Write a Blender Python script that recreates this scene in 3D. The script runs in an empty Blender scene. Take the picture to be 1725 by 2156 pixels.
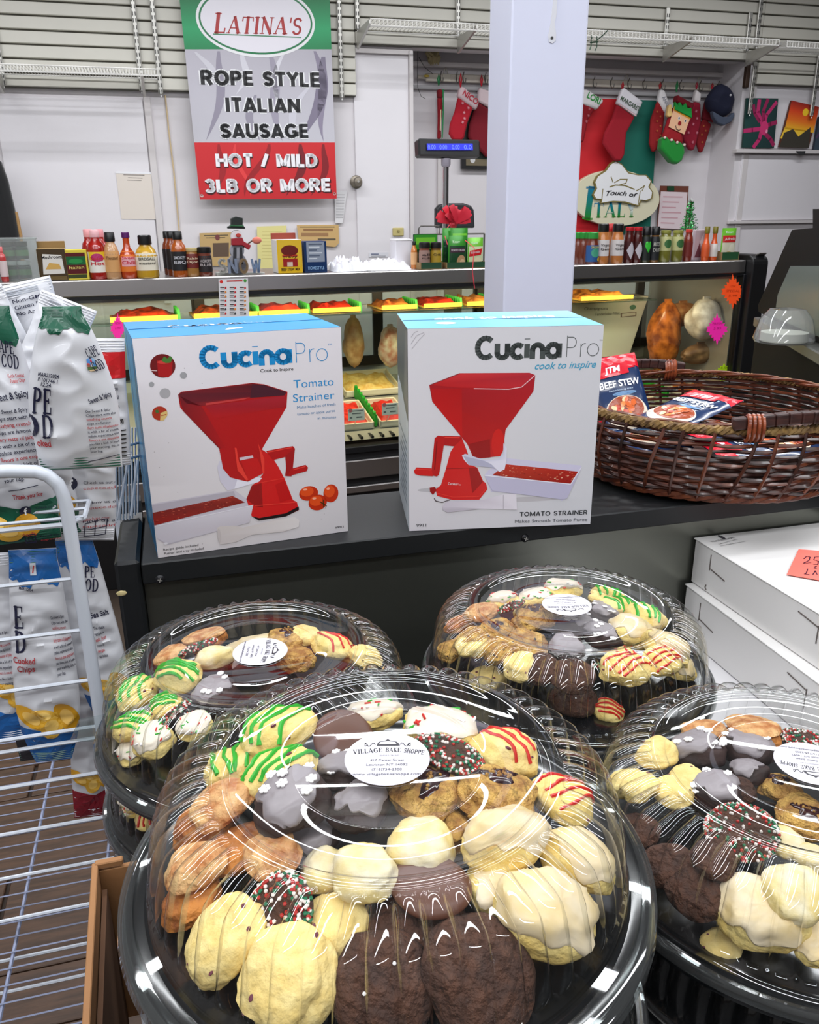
import bpy, math, random
import numpy as np
from mathutils import Vector, Matrix, noise
from mathutils.geometry import tessellate_polygon

# ---------------------------------------------------------------- camera, world, light, exposure
PI = math.pi
SC = bpy.context.scene
COL = SC.collection
EYE = Vector((0.0, 0.0, 1.5))
FPX, PITCH, ROLL = 1750.0, math.radians(19.6), math.radians(-0.5)
CX, CY = 862.5, 1078.0
_cam = bpy.data.cameras.new('camera')
cam = bpy.data.objects.new('camera', _cam)
COL.objects.link(cam)
_cam.sensor_fit = 'HORIZONTAL'; _cam.sensor_width = 36.0
_cam.lens = 36.0 * FPX / 1725.0
_cam.clip_start = 0.02; _cam.clip_end = 60
CAM_R = Matrix.Rotation(PI / 2 - PITCH, 4, 'X') @ Matrix.Rotation(ROLL, 4, 'Z')
cam.matrix_world = Matrix.Translation(EYE) @ CAM_R
_cam.dof.use_dof = True; _cam.dof.focus_distance = 0.85; _cam.dof.aperture_fstop = 60.0
SC.camera = cam
SC.view_settings.view_transform = 'Standard'
SC.view_settings.look = 'None'
SC.view_settings.gamma = 1.0
SC.view_settings.use_curve_mapping = False
SC.view_settings.exposure = -0.36
SC.cycles.max_bounces = 12
SC.cycles.transparent_max_bounces = 40
SC.cycles.glossy_bounces = 4
SC.cycles.diffuse_bounces = 3
SC.cycles.transmission_bounces = 8
SC.cycles.caustics_reflective = False
SC.cycles.caustics_refractive = False
SC.cycles.sample_clamp_indirect = 6.0
_w = bpy.data.worlds.new('world'); SC.world = _w; _w.use_nodes = True
_w.node_tree.nodes['Background'].inputs[0].default_value = (0.9, 0.92, 1.0, 1)
_w.node_tree.nodes['Background'].inputs[1].default_value = 0.25

CEIL = 2.95
YAW = math.radians(15.3)       # the shop's fittings run at this angle to the view
LAMPS = [  # centre x, y, size along the fitting, size across, watts
    (.1, y, 5.4, 0.13, w) for (y, w) in ((-1.9, 100), (-.3, 78), (1.0, 74), (2.0, 84), (3.9, 88))]

# ---------------------------------------------------------------- pixel -> place helpers
def ray(px, py):
    v = CAM_R.to_3x3() @ Vector(((px - CX) / FPX, (CY - py) / FPX, -1.0))
    return v.normalized()
def at_z(px, py, z):
    d = ray(px, py); return EYE + d * ((z - EYE.z) / d.z)
def at_plane(px, py, p0, n):
    d = ray(px, py); return EYE + d * ((Vector(p0) - EYE).dot(n) / d.dot(n))
class Frame:
    """A vertical plane: x along it, y away from the viewer, z up."""
    def __init__(s, o, yaw):
        s.o = Vector((o[0], o[1], 0)); s.yaw = yaw
        s.x = Vector((math.cos(yaw), math.sin(yaw), 0)); s.y = Vector((-math.sin(yaw), math.cos(yaw), 0))
    def loc(s, px, py, d=0.0):
        p = at_plane(px, py, s.o + s.y * d, s.y) - s.o
        return (p.dot(s.x), p.z)
    def at(s, u, d, z):
        return s.o + s.x * u + s.y * d + Vector((0, 0, z))
    def inv(s, p):
        q = Vector(p) - s.o
        return (q.dot(s.x), q.dot(s.y), p[2])

# ---------------------------------------------------------------- materials
MATS = {}
def mat(name, col=(.8, .8, .8), rough=.5, metal=0.0, spec=None, bump=0.0, bscale=200.0, var=0.0, vscale=30.0,
        emit=0.0, attr=False, coat=0.0, sheen=0.0, trans=0.0, alpha=1.0, sss=0.0, bd=.002, stretch=None, col2=None):
    if name in MATS: return MATS[name]
    m = bpy.data.materials.new(name); m.use_nodes = True
    nt = m.node_tree; b = nt.nodes['Principled BSDF']
    b.inputs['Base Color'].default_value = (*col, 1)
    b.inputs['Roughness'].default_value = rough
    b.inputs['Metallic'].default_value = metal
    if spec is not None: b.inputs['Specular IOR Level'].default_value = spec
    if coat: b.inputs['Coat Weight'].default_value = coat; b.inputs['Coat Roughness'].default_value = .08
    if sheen: b.inputs['Sheen Weight'].default_value = sheen
    if trans: b.inputs['Transmission Weight'].default_value = trans
    if alpha < 1: b.inputs['Alpha'].default_value = alpha
    if sss: b.inputs['Subsurface Weight'].default_value = sss; b.inputs['Subsurface Radius'].default_value = (.01, .006, .003)
    if emit: b.inputs['Emission Color'].default_value = (*col, 1); b.inputs['Emission Strength'].default_value = emit
    tc = None
    def coords(sc):
        nonlocal tc
        if tc is None: tc = nt.nodes.new('ShaderNodeTexCoord')
        o = tc.outputs['Object']
        if stretch:
            mp = nt.nodes.new('ShaderNodeMapping'); mp.inputs['Scale'].default_value = stretch
            nt.links.new(o, mp.inputs[0]); o = mp.outputs[0]
        n = nt.nodes.new('ShaderNodeTexNoise'); n.inputs['Scale'].default_value = sc; n.inputs['Detail'].default_value = 4
        nt.links.new(o, n.inputs['Vector']); return n
    base = None
    if attr:
        a = nt.nodes.new('ShaderNodeAttribute'); a.attribute_name = 'Col'; base = a.outputs['Color']
        nt.links.new(base, b.inputs['Base Color'])
    if var or col2:
        n = coords(vscale); r = nt.nodes.new('ShaderNodeValToRGB')
        c2 = col2 or tuple(max(0, c * (1 - var)) for c in col)
        r.color_ramp.elements[0].position = .36; r.color_ramp.elements[1].position = .62
        r.color_ramp.elements[0].color = (*c2, 1); r.color_ramp.elements[1].color = (*col, 1)
        nt.links.new(n.outputs['Fac'], r.inputs[0]); nt.links.new(r.outputs[0], b.inputs['Base Color'])
    if bump:
        n = coords(bscale); bp = nt.nodes.new('ShaderNodeBump'); bp.inputs['Strength'].default_value = bump
        bp.inputs['Distance'].default_value = bd
        nt.links.new(n.outputs['Fac'], bp.inputs['Height']); nt.links.new(bp.outputs[0], b.inputs['Normal'])
    MATS[name] = m
    return m
def clear_mat(name, tint=(1, 1, 1), rough=.03, refl=1.0, haze=0.0, bump=0.0, bscale=40, ior=1.5):
    """A thin clear sheet: it lets light through and mirrors by Fresnel."""
    if name in MATS: return MATS[name]
    m = bpy.data.materials.new(name); m.use_nodes = True; nt = m.node_tree
    nt.nodes.clear(); N = nt.nodes.new; L = nt.links.new
    out = N('ShaderNodeOutputMaterial'); tr = N('ShaderNodeBsdfTransparent'); tr.inputs[0].default_value = (*tint, 1)
    gl = N('ShaderNodeBsdfGlossy'); gl.inputs['Roughness'].default_value = rough
    fr = N('ShaderNodeFresnel'); ge = N('ShaderNodeNewGeometry'); io = N('ShaderNodeMix'); io.inputs[2].default_value = ior; io.inputs[3].default_value = 1 / ior
    L(ge.outputs['Backfacing'], io.inputs[0]); L(io.outputs[0], fr.inputs[0])      # the same mirror on either side of the sheet
    mul = N('ShaderNodeMath'); mul.operation = 'MULTIPLY'; mul.inputs[1].default_value = refl; mul.use_clamp = True
    mix = N('ShaderNodeMixShader'); L(fr.outputs[0], mul.inputs[0]); L(mul.outputs[0], mix.inputs[0])
    if bump:
        tc = N('ShaderNodeTexCoord'); nz = N('ShaderNodeTexNoise'); nz.inputs['Scale'].default_value = bscale
        bp = N('ShaderNodeBump'); bp.inputs['Strength'].default_value = bump; bp.inputs['Distance'].default_value = .003
        L(tc.outputs['Object'], nz.inputs['Vector']); L(nz.outputs['Fac'], bp.inputs['Height'])
        L(bp.outputs[0], gl.inputs['Normal']); L(bp.outputs[0], fr.inputs['Normal'])
    last = tr.outputs[0]
    if haze:
        df = N('ShaderNodeBsdfDiffuse'); df.inputs[0].default_value = (.9, .9, .9, 1); m2 = N('ShaderNodeMixShader')
        m2.inputs[0].default_value = haze; L(tr.outputs[0], m2.inputs[1]); L(df.outputs[0], m2.inputs[2]); last = m2.outputs[0]
    L(last, mix.inputs[1]); L(gl.outputs[0], mix.inputs[2]); L(mix.outputs[0], out.inputs[0])
    MATS[name] = m
    return m

# ---------------------------------------------------------------- mesh building
def chamfer_box(c, s, b=0.0):
    cx, cy, cz = c; hx, hy, hz = s[0] / 2, s[1] / 2, s[2] / 2
    if b <= 0:
        v = [(cx + i * hx, cy + j * hy, cz + k * hz) for i in (-1, 1) for j in (-1, 1) for k in (-1, 1)]
        return v, [(0, 1, 3, 2), (4, 6, 7, 5), (0, 4, 5, 1), (2, 3, 7, 6), (0, 2, 6, 4), (1, 5, 7, 3)]
    b = min(b, hx * .9, hy * .9, hz * .9); v = []; idx = {}
    for i in (-1, 1):
        for j in (-1, 1):
            for k in (-1, 1):
                for a in range(3):
                    d = [hx, hy, hz]; e = [hx - b, hy - b, hz - b]; e[a] = d[a]
                    idx[(i, j, k, a)] = len(v); v.append((cx + i * e[0], cy + j * e[1], cz + k * e[2]))
    f = []
    for a in range(3):
        o1, o2 = [x for x in range(3) if x != a]
        for sgn in (-1, 1):
            q = []
            for (p, r) in ((-1, -1), (1, -1), (1, 1), (-1, 1)):
                t = [0, 0, 0]; t[a] = sgn; t[o1] = p; t[o2] = r; q.append(idx[(*t, a)])
            flip = (sgn == 1) ^ (a == 1)
            f.append(tuple(q if flip else q[::-1]))
    for a in range(3):      # edges along axis a
        o1, o2 = [x for x in range(3) if x != a]
        for p in (-1, 1):
            for r in (-1, 1):
                t0 = [0, 0, 0]; t0[a] = -1; t0[o1] = p; t0[o2] = r; t1 = list(t0); t1[a] = 1
                f.append((idx[(*t0, o1)], idx[(*t1, o1)], idx[(*t1, o2)], idx[(*t0, o2)]))
    for i in (-1, 1):
        for j in (-1, 1):
            for k in (-1, 1): f.append(tuple(idx[(i, j, k, a)] for a in range(3)))
    return v, f

class MB:
    def __init__(s): s.v = []; s.f = []; s.m = []; s.c = []; s.cur = 0; s.col = (1, 1, 1)
    def add(s, v, f):
        n = len(s.v); s.v.extend(tuple(p) for p in v); s.c.extend([s.col] * len(v))
        for q in f: s.f.append(tuple(i + n for i in q)); s.m.append(s.cur)
        return s
    def box(s, c, sz, b=0.0, rz=0.0, rot=None):
        v, f = chamfer_box((0, 0, 0), sz, b)
        R = rot if rot is not None else Matrix.Rotation(rz, 3, 'Z')
        return s.add([R @ Vector(p) + Vector(c) for p in v], f)
    def bar(s, a, b, w, h, up=(0, 0, 1)):
        a, b = Vector(a), Vector(b); d = b - a; L = d.length; x = d.normalized(); u = Vector(up)
        y = u.cross(x).normalized(); z = x.cross(y)
        R = Matrix((x, y, z)).transposed(); v, f = chamfer_box((0, 0, 0), (L, w, h), 0)
        return s.add([R @ Vector(p) + (a + b) / 2 for p in v], f)
    def tube(s, pts, r, n=8, closed=False, cap=True, taper=None):
        P = [Vector(p) for p in pts]; m = len(P); V = []; prev = None
        for i, p in enumerate(P):
            if closed: t = P[(i + 1) % m] - P[i - 1]
            else: t = P[min(i + 1, m - 1)] - P[max(i - 1, 0)]
            if t.length < 1e-9: t = Vector((0, 0, 1))
            t.normalize()
            if prev is None:
                a = Vector((0, 0, 1)) if abs(t.z) < .9 else Vector((1, 0, 0)); u = t.cross(a).normalized()
            else:
                u = (prev - t * prev.dot(t)); u = u.normalized() if u.length > 1e-6 else t.orthogonal().normalized()
            prev = u; w = t.cross(u); rr = r[i] if hasattr(r, '__len__') else r
            for k in range(n):
                a = 2 * PI * k / n; V.append(p + (u * math.cos(a) + w * math.sin(a)) * rr)
        F = []
        for i in range(m if closed else m - 1):
            j = (i + 1) % m
            for k in range(n):
                l = (k + 1) % n; F.append((i * n + k, i * n + l, j * n + l, j * n + k))
        if cap and not closed:
            F.append(tuple(range(n))[::-1]); F.append(tuple((m - 1) * n + k for k in range(n)))
        return s.add(V, F)
    def lathe(s, prof, n=24, c=(0, 0, 0), axis='Z', caps=False, wob=None):
        V = []; F = []
        for i, (r, z) in enumerate(prof):
            for k in range(n):
                a = 2 * PI * k / n; rr = r + (wob(a, i) if wob else 0); p = (rr * math.cos(a), rr * math.sin(a), z)
                if axis == 'Y': p = (p[0], p[2], p[1])
                if axis == 'X': p = (p[2], p[0], p[1])
                V.append((p[0] + c[0], p[1] + c[1], p[2] + c[2]))
        for i in range(len(prof) - 1):
            for k in range(n):
                l = (k + 1) % n; F.append((i * n + k, i * n + l, (i + 1) * n + l, (i + 1) * n + k))
        if caps: F.append(tuple(range(n))[::-1]); F.append(tuple((len(prof) - 1) * n + k for k in range(n)))
        return s.add(V, F)
    def ball(s, c, r, n=8, sq=(1, 1, 1)):
        V = [(c[0], c[1], c[2] - r * sq[2])]; m = max(3, n // 2)
        for i in range(1, m):
            t = -PI / 2 + PI * i / m
            for k in range(n):
                a = 2 * PI * k / n
                V.append((c[0] + r * sq[0] * math.cos(t) * math.cos(a), c[1] + r * sq[1] * math.cos(t) * math.sin(a), c[2] + r * sq[2] * math.sin(t)))
        V.append((c[0], c[1], c[2] + r * sq[2])); F = []
        for k in range(n): F.append((0, 1 + (k + 1) % n, 1 + k))
        for i in range(m - 2):
            for k in range(n):
                a, b = 1 + i * n, 1 + (i + 1) * n; F.append((a + k, a + (k + 1) % n, b + (k + 1) % n, b + k))
        t = len(V) - 1; a = 1 + (m - 2) * n
        for k in range(n): F.append((a + k, a + (k + 1) % n, t))
        return s.add(V, F)
    def prism(s, pts, y0, y1, plane='XZ'):
        """pts 2D (x,z); extruded along y from y0 (front) to y1."""
        n = len(pts); area = sum(pts[i][0] * pts[(i + 1) % n][1] - pts[(i + 1) % n][0] * pts[i][1] for i in range(n))
        if area < 0: pts = pts[::-1]
        def P(p, y):
            return (p[0], y, p[1]) if plane == 'XZ' else ((p[0], p[1], y) if plane == 'XY' else (y, p[0], p[1]))
        if plane == 'XY' and y0 < y1: y0, y1 = y1, y0
        if plane == 'YZ' and y0 < y1: y0, y1 = y1, y0
        V = [P(p, y0) for p in pts] + [P(p, y1) for p in pts]
        F = [tuple(range(n)), tuple(range(2 * n - 1, n - 1, -1))]
        for i in range(n): j = (i + 1) % n; F.append((i, i + n, j + n, j))
        return s.add(V, F)
    def grid(s, fn, nu, nv, closed_u=False):
        V = [fn(i / nu, j / nv) for j in range(nv + 1) for i in range(nu + (0 if closed_u else 1))]
        w = nu if closed_u else nu + 1; F = []
        for j in range(nv):
            for i in range(nu): k = (i + 1) % w if closed_u else i + 1; F.append((j * w + i, j * w + k, (j + 1) * w + k, (j + 1) * w + i))
        return s.add(V, F)
    def mesh(s, name, mats, smooth=False, ang=None):
        me = bpy.data.meshes.new(name); me.from_pydata(s.v, [], s.f)
        for m in (mats if isinstance(mats, (list, tuple)) else [mats]): me.materials.append(m)
        if any(s.m): me.polygons.foreach_set('material_index', s.m)
        if any(c != (1, 1, 1) for c in s.c):
            a = me.color_attributes.new('Col', 'FLOAT_COLOR', 'POINT')
            a.data.foreach_set('color', [x for c in s.c for x in (*c, 1.0)])
        if smooth:
            me.polygons.foreach_set('use_smooth', [True] * len(me.polygons))
            if ang: me.set_sharp_from_angle(angle=math.radians(ang))
        me.validate(); me.update()
        return me

def tag(o, label=None, cat=None, group=None, kind=None):
    if label: o['label'] = label
    if cat: o['category'] = cat
    if group: o['group'] = group
    if kind: o['kind'] = kind
    return o
def thing(name, label, cat, loc=(0, 0, 0), rz=0.0, group=None, rot=None):
    o = bpy.data.objects.new(name, None); o.empty_display_size = .02; COL.objects.link(o)
    o.location = loc
    if rot is not None: o.rotation_euler = rot
    else: o.rotation_euler = (0, 0, rz)
    return tag(o, label, cat, group)
def part(name, mb, mats, parent=None, smooth=False, ang=40, label=None, loc=None, rot=None, kind=None, bev=None):
    me = mb.mesh(name, mats, smooth, ang) if isinstance(mb, MB) else mb
    o = bpy.data.objects.new(name, me); COL.objects.link(o)
    if parent is not None: o.parent = parent
    if loc is not None: o.location = loc
    if rot is not None: o.rotation_euler = rot
    if label: o['label'] = label
    if kind: o['kind'] = kind
    if bev:
        b = o.modifiers.new('bevel', 'BEVEL'); b.width = bev; b.segments = 2; b.limit_method = 'ANGLE'; b.angle_limit = math.radians(50)
    return o
def struct(name, mb, mats, loc=(0, 0, 0), rz=0.0, label=None, **k):
    o = part(name, mb, mats, **k); o.location = loc; o.rotation_euler = (0, 0, rz); o['kind'] = 'structure'
    if label: o['label'] = label
    return o
def copy_tree(o, parent=None):
    kids = [k for k in o.children]
    c = o.copy(); COL.objects.link(c); c.parent = parent
    for ch in kids: copy_tree(ch, c)
    return c

# ---------------------------------------------------------------- flat print and lettering
_TXT = {}
def text_tris(t, bold=0.0, shear=0.0, space=1.0):
    k = (t, bold, shear, space)
    if k not in _TXT:
        cu = bpy.data.curves.new('t', 'FONT'); cu.body = t; cu.offset = bold; cu.shear = shear; cu.resolution_u = 3
        cu.space_character = space
        ob = bpy.data.objects.new('t', cu); me = bpy.data.meshes.new_from_object(ob); me.calc_loop_triangles()
        V = [(v.co.x, v.co.y) for v in me.vertices]; F = [tuple(x.vertices) for x in me.loop_triangles]
        bpy.data.objects.remove(ob); bpy.data.curves.remove(cu); bpy.data.meshes.remove(me)
        x0 = min(p[0] for p in V); x1 = max(p[0] for p in V)
        _TXT[k] = (V, F, x0, x1)
    return _TXT[k]
CAPH = 0.69
# serif capitals drawn with strokes: (x0,y0,x1,y1,width) on a 0..1 tall cell, plus arcs
def _arc(cx, cy, rx, ry, a0, a1, w0, w1, n=10):
    out = []
    for i in range(n):
        a = math.radians(a0 + (a1 - a0) * i / n); b = math.radians(a0 + (a1 - a0) * (i + 1) / n)
        m = abs(math.cos((a + b) / 2)); w = w1 + (w0 - w1) * m
        out.append((cx + rx * math.cos(a), cy + ry * math.sin(a), cx + rx * math.cos(b), cy + ry * math.sin(b), w))
    return out
TH, TN, SF = .19, .07, .06
def _ser(x, y, w=.32): return [(x - w / 2, y, x + w / 2, y, SF)]
SERIF = {
    'I': (.36, [(.18, 0, .18, 1, TH)] + _ser(.18, .03) + _ser(.18, .97)),
    'L': (.66, [(.18, 0, .18, 1, TH), (.05, .04, .6, .04, TN), (.58, .0, .6, .26, TN)] + _ser(.18, .97)),
    'T': (.74, [(.37, 0, .37, 1, TH), (.03, .96, .71, .96, TN), (.05, .98, .03, .74, TN), (.69, .98, .71, .74, TN)] + _ser(.37, .03)),
    'A': (.86, [(.1, 0, .42, 1, TN), (.42, 1, .74, 0, TH), (.2, .32, .62, .32, TN)] + _ser(.1, .03, .24) + _ser(.74, .03, .32)),
    'N': (.86, [(.16, 0, .16, 1, TN), (.14, 1, .7, 0, TH), (.7, 0, .7, 1, TN)] + _ser(.14, .03, .28) + _ser(.7, .97, .28) + _ser(.1, .97, .2)),
    'S': (.62, _arc(.31, .73, .22, .22, 20, 270, TH * .8, TN + .04) + _arc(.31, .26, .24, .24, 90, -160, TH * .8, TN + .04)),
    "'": (.22, [(.11, .7, .13, 1, .1)]),
    'C': (.78, _arc(.42, .5, .31, .46, 45, 315, TH, TN) + [(.66, .7, .66, .95, TN), (.66, .05, .66, .28, TN)]),
    'P': (.74, [(.18, 0, .18, 1, TH)] + _arc(.36, .73, .26, .23, 90, -90, TH, TN) + [(.18, .96, .38, .96, TN), (.18, .5, .38, .5, TN)] + _ser(.18, .03) + _ser(.12, .97, .2)),
    'E': (.7, [(.18, 0, .18, 1, TH), (.05, .96, .6, .96, TN), (.05, .04, .62, .04, TN), (.2, .52, .48, .52, TN), (.6, .98, .6, .74, TN), (.62, .02, .64, .28, TN), (.48, .42, .48, .62, TN)]),
    'O': (.86, _arc(.43, .5, .31, .46, 0, 360, TH, TN, 16)),
    'D': (.84, [(.18, 0, .18, 1, TH), (.05, .96, .4, .96, TN), (.05, .04, .4, .04, TN)] + _arc(.38, .5, .34, .46, 90, -90, TH, TN)),
    'Y': (.8, [(.1, 1, .4, .48, TH), (.7, 1, .4, .48, TN), (.4, 0, .4, .5, TH)] + _ser(.4, .03) + _ser(.12, .97, .24) + _ser(.7, .97, .24)),
    'V': (.82, [(.1, 1, .4, 0, TH), (.72, 1, .4, 0, TN)] + _ser(.1, .97, .26) + _ser(.72, .97, .24)),
    'G': (.84, _arc(.42, .5, .31, .46, 50, 300, TH, TN) + [(.66, .05, .66, .42, TH), (.5, .42, .76, .42, TN)]),
    'B': (.74, [(.18, 0, .18, 1, TH)] + _arc(.36, .75, .22, .21, 90, -90, TH, TN) + _arc(.36, .27, .28, .24, 90, -90, TH, TN) + [(.05, .96, .4, .96, TN), (.05, .04, .4, .04, TN), (.2, .52, .4, .52, TN)]),
    'K': (.82, [(.18, 0, .18, 1, TH), (.66, 1, .22, .42, TN), (.34, .55, .7, 0, TH)] + _ser(.18, .03) + _ser(.18, .97) + _ser(.66, .97, .22) + _ser(.72, .03, .2)),
    'H': (.86, [(.18, 0, .18, 1, TH), (.68, 0, .68, 1, TH), (.18, .5, .68, .5, TN)] + _ser(.18, .03) + _ser(.68, .03) + _ser(.18, .97) + _ser(.68, .97)),
    ' ': (.35, []),
}
def serif_quads(t, shear=0.0, gap=.06, small=1.0):
    Q = []; x = 0
    for i, ch in enumerate(t):
        w, st = SERIF.get(ch, SERIF[' ']); k = 1.0 if i == 0 else small
        for (x0, y0, x1, y1, ww) in st:
            dx, dy = x1 - x0, y1 - y0; L = math.hypot(dx, dy) or 1
            ex, ey = dx / L * ww * .12, dy / L * ww * .12; nx, ny = -dy / L * ww / 2, dx / L * ww / 2
            q = [(x0 - ex + nx, y0 - ey + ny), (x0 - ex - nx, y0 - ey - ny), (x1 + ex - nx, y1 + ey - ny), (x1 + ex + nx, y1 + ey + ny)]
            Q.append([(x + a * k + shear * b * k, b * k) for a, b in q])
        x += (w + gap) * k
    return Q, x - gap
# plain sans letters as centre lines (advance, polylines); drawn with any stroke width
def _ap(cx, cy, rx, ry, a0, a1, n=12): return [(cx + rx * math.cos(math.radians(a0 + (a1 - a0) * i / n)), cy + ry * math.sin(math.radians(a0 + (a1 - a0) * i / n))) for i in range(n + 1)]
SANS = {
    'R': (.72, [[(.1, 0), (.1, 1)], [(.1, .93), (.38, .93)] + _ap(.38, .7, .2, .23, 90, -90, 8) + [(.1, .47)], [(.36, .47), (.6, 0)]]),
    'O': (.86, [_ap(.43, .5, .33, .43, 0, 360, 20)]), 'P': (.68, [[(.1, 0), (.1, 1)], [(.1, .92), (.36, .92)] + _ap(.36, .68, .2, .24, 90, -90, 8) + [(.1, .44)]]),
    'E': (.62, [[(.1, 0), (.1, 1)], [(.1, .92), (.56, .92)], [(.1, .5), (.52, .5)], [(.1, .08), (.57, .08)]]),
    'S': (.66, [_ap(.33, .71, .21, .21, 25, 270, 10) + _ap(.33, .29, .23, .21, 90, -155, 10)]),
    'T': (.64, [[(.32, 0), (.32, 1)], [(.02, .92), (.62, .92)]]), 'Y': (.7, [[(.06, 1), (.35, .5)], [(.64, 1), (.35, .5)], [(.35, 0), (.35, .5)]]),
    'L': (.56, [[(.1, 0), (.1, 1)], [(.1, .08), (.53, .08)]]), 'I': (.26, [[(.13, 0), (.13, 1)]]),
    'A': (.76, [[(.08, 0), (.38, 1)], [(.68, 0), (.38, 1)], [(.2, .24), (.56, .24)]]), 'N': (.74, [[(.1, 0), (.1, 1)], [(.1, .95), (.64, .05)], [(.64, 0), (.64, 1)]]),
    'U': (.74, [[(.1, 1), (.1, .34)] + _ap(.37, .34, .27, .27, 180, 360, 10) + [(.64, 1)]]), 'G': (.84, [_ap(.43, .5, .33, .43, 45, 330, 14), [(.76, .1), (.76, .45), (.48, .45)]]),
    'H': (.74, [[(.1, 0), (.1, 1)], [(.64, 0), (.64, 1)], [(.1, .5), (.64, .5)]]), 'M': (.9, [[(.1, 0), (.1, 1)], [(.12, .93), (.45, .1)], [(.78, .93), (.45, .1)], [(.8, 0), (.8, 1)]]),
    'D': (.76, [[(.1, 0), (.1, 1)], [(.1, .92), (.34, .92)] + _ap(.34, .5, .33, .42, 90, -90, 12) + [(.1, .08)]]), '/': (.5, [[(.08, 0), (.42, 1)]]),
    'B': (.72, [[(.1, 0), (.1, 1)], [(.1, .92), (.36, .92)] + _ap(.36, .73, .2, .19, 90, -90, 8) + [(.1, .54)], [(.36, .54)] + _ap(.37, .3, .23, .23, 90, -90, 8) + [(.1, .07)]]),
    '3': (.64, [_ap(.3, .72, .2, .21, 150, -80, 10), _ap(.3, .28, .23, .22, 80, -150, 10)]), ' ': (.36, []), 'F': (.6, [[(.1, 0), (.1, 1)], [(.1, .92), (.56, .92)], [(.1, .5), (.5, .5)]]),
    'W': (.96, [[(.06, 1), (.26, .05)], [(.26, .05), (.48, .9)], [(.48, .9), (.7, .05)], [(.7, .05), (.9, 1)]]), 'C': (.8, [_ap(.42, .5, .33, .42, 50, 310, 14)]),
    'u': (.66, [[(.12, .64), (.12, .26)] + _ap(.33, .28, .21, .22, 180, 360, 10) + [(.54, .64)], [(.54, .3), (.54, .64)]]),
    'c': (.6, [_ap(.34, .33, .24, .27, 50, 310, 12)]), 'i': (.28, [[(.14, .04), (.14, .64)], [(.14, .84), (.14, .87)]]),
    'n': (.66, [[(.12, .02), (.12, .36)] + _ap(.33, .36, .21, .23, 180, 0, 10) + [(.54, .02)]]), 'a': (.72, [_ap(.34, .33, .24, .27, 0, 360, 16), [(.59, .02), (.59, .64)]]),
    'r': (.36, [[(.1, 0), (.1, .62)], _ap(.3, .4, .2, .22, 180, 80, 6)]), 'o': (.7, [_ap(.35, .32, .29, .29, 0, 360, 18)]),
}
def sans_quads(t, w, gap=.06, shear=0.0):
    Q = []; x = 0
    for ch in t:
        a, st = SANS.get(ch, SANS[' '])
        for pl in st:
            for i in range(len(pl) - 1):
                (x0, y0), (x1, y1) = pl[i], pl[i + 1]; dx, dy = x1 - x0, y1 - y0; L = math.hypot(dx, dy) or 1
                k = .16 if len(pl) > 3 else 0
                ex, ey = dx / L * w * k, dy / L * w * k; nx, ny = -dy / L * w / 2, dx / L * w / 2
                q = [(x0 - ex + nx, y0 - ey + ny), (x0 - ex - nx, y0 - ey - ny), (x1 + ex - nx, y1 + ey - ny), (x1 + ex + nx, y1 + ey + ny)]
                Q.append([(x + p + shear * r, r) for p, r in q])
        x += a + gap
    return Q, x - gap
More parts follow.
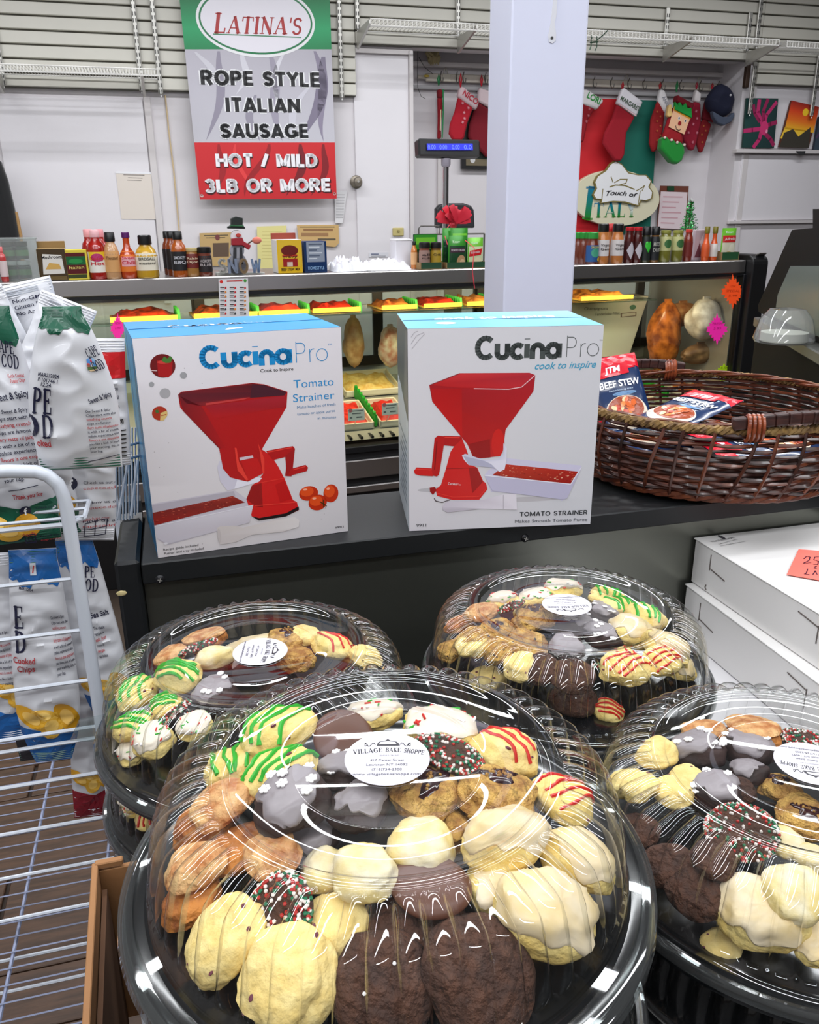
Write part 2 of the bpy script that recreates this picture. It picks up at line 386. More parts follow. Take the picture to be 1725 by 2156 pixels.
class Print:
    """Flat artwork in 2D (u, v) coloured per vertex, later laid on a surface."""
    def __init__(s, step=0.0003): s.v = []; s.c = []; s.f = []; s.step = step
    def _put(s, P, F, cols, layer):
        n = len(s.v); s.v.extend((p[0], p[1], layer) for p in P)
        s.c.extend(cols if isinstance(cols, list) else [cols] * len(P))
        s.f.extend(tuple(i + n for i in f) for f in F)
    def poly(s, P, col, layer=1):
        P = [tuple(p) for p in P]; T = tessellate_polygon([[Vector((p[0], p[1], 0)) for p in P]])
        s._put(P, T, col, layer)
    def rect(s, x0, y0, x1, y1, col, layer=1): s.poly([(x0, y0), (x1, y0), (x1, y1), (x0, y1)], col, layer)
    def ell(s, cx, cy, rx, ry, col, layer=1, n=28, rot=0.0):
        c, q = math.cos(rot), math.sin(rot)
        P = [(cx + rx * math.cos(a) * c - ry * math.sin(a) * q, cy + rx * math.cos(a) * q + ry * math.sin(a) * c) for a in (2 * PI * i / n for i in range(n))]
        s._put(P, [(0, i, i + 1) for i in range(1, n - 1)], col, layer)
    def line(s, pts, w, col, layer=1):
        for (a, b) in zip(pts[:-1], pts[1:]):
            dx, dy = b[0] - a[0], b[1] - a[1]; L = math.hypot(dx, dy)
            if L < 1e-9: continue
            nx, ny = -dy / L * w / 2, dx / L * w / 2; ex, ey = dx / L * w * .2, dy / L * w * .2
            s._put([(a[0] - ex + nx, a[1] - ey + ny), (a[0] - ex - nx, a[1] - ey - ny), (b[0] + ex - nx, b[1] + ey - ny), (b[0] + ex + nx, b[1] + ey + ny)], [(0, 1, 2, 3)], col, layer)
    def _lay(s, V, F, x0, x1, p0, p1, h, col, layer, hs, arch=0):
        p0, p1 = Vector(p0), Vector(p1); d = p1 - p0; W = d.length; ux = d / W; uy = Vector((-ux.y, ux.x))
        k = W / (x1 - x0)
        P = []
        for (x, y) in V:
            t = (x - x0) * k; yy = y / hs * h + arch * W * (1 - (2 * t / W - 1) ** 2)
            q = p0 + ux * t + uy * yy; P.append((q.x, q.y))
        s._put(P, F, col, layer)
    def text(s, t, p0, p1, h, col, layer=2, bold=0.0, shear=0.0, space=1.0, arch=0):
        V, F, x0, x1 = text_tris(t, bold, shear, space)
        s._lay(V, F, x0, x1, p0, p1, h, col, layer, CAPH, arch)
    def serif(s, t, p0, p1, h, col, layer=2, shear=0.0, small=1.0, colfn=None, arch=0):
        Q, W = serif_quads(t, shear, small=small)
        for q in Q:
            c = [colfn(y) for (_, y) in q] if colfn else col
            s._lay(q, [(0, 1, 2, 3)], 0, W, p0, p1, h, c, layer, 1.0, arch)
    def sans(s, t, p0, p1, h, col, layer=2, w=.2, gap=.06, shear=0.0, grow=0.0, arch=0):
        Q, W_ = sans_quads(t, w, gap, shear)
        if grow: Q = [q for q in sans_quads(t, w + grow * 2, gap, shear)[0]]
        for q in Q: s._lay(q, [(0, 1, 2, 3)], 0, W_, p0, p1, h, col, layer, 1.0, arch)
    def build(s, name, fn, parent, material=None, maxedge=None, kind=None, label=None):
        V, C, F = list(s.v), list(s.c), list(s.f)
        if maxedge:
            for _ in range(6):
                NF = []; cache = {}; done = True
                tri = []
                for f in F: tri.extend([f] if len(f) == 3 else [(f[0], f[i], f[i + 1]) for i in range(1, len(f) - 1)])
                def mid(a, b):
                    k = (min(a, b), max(a, b))
                    if k not in cache:
                        cache[k] = len(V); V.append(tuple((V[a][i] + V[b][i]) / 2 for i in range(3))); C.append(tuple((C[a][i] + C[b][i]) / 2 for i in range(3)))
                    return cache[k]
                for f in tri:
                    L = [math.hypot(V[f[i]][0] - V[f[(i + 1) % 3]][0], V[f[i]][1] - V[f[(i + 1) % 3]][1]) for i in range(3)]
                    k = max(range(3), key=lambda i: L[i])
                    if L[k] > maxedge:
                        done = False; a, b, c = f[k], f[(k + 1) % 3], f[(k + 2) % 3]; m = mid(a, b); NF += [(a, m, c), (m, b, c)]
                    else: NF.append(f)
                F = NF
                if done: break
        mb = MB(); mb.v = [tuple(fn(x, y, l * s.step)) for (x, y, l) in V]; mb.c = C; mb.f = F; mb.m = [0] * len(F)
        mb.c = [c if c != (1, 1, 1) else (.999, .999, .999) for c in mb.c]
        return part(name, mb, material or PRINT, parent, kind=kind, label=label)
PRINT = mat('print_ink', attr=True, rough=.45)
PRINT_GLOSS = mat('print_gloss', attr=True, rough=.22)
PRINT_MATT = mat('print_matt', attr=True, rough=.8)
def S(r, g, b):  # sRGB 0-255 -> linear
    return tuple(((c / 255) / 12.92 if c <= 10 else (((c / 255) + .055) / 1.055) ** 2.4) for c in (r, g, b))
def lerp(a, b, t): return a + (b - a) * t
def mixc(a, b, t): return tuple(lerp(x, y, t) for x, y in zip(a, b))
def flat(x, y, l): return (x, -l, y)       # artwork on a vertical face that looks towards -y
# ---------------------------------------------------------------- frames of reference
W = Frame((0, 5.1), YAW)                    # back wall
K = Frame(at_z(0, 596, 1.28), math.radians(19.43))   # top front edge of the deli case
C = Frame(at_z(295, 1188, 1.03), YAW)       # front edge of the black counter
TABLE_Z, COUNTER_Z, CASE_Z = .767, 1.03, 1.28

# ---------------------------------------------------------------- lights of the shop
def ceiling_light(i, x, y, lx, ly, watts):
    t = thing('ceiling_light', 'long fluorescent fitting on the ceiling, %s row from the back wall' % ('fifth', 'fourth', 'third', 'second', 'first')[i], 'ceiling light', (x, y, CEIL - .005), YAW, 'fluorescent fittings on the ceiling')
    mb = MB(); mb.box((0, 0, -.03), (lx + .06, ly + .06, .05), .008); part('housing', mb, M_white_metal, t)
    d = bpy.data.lights.new('tube_light', 'AREA'); d.shape = 'RECTANGLE'; d.size = lx; d.size_y = ly; d.energy = watts
    d.color = (.95, .97, 1.0)
    o = bpy.data.objects.new('tube_light', d); COL.objects.link(o); o.parent = t; o.location = (0, 0, -.062)
M_white_metal = mat('white_metal', S(225, 224, 222), .35)
for i, a in enumerate(LAMPS): ceiling_light(i, *a)

# ---------------------------------------------------------------- room shell
M_wall = mat('wall_paint', S(226, 221, 224), .55, var=.03, vscale=3)
M_wall_dim = mat('alcove_paint', S(205, 204, 207), .6, var=.03, vscale=4)
M_ceil = mat('ceiling_paint', S(170, 170, 172), .8)
M_floor = mat('floor_board', S(80, 56, 40), .5, var=.45, vscale=5, stretch=(2, 14, 1), bump=.15, bscale=30)
M_slat = mat('slat_face', S(214, 211, 200), .5, var=.03, vscale=6)
M_groove = mat('slat_groove', S(120, 118, 110), .8)
M_trim = mat('trim_paint', S(214, 208, 208), .5)
ZB_L, ZB_R = 2.111, 2.363
PIT = (2.549 - 2.113) / 7
ul = W.loc(747, 150)[0]; ua = W.loc(868, 200)[0]; ur_top = 2.144; ur = W.loc(1548, 330)[0]
AD = .27                                           # depth of the alcove
mb = MB()
def slab(u0, u1, z0, z1, d0, d1): mb.box(((u0 + u1) / 2, (d0 + d1) / 2, (z0 + z1) / 2), (u1 - u0, d1 - d0, z1 - z0))
slab(-4.2, ua, 0, CEIL, 0, .12); slab(ua, ur, ZB_R + .005, CEIL, 0, .12); slab(ur, 5.2, 0, CEIL, 0, .12)
slab(ua - .1, ur + .1, 0, ZB_R + .4, AD, AD + .1); slab(ua - .1, ua, 0, ZB_R + .4, .12, AD); slab(ur, ur + .1, 0, ZB_R + .4, .12, AD)
slab(ua, ur, ZB_R + .03, ZB_R + .1, .12, AD)
struct('wall_back', mb, M_wall, W.o, YAW)
mb = MB(); mb.box((.5, -3.9, -.02), (9.4, 8.2, .04)); floor_o = struct('floor', mb, mat('floor_gap', S(50, 38, 30), .8), W.o, YAW)
def wall(n, c, s):
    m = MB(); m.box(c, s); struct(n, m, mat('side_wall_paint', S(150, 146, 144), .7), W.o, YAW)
wall('wall_left', (-4.25, -3.9, CEIL / 2), (.1, 8.2, CEIL)); wall('wall_right', (5.25, -3.9, CEIL / 2), (.1, 8.2, CEIL)); wall('wall_front', (.5, -8.05, CEIL / 2), (9.6, .1, CEIL))
m = MB(); m.box((.5, -3.9, CEIL + .05), (9.6, 8.3, .1)); struct('ceiling', m, M_ceil, W.o, YAW)
# floor boards where the wire shelves let the floor show
fb = MB(); fb.box((0, 0, .006), (1.19, .146, .012), .002); fme = fb.mesh('plank', M_floor)
for j in range(19):
    for i in range(4): part('plank', fme, None, floor_o, loc=(-3.2 + i * 1.2 + (j % 3) * .37, -5.3 + j * .15, 0))

# ---------------------------------------------------------------- slatted upper wall
def slatwall(name_label, u0, u1, zb, z1, d, cat='wall panel'):
    t = thing('slat_panel', name_label, cat, W.at(u0, d, zb), YAW)
    t['kind'] = 'structure'
    m = MB(); m.box(((u1 - u0) / 2, .02, (z1 - zb) / 2), (u1 - u0, .02, z1 - zb)); part('backing', m, M_groove, t)
    n = int((z1 - zb) / PIT)
    sb = MB(); sb.box(((u1 - u0) / 2, 0, PIT / 2), (u1 - u0, .024, PIT - .009), .003); me = sb.mesh('slat', M_slat)
    for i in range(n): part('slat', me, None, t, loc=(0, 0, i * PIT))
    return t
slatwall('cream slatted wall panel left of and behind the hanging banner', -4.1, ul - .003, ZB_L, CEIL, -.035)
slatwall('cream slatted panel above the alcove with the stockings', ul, ur + .06, ZB_R, CEIL, -.035)
u2 = W.loc(1585, 150)[0]
slatwall('cream slatted panel above the paintings on the right', ur + .065, 4.0, ZB_R - 2 * PIT, CEIL, -.030)

M_std = mat('standard_steel', S(190, 188, 182), .35, metal=.6)
M_slot = mat('slot_dark', S(60, 60, 58), .8)
def standard(px, ytop, ybot, lab):
    u, zb = W.loc(px, ybot, -.06); zt = min(CEIL - .01, W.loc(px, ytop, -.06)[1]) if ytop > 0 else CEIL - .01
    t = thing('shelf_standard', lab, 'shelf standard', W.at(u, -.062, zb), YAW, None)
    m = MB(); m.box((0, 0, (zt - zb) / 2), (.024, .014, zt - zb), .003); part('strip', m, M_std, t)
    m = MB(); z = .012
    while z < zt - zb - .02:
        for s in (-.006, .006): m.box((s, -.0075, z), (.004, .002, .018))
        z += .03
    part('slots', m, M_slot, t, kind='stuff')
    m = MB(); m.lathe([(0, -.009), (.004, -.009), (.004, -.006)], 8, (0, 0, .005), 'Y'); part('screw', m, M_white_metal, t)
    m = MB(); m.tube([(0, -.004, -.004), (0, -.004, -.012)], .004, 6); part('end_stop', m, M_white_metal, t)
for a in [(8, 0, 180, 'slotted metal shelf standard at the far left edge of the slatted wall'),
          (299, 0, 192, 'slotted shelf standard holding the right end of the left wire shelf'),
          (339, 0, 199, 'slotted shelf standard just left of the banner'),
          (720, 0, 206, 'slotted shelf standard just right of the banner'),
          (753, 0, 62, 'slotted shelf standard at the left end of the long wire shelf'),
          (964, 0, 76, 'slotted shelf standard left of the white pillar'),
          (1400, 15, 100, 'short slotted standard above the blank stretch right of the pillar'),
          (1572, 25, 108, 'short slotted standard beside the corner above the alcove'),
          (1592, 0, 98, 'tall slotted standard at the corner above the alcove'),
          (1578, 130, 240, 'slotted standard hanging over the magenta flower painting'),
          (1708, 112, 245, 'slotted standard hanging over the sunset painting')]: standard(*a)

M_wire = mat('white_wire', S(222, 220, 215), .4)
def wire_shelf(lab, pxs, y, dep, brs, n):
    u0, z = W.loc(pxs[0], y[0], -.05); u1, z1 = W.loc(pxs[1], y[1], -.05); z = (z + z1) / 2
    L = u1 - u0
    t = thing('wire_shelf', lab, 'wire shelf', W.at(u0, -.07, z), YAW)
    m = MB(); m.tube([(0, 0, 0), (L, 0, 0)], .0032, 6); part('back_rail', m, M_wire, t)
    m = MB(); m.tube([(0, -dep, 0), (L, -dep, 0)], .0032, 6); m.tube([(0, -dep, -.028), (L, -dep, -.028)], .0032, 6); part('front_rail', m, M_wire, t)
    m = MB(); m.tube([(0, -dep / 2, -.003), (L, -dep / 2, -.003)], .0032, 6); part('middle_rail', m, M_wire, t)
    m = MB()
    for i in range(n + 1):
        x = L * i / n; m.tube([(x, 0, .003), (x, -dep, .003), (x, -dep - .003, -.028)], .0016, 4, cap=False)
    part('cross_wires', m, M_wire, t, kind='stuff')
    for bp in brs:
        ub = W.loc(bp, y[0], -.06)[0] - u0
        m = MB(); m.prism([(.0, -.006), (-dep, -.006), (-dep, -.02), (0, -.085)], ub - .006, ub + .006, 'YZ'); part('bracket', m, M_std, t)
wire_shelf('short white wire shelf on the slatted wall left of the banner', (-60, 332), (157, 166), .30, (2, 300), 62)
wire_shelf('long white wire shelf running behind the white pillar along the slatted wall', (752, 1566), (68, 105), .30, (752, 964, 1400), 110)
wire_shelf('white wire shelf over the paintings at the right edge', (1582, 1800), (108, 120), .30, (1572,), 40)

# ---------------------------------------------------------------- lower wall boards and trims
def wall_board(name, px0, px1, y0, y1, th, m_, lab=None, d=0.0, kind='structure', bev=.002):
    ym = (y0 + y1) / 2
    a = W.loc(px0, ym, d - th)[0]; b = W.loc(px1, ym, d - th)[0]; xm = (px0 + px1) / 2
    z0 = W.loc(xm, y1, d - th)[1]; z1 = W.loc(xm, y0, d - th)[1]
    m = MB(); m.box((0, 0, 0), (b - a, th, z1 - z0), bev)
    o = part(name, m, m_, kind=kind, label=lab); o.location = W.at((a + b) / 2, d - th / 2, (z0 + z1) / 2); o.rotation_euler = (0, 0, YAW)
    return o
M_board = mat('board_white', S(232, 228, 232), .35, var=.02, vscale=4)
wall_board('wall_panel', 20, 322, 207, 640, .012, M_board, 'smooth white wall board below the left slatted panel')
wall_board('wall_panel', 324, 338, 204, 640, .02, M_trim, 'narrow upright trim left of the yellowish cord')
wall_board('wall_panel', 750, 862, 117, 640, .012, M_board, 'white door-like board with the round knob')
wall_board('trim', 746, 868, 103, 113, .016, M_trim)
wall_board('trim', 864, 872, 106, 640, .03, M_trim)
m = MB(); p = [W.at(W.loc(x, y, -.01)[0], -.01, W.loc(x, y, -.01)[1]) for x, y in ((348, 200), (356, 280), (366, 360), (378, 490))]
m.tube(p, .004, 6); tag(part('cord', m, mat('cord_tan', S(214, 190, 150), .6), smooth=True), 'tan cord running down the wall left of the banner', 'cord')
# right of the alcove
wall_board('trim_1', 1552, 1800, 315, 323, .05, M_trim)
wall_board('trim_2', 1535, 1800, 464, 470, .03, M_trim)
wall_board('wall_panel', 1556, 1800, 326, 463, .01, M_board, 'white board between the two ledges at the right edge')
wall_board('wall_panel', 1578, 1800, 190, 314, .006, M_board, 'white board behind the paintings')
wall_board('trim_3', 1560, 1571, 135, 640, .012, M_trim)
# dark wooden bit at the corner
wall_board('trim_4', 1572, 1580, 135, 184, .03, mat('dark_wood', S(60, 40, 28), .6))
# beams in the alcove
wall_board('trim_5', 868, 1600, 142, 152, .05, M_trim, d=AD)
wall_board('trim_6', 868, 1600, 190, 198, .03, mat('trim_grey', S(170, 168, 170), .6), d=AD)
wall_board('trim_7', 922, 930, 200, 640, .02, M_trim, d=AD)
wall_board('trim_8', 1510, 1518, 200, 640, .02, M_trim, d=AD)

# ---------------------------------------------------------------- pillar
M_pil = mat('pillar_paint', S(206, 208, 226), .5, bump=.2, bscale=25)
base = at_plane(1060, 650, (0, 2.0, 0), (0, 1, 0)); PF = Frame(base, math.radians(7))
wr = PF.loc(1205, 655)[0]
m = MB(); m.box((wr / 2, .11, CEIL / 2), (wr, .22, CEIL), .004)
pil = struct('pillar', m, M_pil, PF.o, PF.yaw, 'square white painted pillar between the strainer boxes and the deli case')
m = MB(); q = [PF.loc(x, y) for x, y in ((1166, -10), (1174, -10), (1172, 30), (1168, 50), (1171, 72), (1170, 86), (1163, 92), (1156, 88), (1154, 76), (1159, 50))]
m.prism(q, -.0015, .001); part('plaster_patch', m, mat('plaster', S(208, 208, 214), .7), pil, smooth=True)
m = MB(); a = PF.loc(1162, 80); m.lathe([(0, -.0035), (.003, -.003), (.003, 0)], 8, (a[0], 0, a[1]), 'Y'); part('screw_hole', m, M_slot, pil)
# ================================================================ things on and before the back wall
class Face:
    """A spot on a frame's plane: turns a pixel of the photograph into (x, z) measured from the thing's own origin."""
    def __init__(s, F, d, px, py):
        s.F = F; s.d = d; s.px = px; s.py = py; s.u, s.z = F.loc(px, py, d); s.pos = F.at(s.u, d, s.z)
    def L(s, px, py):
        u, z = s.F.loc(px, py, s.d); return (u - s.u, z - s.z)
    def P(s, pts): return [s.L(*p) for p in pts]
    def kx(s): return abs(s.L(s.px, s.py)[0] - s.L(s.px + 1, s.py)[0])
    def k(s): return abs(s.L(s.px, s.py)[1] - s.L(s.px, s.py + 1)[1])     # metres per pixel, about
def wall_thing(name, lab, cat, F, d, px, py, group=None):
    f = Face(F, d, px, py); return f, thing(name, lab, cat, f.pos, F.yaw, group)
def panel(t, f, pts, th, m_, name='board', bev=None, y=0.0, smooth=False, label=None):
    m = MB(); m.prism(f.P(pts), y - th, y); return part(name, m, m_, t, bev=bev, smooth=smooth, label=label)
BLK, WHT = S(28, 27, 30), S(238, 238, 240)
RED = S(200, 30, 38)

# ---- banner
f, t = wall_thing('banner', 'green, grey and red vinyl banner for rope style Italian sausage', 'banner', W, -.10, 560, 200)
p = Print(.0012)
G0, G1 = S(18, 128, 78), S(12, 104, 62)
def PX(pts): return f.P(pts)
sheet = [(377, -12), (694, -12), (709, 413), (421, 418)]
m = MB(); m.prism(f.P(sheet), -.001, .001); part('sheet', m, mat('vinyl_back', S(200, 198, 205), .5), t)
def bx(y, side):  # banner edge at pixel height y
    return lerp(377, 421, (y + 12) / 430) if side == 0 else lerp(694, 709, (y + 12) / 425)
def band(y0, y1, c0, c1=None, lay=1):
    p.poly(PX([(bx(y0, 0), y0), (bx(y0, 1), y0 + .0), (bx(y1, 1), y1), (bx(y1, 0), y1 + (2 if y1 > 400 else 0))]), [c0, c0, c1 or c0, c1 or c0], lay)
band(-12, 60, S(14, 110, 62), S(32, 160, 100)); band(60, 104, S(32, 160, 100), S(22, 132, 78))
band(104, 300, S(186, 182, 192), S(196, 194, 202)); band(300, 418, S(206, 34, 40), S(196, 28, 36))
# the printed silk folds
rnd = random.Random(3)
def fold(x0, x1, y0, y1, w, c, lay=1.5):
    pts = []; n = 12
    for i in range(n + 1):
        tt = i / n; y = lerp(y0, y1, tt); x = lerp(x0, x1, tt) + 10 * math.sin(tt * 5 + x0)
        ww = w * math.sin(PI * min(1, tt * .9 + .1)); pts.append((x, y, ww))
    P = [(x - ww, y) for x, y, ww in pts] + [(x + ww, y) for x, y, ww in reversed(pts)]
    P = [(min(max(x, bx(y, 0) + 2), bx(y, 1) - 2), y) for x, y in P]
    q = PX(P)
    for i in range(n): p._put([q[i], q[i + 1], q[2 * n - i], q[2 * n + 1 - i]], [(0, 1, 2, 3)], c, lay)
for (x0, x1, y0, y1, w, c) in [(470, 440, 108, 296, 9, S(148, 142, 158)), (520, 500, 106, 200, 7, S(214, 212, 220)), (560, 600, 110, 298, 10, S(160, 154, 170)),
        (600, 570, 108, 240, 6, S(220, 218, 226)), (690, 640, 120, 296, 13, S(128, 120, 140)), (660, 690, 108, 298, 9, S(142, 134, 154)), (420, 450, 110, 180, 8, S(206, 204, 212)),
        (650, 600, 180, 298, 8, S(206, 204, 214)), (530, 540, 200, 298, 8, S(150, 145, 160))]: fold(x0, x1, y0, y1, w, c)
for (x0, x1, y0, y1, w, c) in [(470, 450, 304, 414, 7, S(160, 18, 28)), (560, 520, 304, 414, 8, S(154, 16, 26)), (640, 610, 304, 414, 9, S(120, 14, 26)), (690, 660, 304, 414, 7, S(130, 12, 24)), (500, 520, 304, 414, 5, S(226, 60, 60))]: fold(x0, x1, y0, y1, w, c)
c = f.L(540, 44); rx = (f.L(664, 44)[0] - f.L(414, 44)[0]) / 2; rz = (f.L(540, -34)[1] - f.L(540, 122)[1]) / 2
topz = f.L(540, -12)[1]
def oval(s, col, lay):
    P = [(c[0] + rx * s * math.cos(a), min(topz, c[1] + (rz - (1 - s) * rx) * math.sin(a))) for a in (2 * PI * i / 48 for i in range(48))]
    p.poly(P, col, lay)
oval(1, WHT, 2); oval(.955, S(20, 120, 70), 2.4); oval(.925, S(236, 232, 240), 2.8)
sc_ = f.k()
p.serif("LATINA'S", f.L(449, 70), f.L(633, 73), 40 * sc_, S(176, 44, 44), 3.2, shear=.22, small=.84)
p.line(PX([(449, 72), (634, 79)]), 2.2 * sc_, S(60, 130, 90), 3.2)
for (tx, x0, x1, y0, y1, h) in [('ROPE STYLE', 424, 675, 178, 183, 29), ('ITALIAN', 476, 632, 235, 237, 29), ('SAUSAGE', 465, 651, 290, 290, 29)]:
    p.sans(tx, f.L(x0, y0), f.L(x1, y1), h * sc_, WHT, 2.2, w=.25, grow=.075, gap=.1)
    p.sans(tx, f.L(x0, y0), f.L(x1, y1), h * sc_, BLK, 3, w=.24, gap=.1)
for (tx, x0, x1, y0, y1, h) in [('HOT / MILD', 456, 668, 351, 351, 28), ('3LB OR MORE', 433, 697, 405, 402, 28)]:
    p.sans(tx, f.L(x0 + 1, y0 + 3), f.L(x1 + 3, y1 + 3), h * sc_, S(70, 10, 16), 2.2, w=.28, gap=.1)
    p.sans(tx, f.L(x0, y0), f.L(x1, y1), h * sc_, S(240, 238, 242), 3, w=.26, gap=.1)
p.build('front_print', lambda x, y, l: (x, -.001 - l, y), t, PRINT)
for (x, y) in ((425, 412), (704, 408)):
    m = MB(); a = f.L(x, y); m.lathe([(.004, -.003), (.008, -.0035), (.008, -.001)], 12, (a[0], -.001, a[1]), 'Y'); part('grommet', m, M_std, t)
m = MB(); m.tube([(f.L(400, -12)[0], 0, f.L(400, -12)[1]), (f.L(400, -60)[0], 0, CEIL - f.z)], .002, 5); m.tube([(f.L(670, -12)[0], 0, f.L(670, -12)[1]), (f.L(670, -60)[0], 0, CEIL - f.z)], .002, 5); part('hanging_cord', m, M_wire, t)

# ---- papers on the wall
def paper(lab, pts, col, lines=(), d=-.014, name='notice', cat='notice', extra=None, rough=.7):
    cx = sum(q[0] for q in pts) / len(pts); cy = sum(q[1] for q in pts) / len(pts)
    f, t = wall_thing(name, lab, cat, W, d, cx, cy)
    m = MB(); m.prism(f.P(pts), -.0012, .0); part('sheet', m, mat('paper_' + name + str(len(MATS)), col, rough), t)
    p = Print(.0006); n = 0
    for (x0, y0, x1, y1, c_, w) in lines: p.line(f.P([(x0, y0), (x1, y1)]), w * f.k(), c_, 1); n += 1
    if extra: extra(p, f); n += 1
    if n: p.build('print', lambda x, y, l: (x, -.0012 - l, y), t)
    return f, t
gl = S(120, 112, 110)
f1, t1 = paper('cream envelope-like sheet taped under the left slatted panel', [(244, 364), (322, 366), (332, 462), (256, 461)], S(226, 216, 206),
    [(260, 368, 304, 369, gl, 1.4), (270, 374, 300, 375, gl, 1.2), (268, 379, 298, 380, gl, 1)])
m = MB(); m.prism(f1.P([(243, 361), (323, 363), (323, 367), (243, 365)]), -.0025, -.0012); part('tape', m, mat('tape_white', S(240, 240, 244), .3), t1)
ink = S(96, 84, 64)
paper('brown card behind the snowman figure', [(420, 491), (489, 489), (489, 560), (424, 560)], S(196, 164, 110), [(430, 496, 480, 495, ink, 2), (434, 501, 474, 500, ink, 1.5)],
      extra=lambda p, f: (p.poly(f.P([(448, 512), (482, 511), (482, 540), (449, 541)]), S(96, 76, 60), 1), p.ell(*f.L(458, 500), 5 * f.k(), 6 * f.k(), S(120, 60, 60), 2)))
paper('plain yellow sheet between the brown card and the tan card', [(541, 477), (603, 475), (603, 566), (543, 566)], S(228, 218, 146), [(552, 488 + i * 7, 594, 488 + i * 7, S(206, 192, 120), 1) for i in range(9)])
paper('tan printed card high behind the navy packet box', [(625, 474), (713, 473), (714, 512), (706, 520), (630, 513)], S(206, 170, 112),
      [(632, 478, 704, 478, ink, 1.5), (640, 484, 700, 484, S(150, 110, 70), 5), (636, 494, 690, 494, S(160, 120, 80), 7), (670, 504, 706, 504, ink, 4)])
paper('narrow white receipt hanging at the banner corner', [(704, 402), (731, 402), (722, 470), (706, 470)], S(224, 222, 224), [(708, 410 + i * 6, 726 - i * .4, 410 + i * 6, S(170, 168, 172), 1) for i in range(9)])
paper('small paper slip lettered low on the door-like board', [(777, 532), (818, 531), (818, 541), (777, 542)], S(222, 222, 228), [(782, 535, 797, 535, S(90, 100, 130), 2), (782, 539, 812, 539, S(120, 120, 130), 1)])
f, t = wall_thing('wall_switch', 'small tan plate on the wall beside the door-like board', 'switch', W, -.012, 838, 488)
m = MB(); m.box((0, -.006, 0), (.065, .012, .045), .003); part('plate', m, mat('tan_plate', S(196, 182, 120), .5), t)
m = MB(); m.box((0, -.014, .004), (.012, .008, .012), .001); part('toggle', m, mat('tan_dark', S(150, 136, 84), .5), t)
# round knob
f, t = wall_thing('door_knob', 'round dull metal knob on the wall right of the banner', 'knob', W, -.012, 750, 383)
M_brz = mat('aged_metal', S(132, 124, 112), .4, metal=.7)
m = MB(); m.lathe([(.034, 0), (.035, -.006), (.03, -.01), (.014, -.014)], 24, axis='Y'); part('rosette', m, M_brz, t, smooth=True)
m = MB(); m.lathe([(.012, -.012), (.011, -.03), (.022, -.036), (.025, -.048), (.02, -.058), (.006, -.062), (0, -.062)], 24, axis='Y'); part('knob', m, M_brz, t, smooth=True)
m = MB(); m.lathe([(.006, -.0625), (.006, -.064), (0, -.064)], 12, axis='Y'); part('lock_button', m, M_std, t)
# dark garment hanging at far left
f, t = wall_thing('coat', 'black coat hanging at the far left beyond the case', 'coat', W, -.25, 0, 420)
m = MB(); m.prism(f.P([(-70, 320), (-20, 322), (6, 342), (20, 380), (34, 440), (44, 500), (50, 640), (-70, 640)]), -.09, .0)
part('fabric', m, mat('black_cloth', S(20, 20, 22), .95, sheen=.2), t, bev=.03, smooth=True)
m = MB(); m.prism(f.P([(33, 446), (39, 446), (50, 500), (54, 560), (47, 560), (44, 500)]), -.05, -.02); part('lining', m, mat('tan_lining', S(176, 136, 86), .8), t, bev=.004)
m = MB(); m.tube([(f.L(-20, 322)[0], -.04, f.L(-20, 322)[1]), (f.L(-20, 300)[0], -.03, f.L(-20, 296)[1]), (f.L(-30, 290)[0], -.02, f.L(-30, 290)[1])], .004, 6); part('hanger_hook', m, M_std, t)
m = MB(); m.tube([(f.L(-30, 290)[0], -.02, f.L(-30, 290)[1]), (f.L(-30, 290)[0], .25, f.L(-30, 290)[1])], .005, 6); part('peg', m, M_std, t)

# ---------------------------------------------------------------- alcove: rail, stockings, cap, sign
AF = AD - .02
f, t = wall_thing('coat_rail', 'long pale wooden rail with wire hooks inside the alcove', 'coat rail', W, AF, 1240, 175)
M_rail = mat('old_wood_white', S(206, 198, 186), .7, var=.12, vscale=12)
yb = W.loc(895, 158, AF)[0] - f.u, W.loc(1521, 184, AF)[0] - f.u
zr = (W.loc(1380, 180, AF)[1] - f.z)
m = MB(); m.box(((yb[0] + yb[1]) / 2, -.012, zr), (yb[1] - yb[0], .02, .042), .004); m.box((yb[0] - .02, -.012, zr), (.06, .018, .02), .005); part('board', m, M_rail, t)
M_hook = mat('hook_steel', S(110, 108, 104), .35, metal=.8)
hx = [925, 958, 972, 1018, 1245, 1282, 1318, 1350, 1389, 1427, 1468, 1506]
for x in hx:
    u = W.loc(x, 175, AF)[0] - f.u
    m = MB(); m.tube([(u, -.022, zr + .012), (u, -.03, zr - .012), (u, -.045, zr - .03), (u + .003, -.062, zr - .026), (u + .004, -.066, zr - .006)], .0028, 5)
    m.tube([(u, -.022, zr + .012), (u - .002, -.04, zr + .016), (u - .002, -.05, zr + .03)], .0028, 5); part('hook', m, M_hook, t, smooth=True)
for x in (938, 1318, 1471):
    u = W.loc(x, 170, AF)[0] - f.u
    m = MB(); m.tube([(u - .014, -.005, zr + .022), (u, -.008, zr + .06), (u + .014, -.005, zr + .022)], .003, 5); m.box((u, -.022, zr), (.05, .006, .04), .002); part('mount', m, mat('mount_pale', S(196, 190, 176), .5), t)
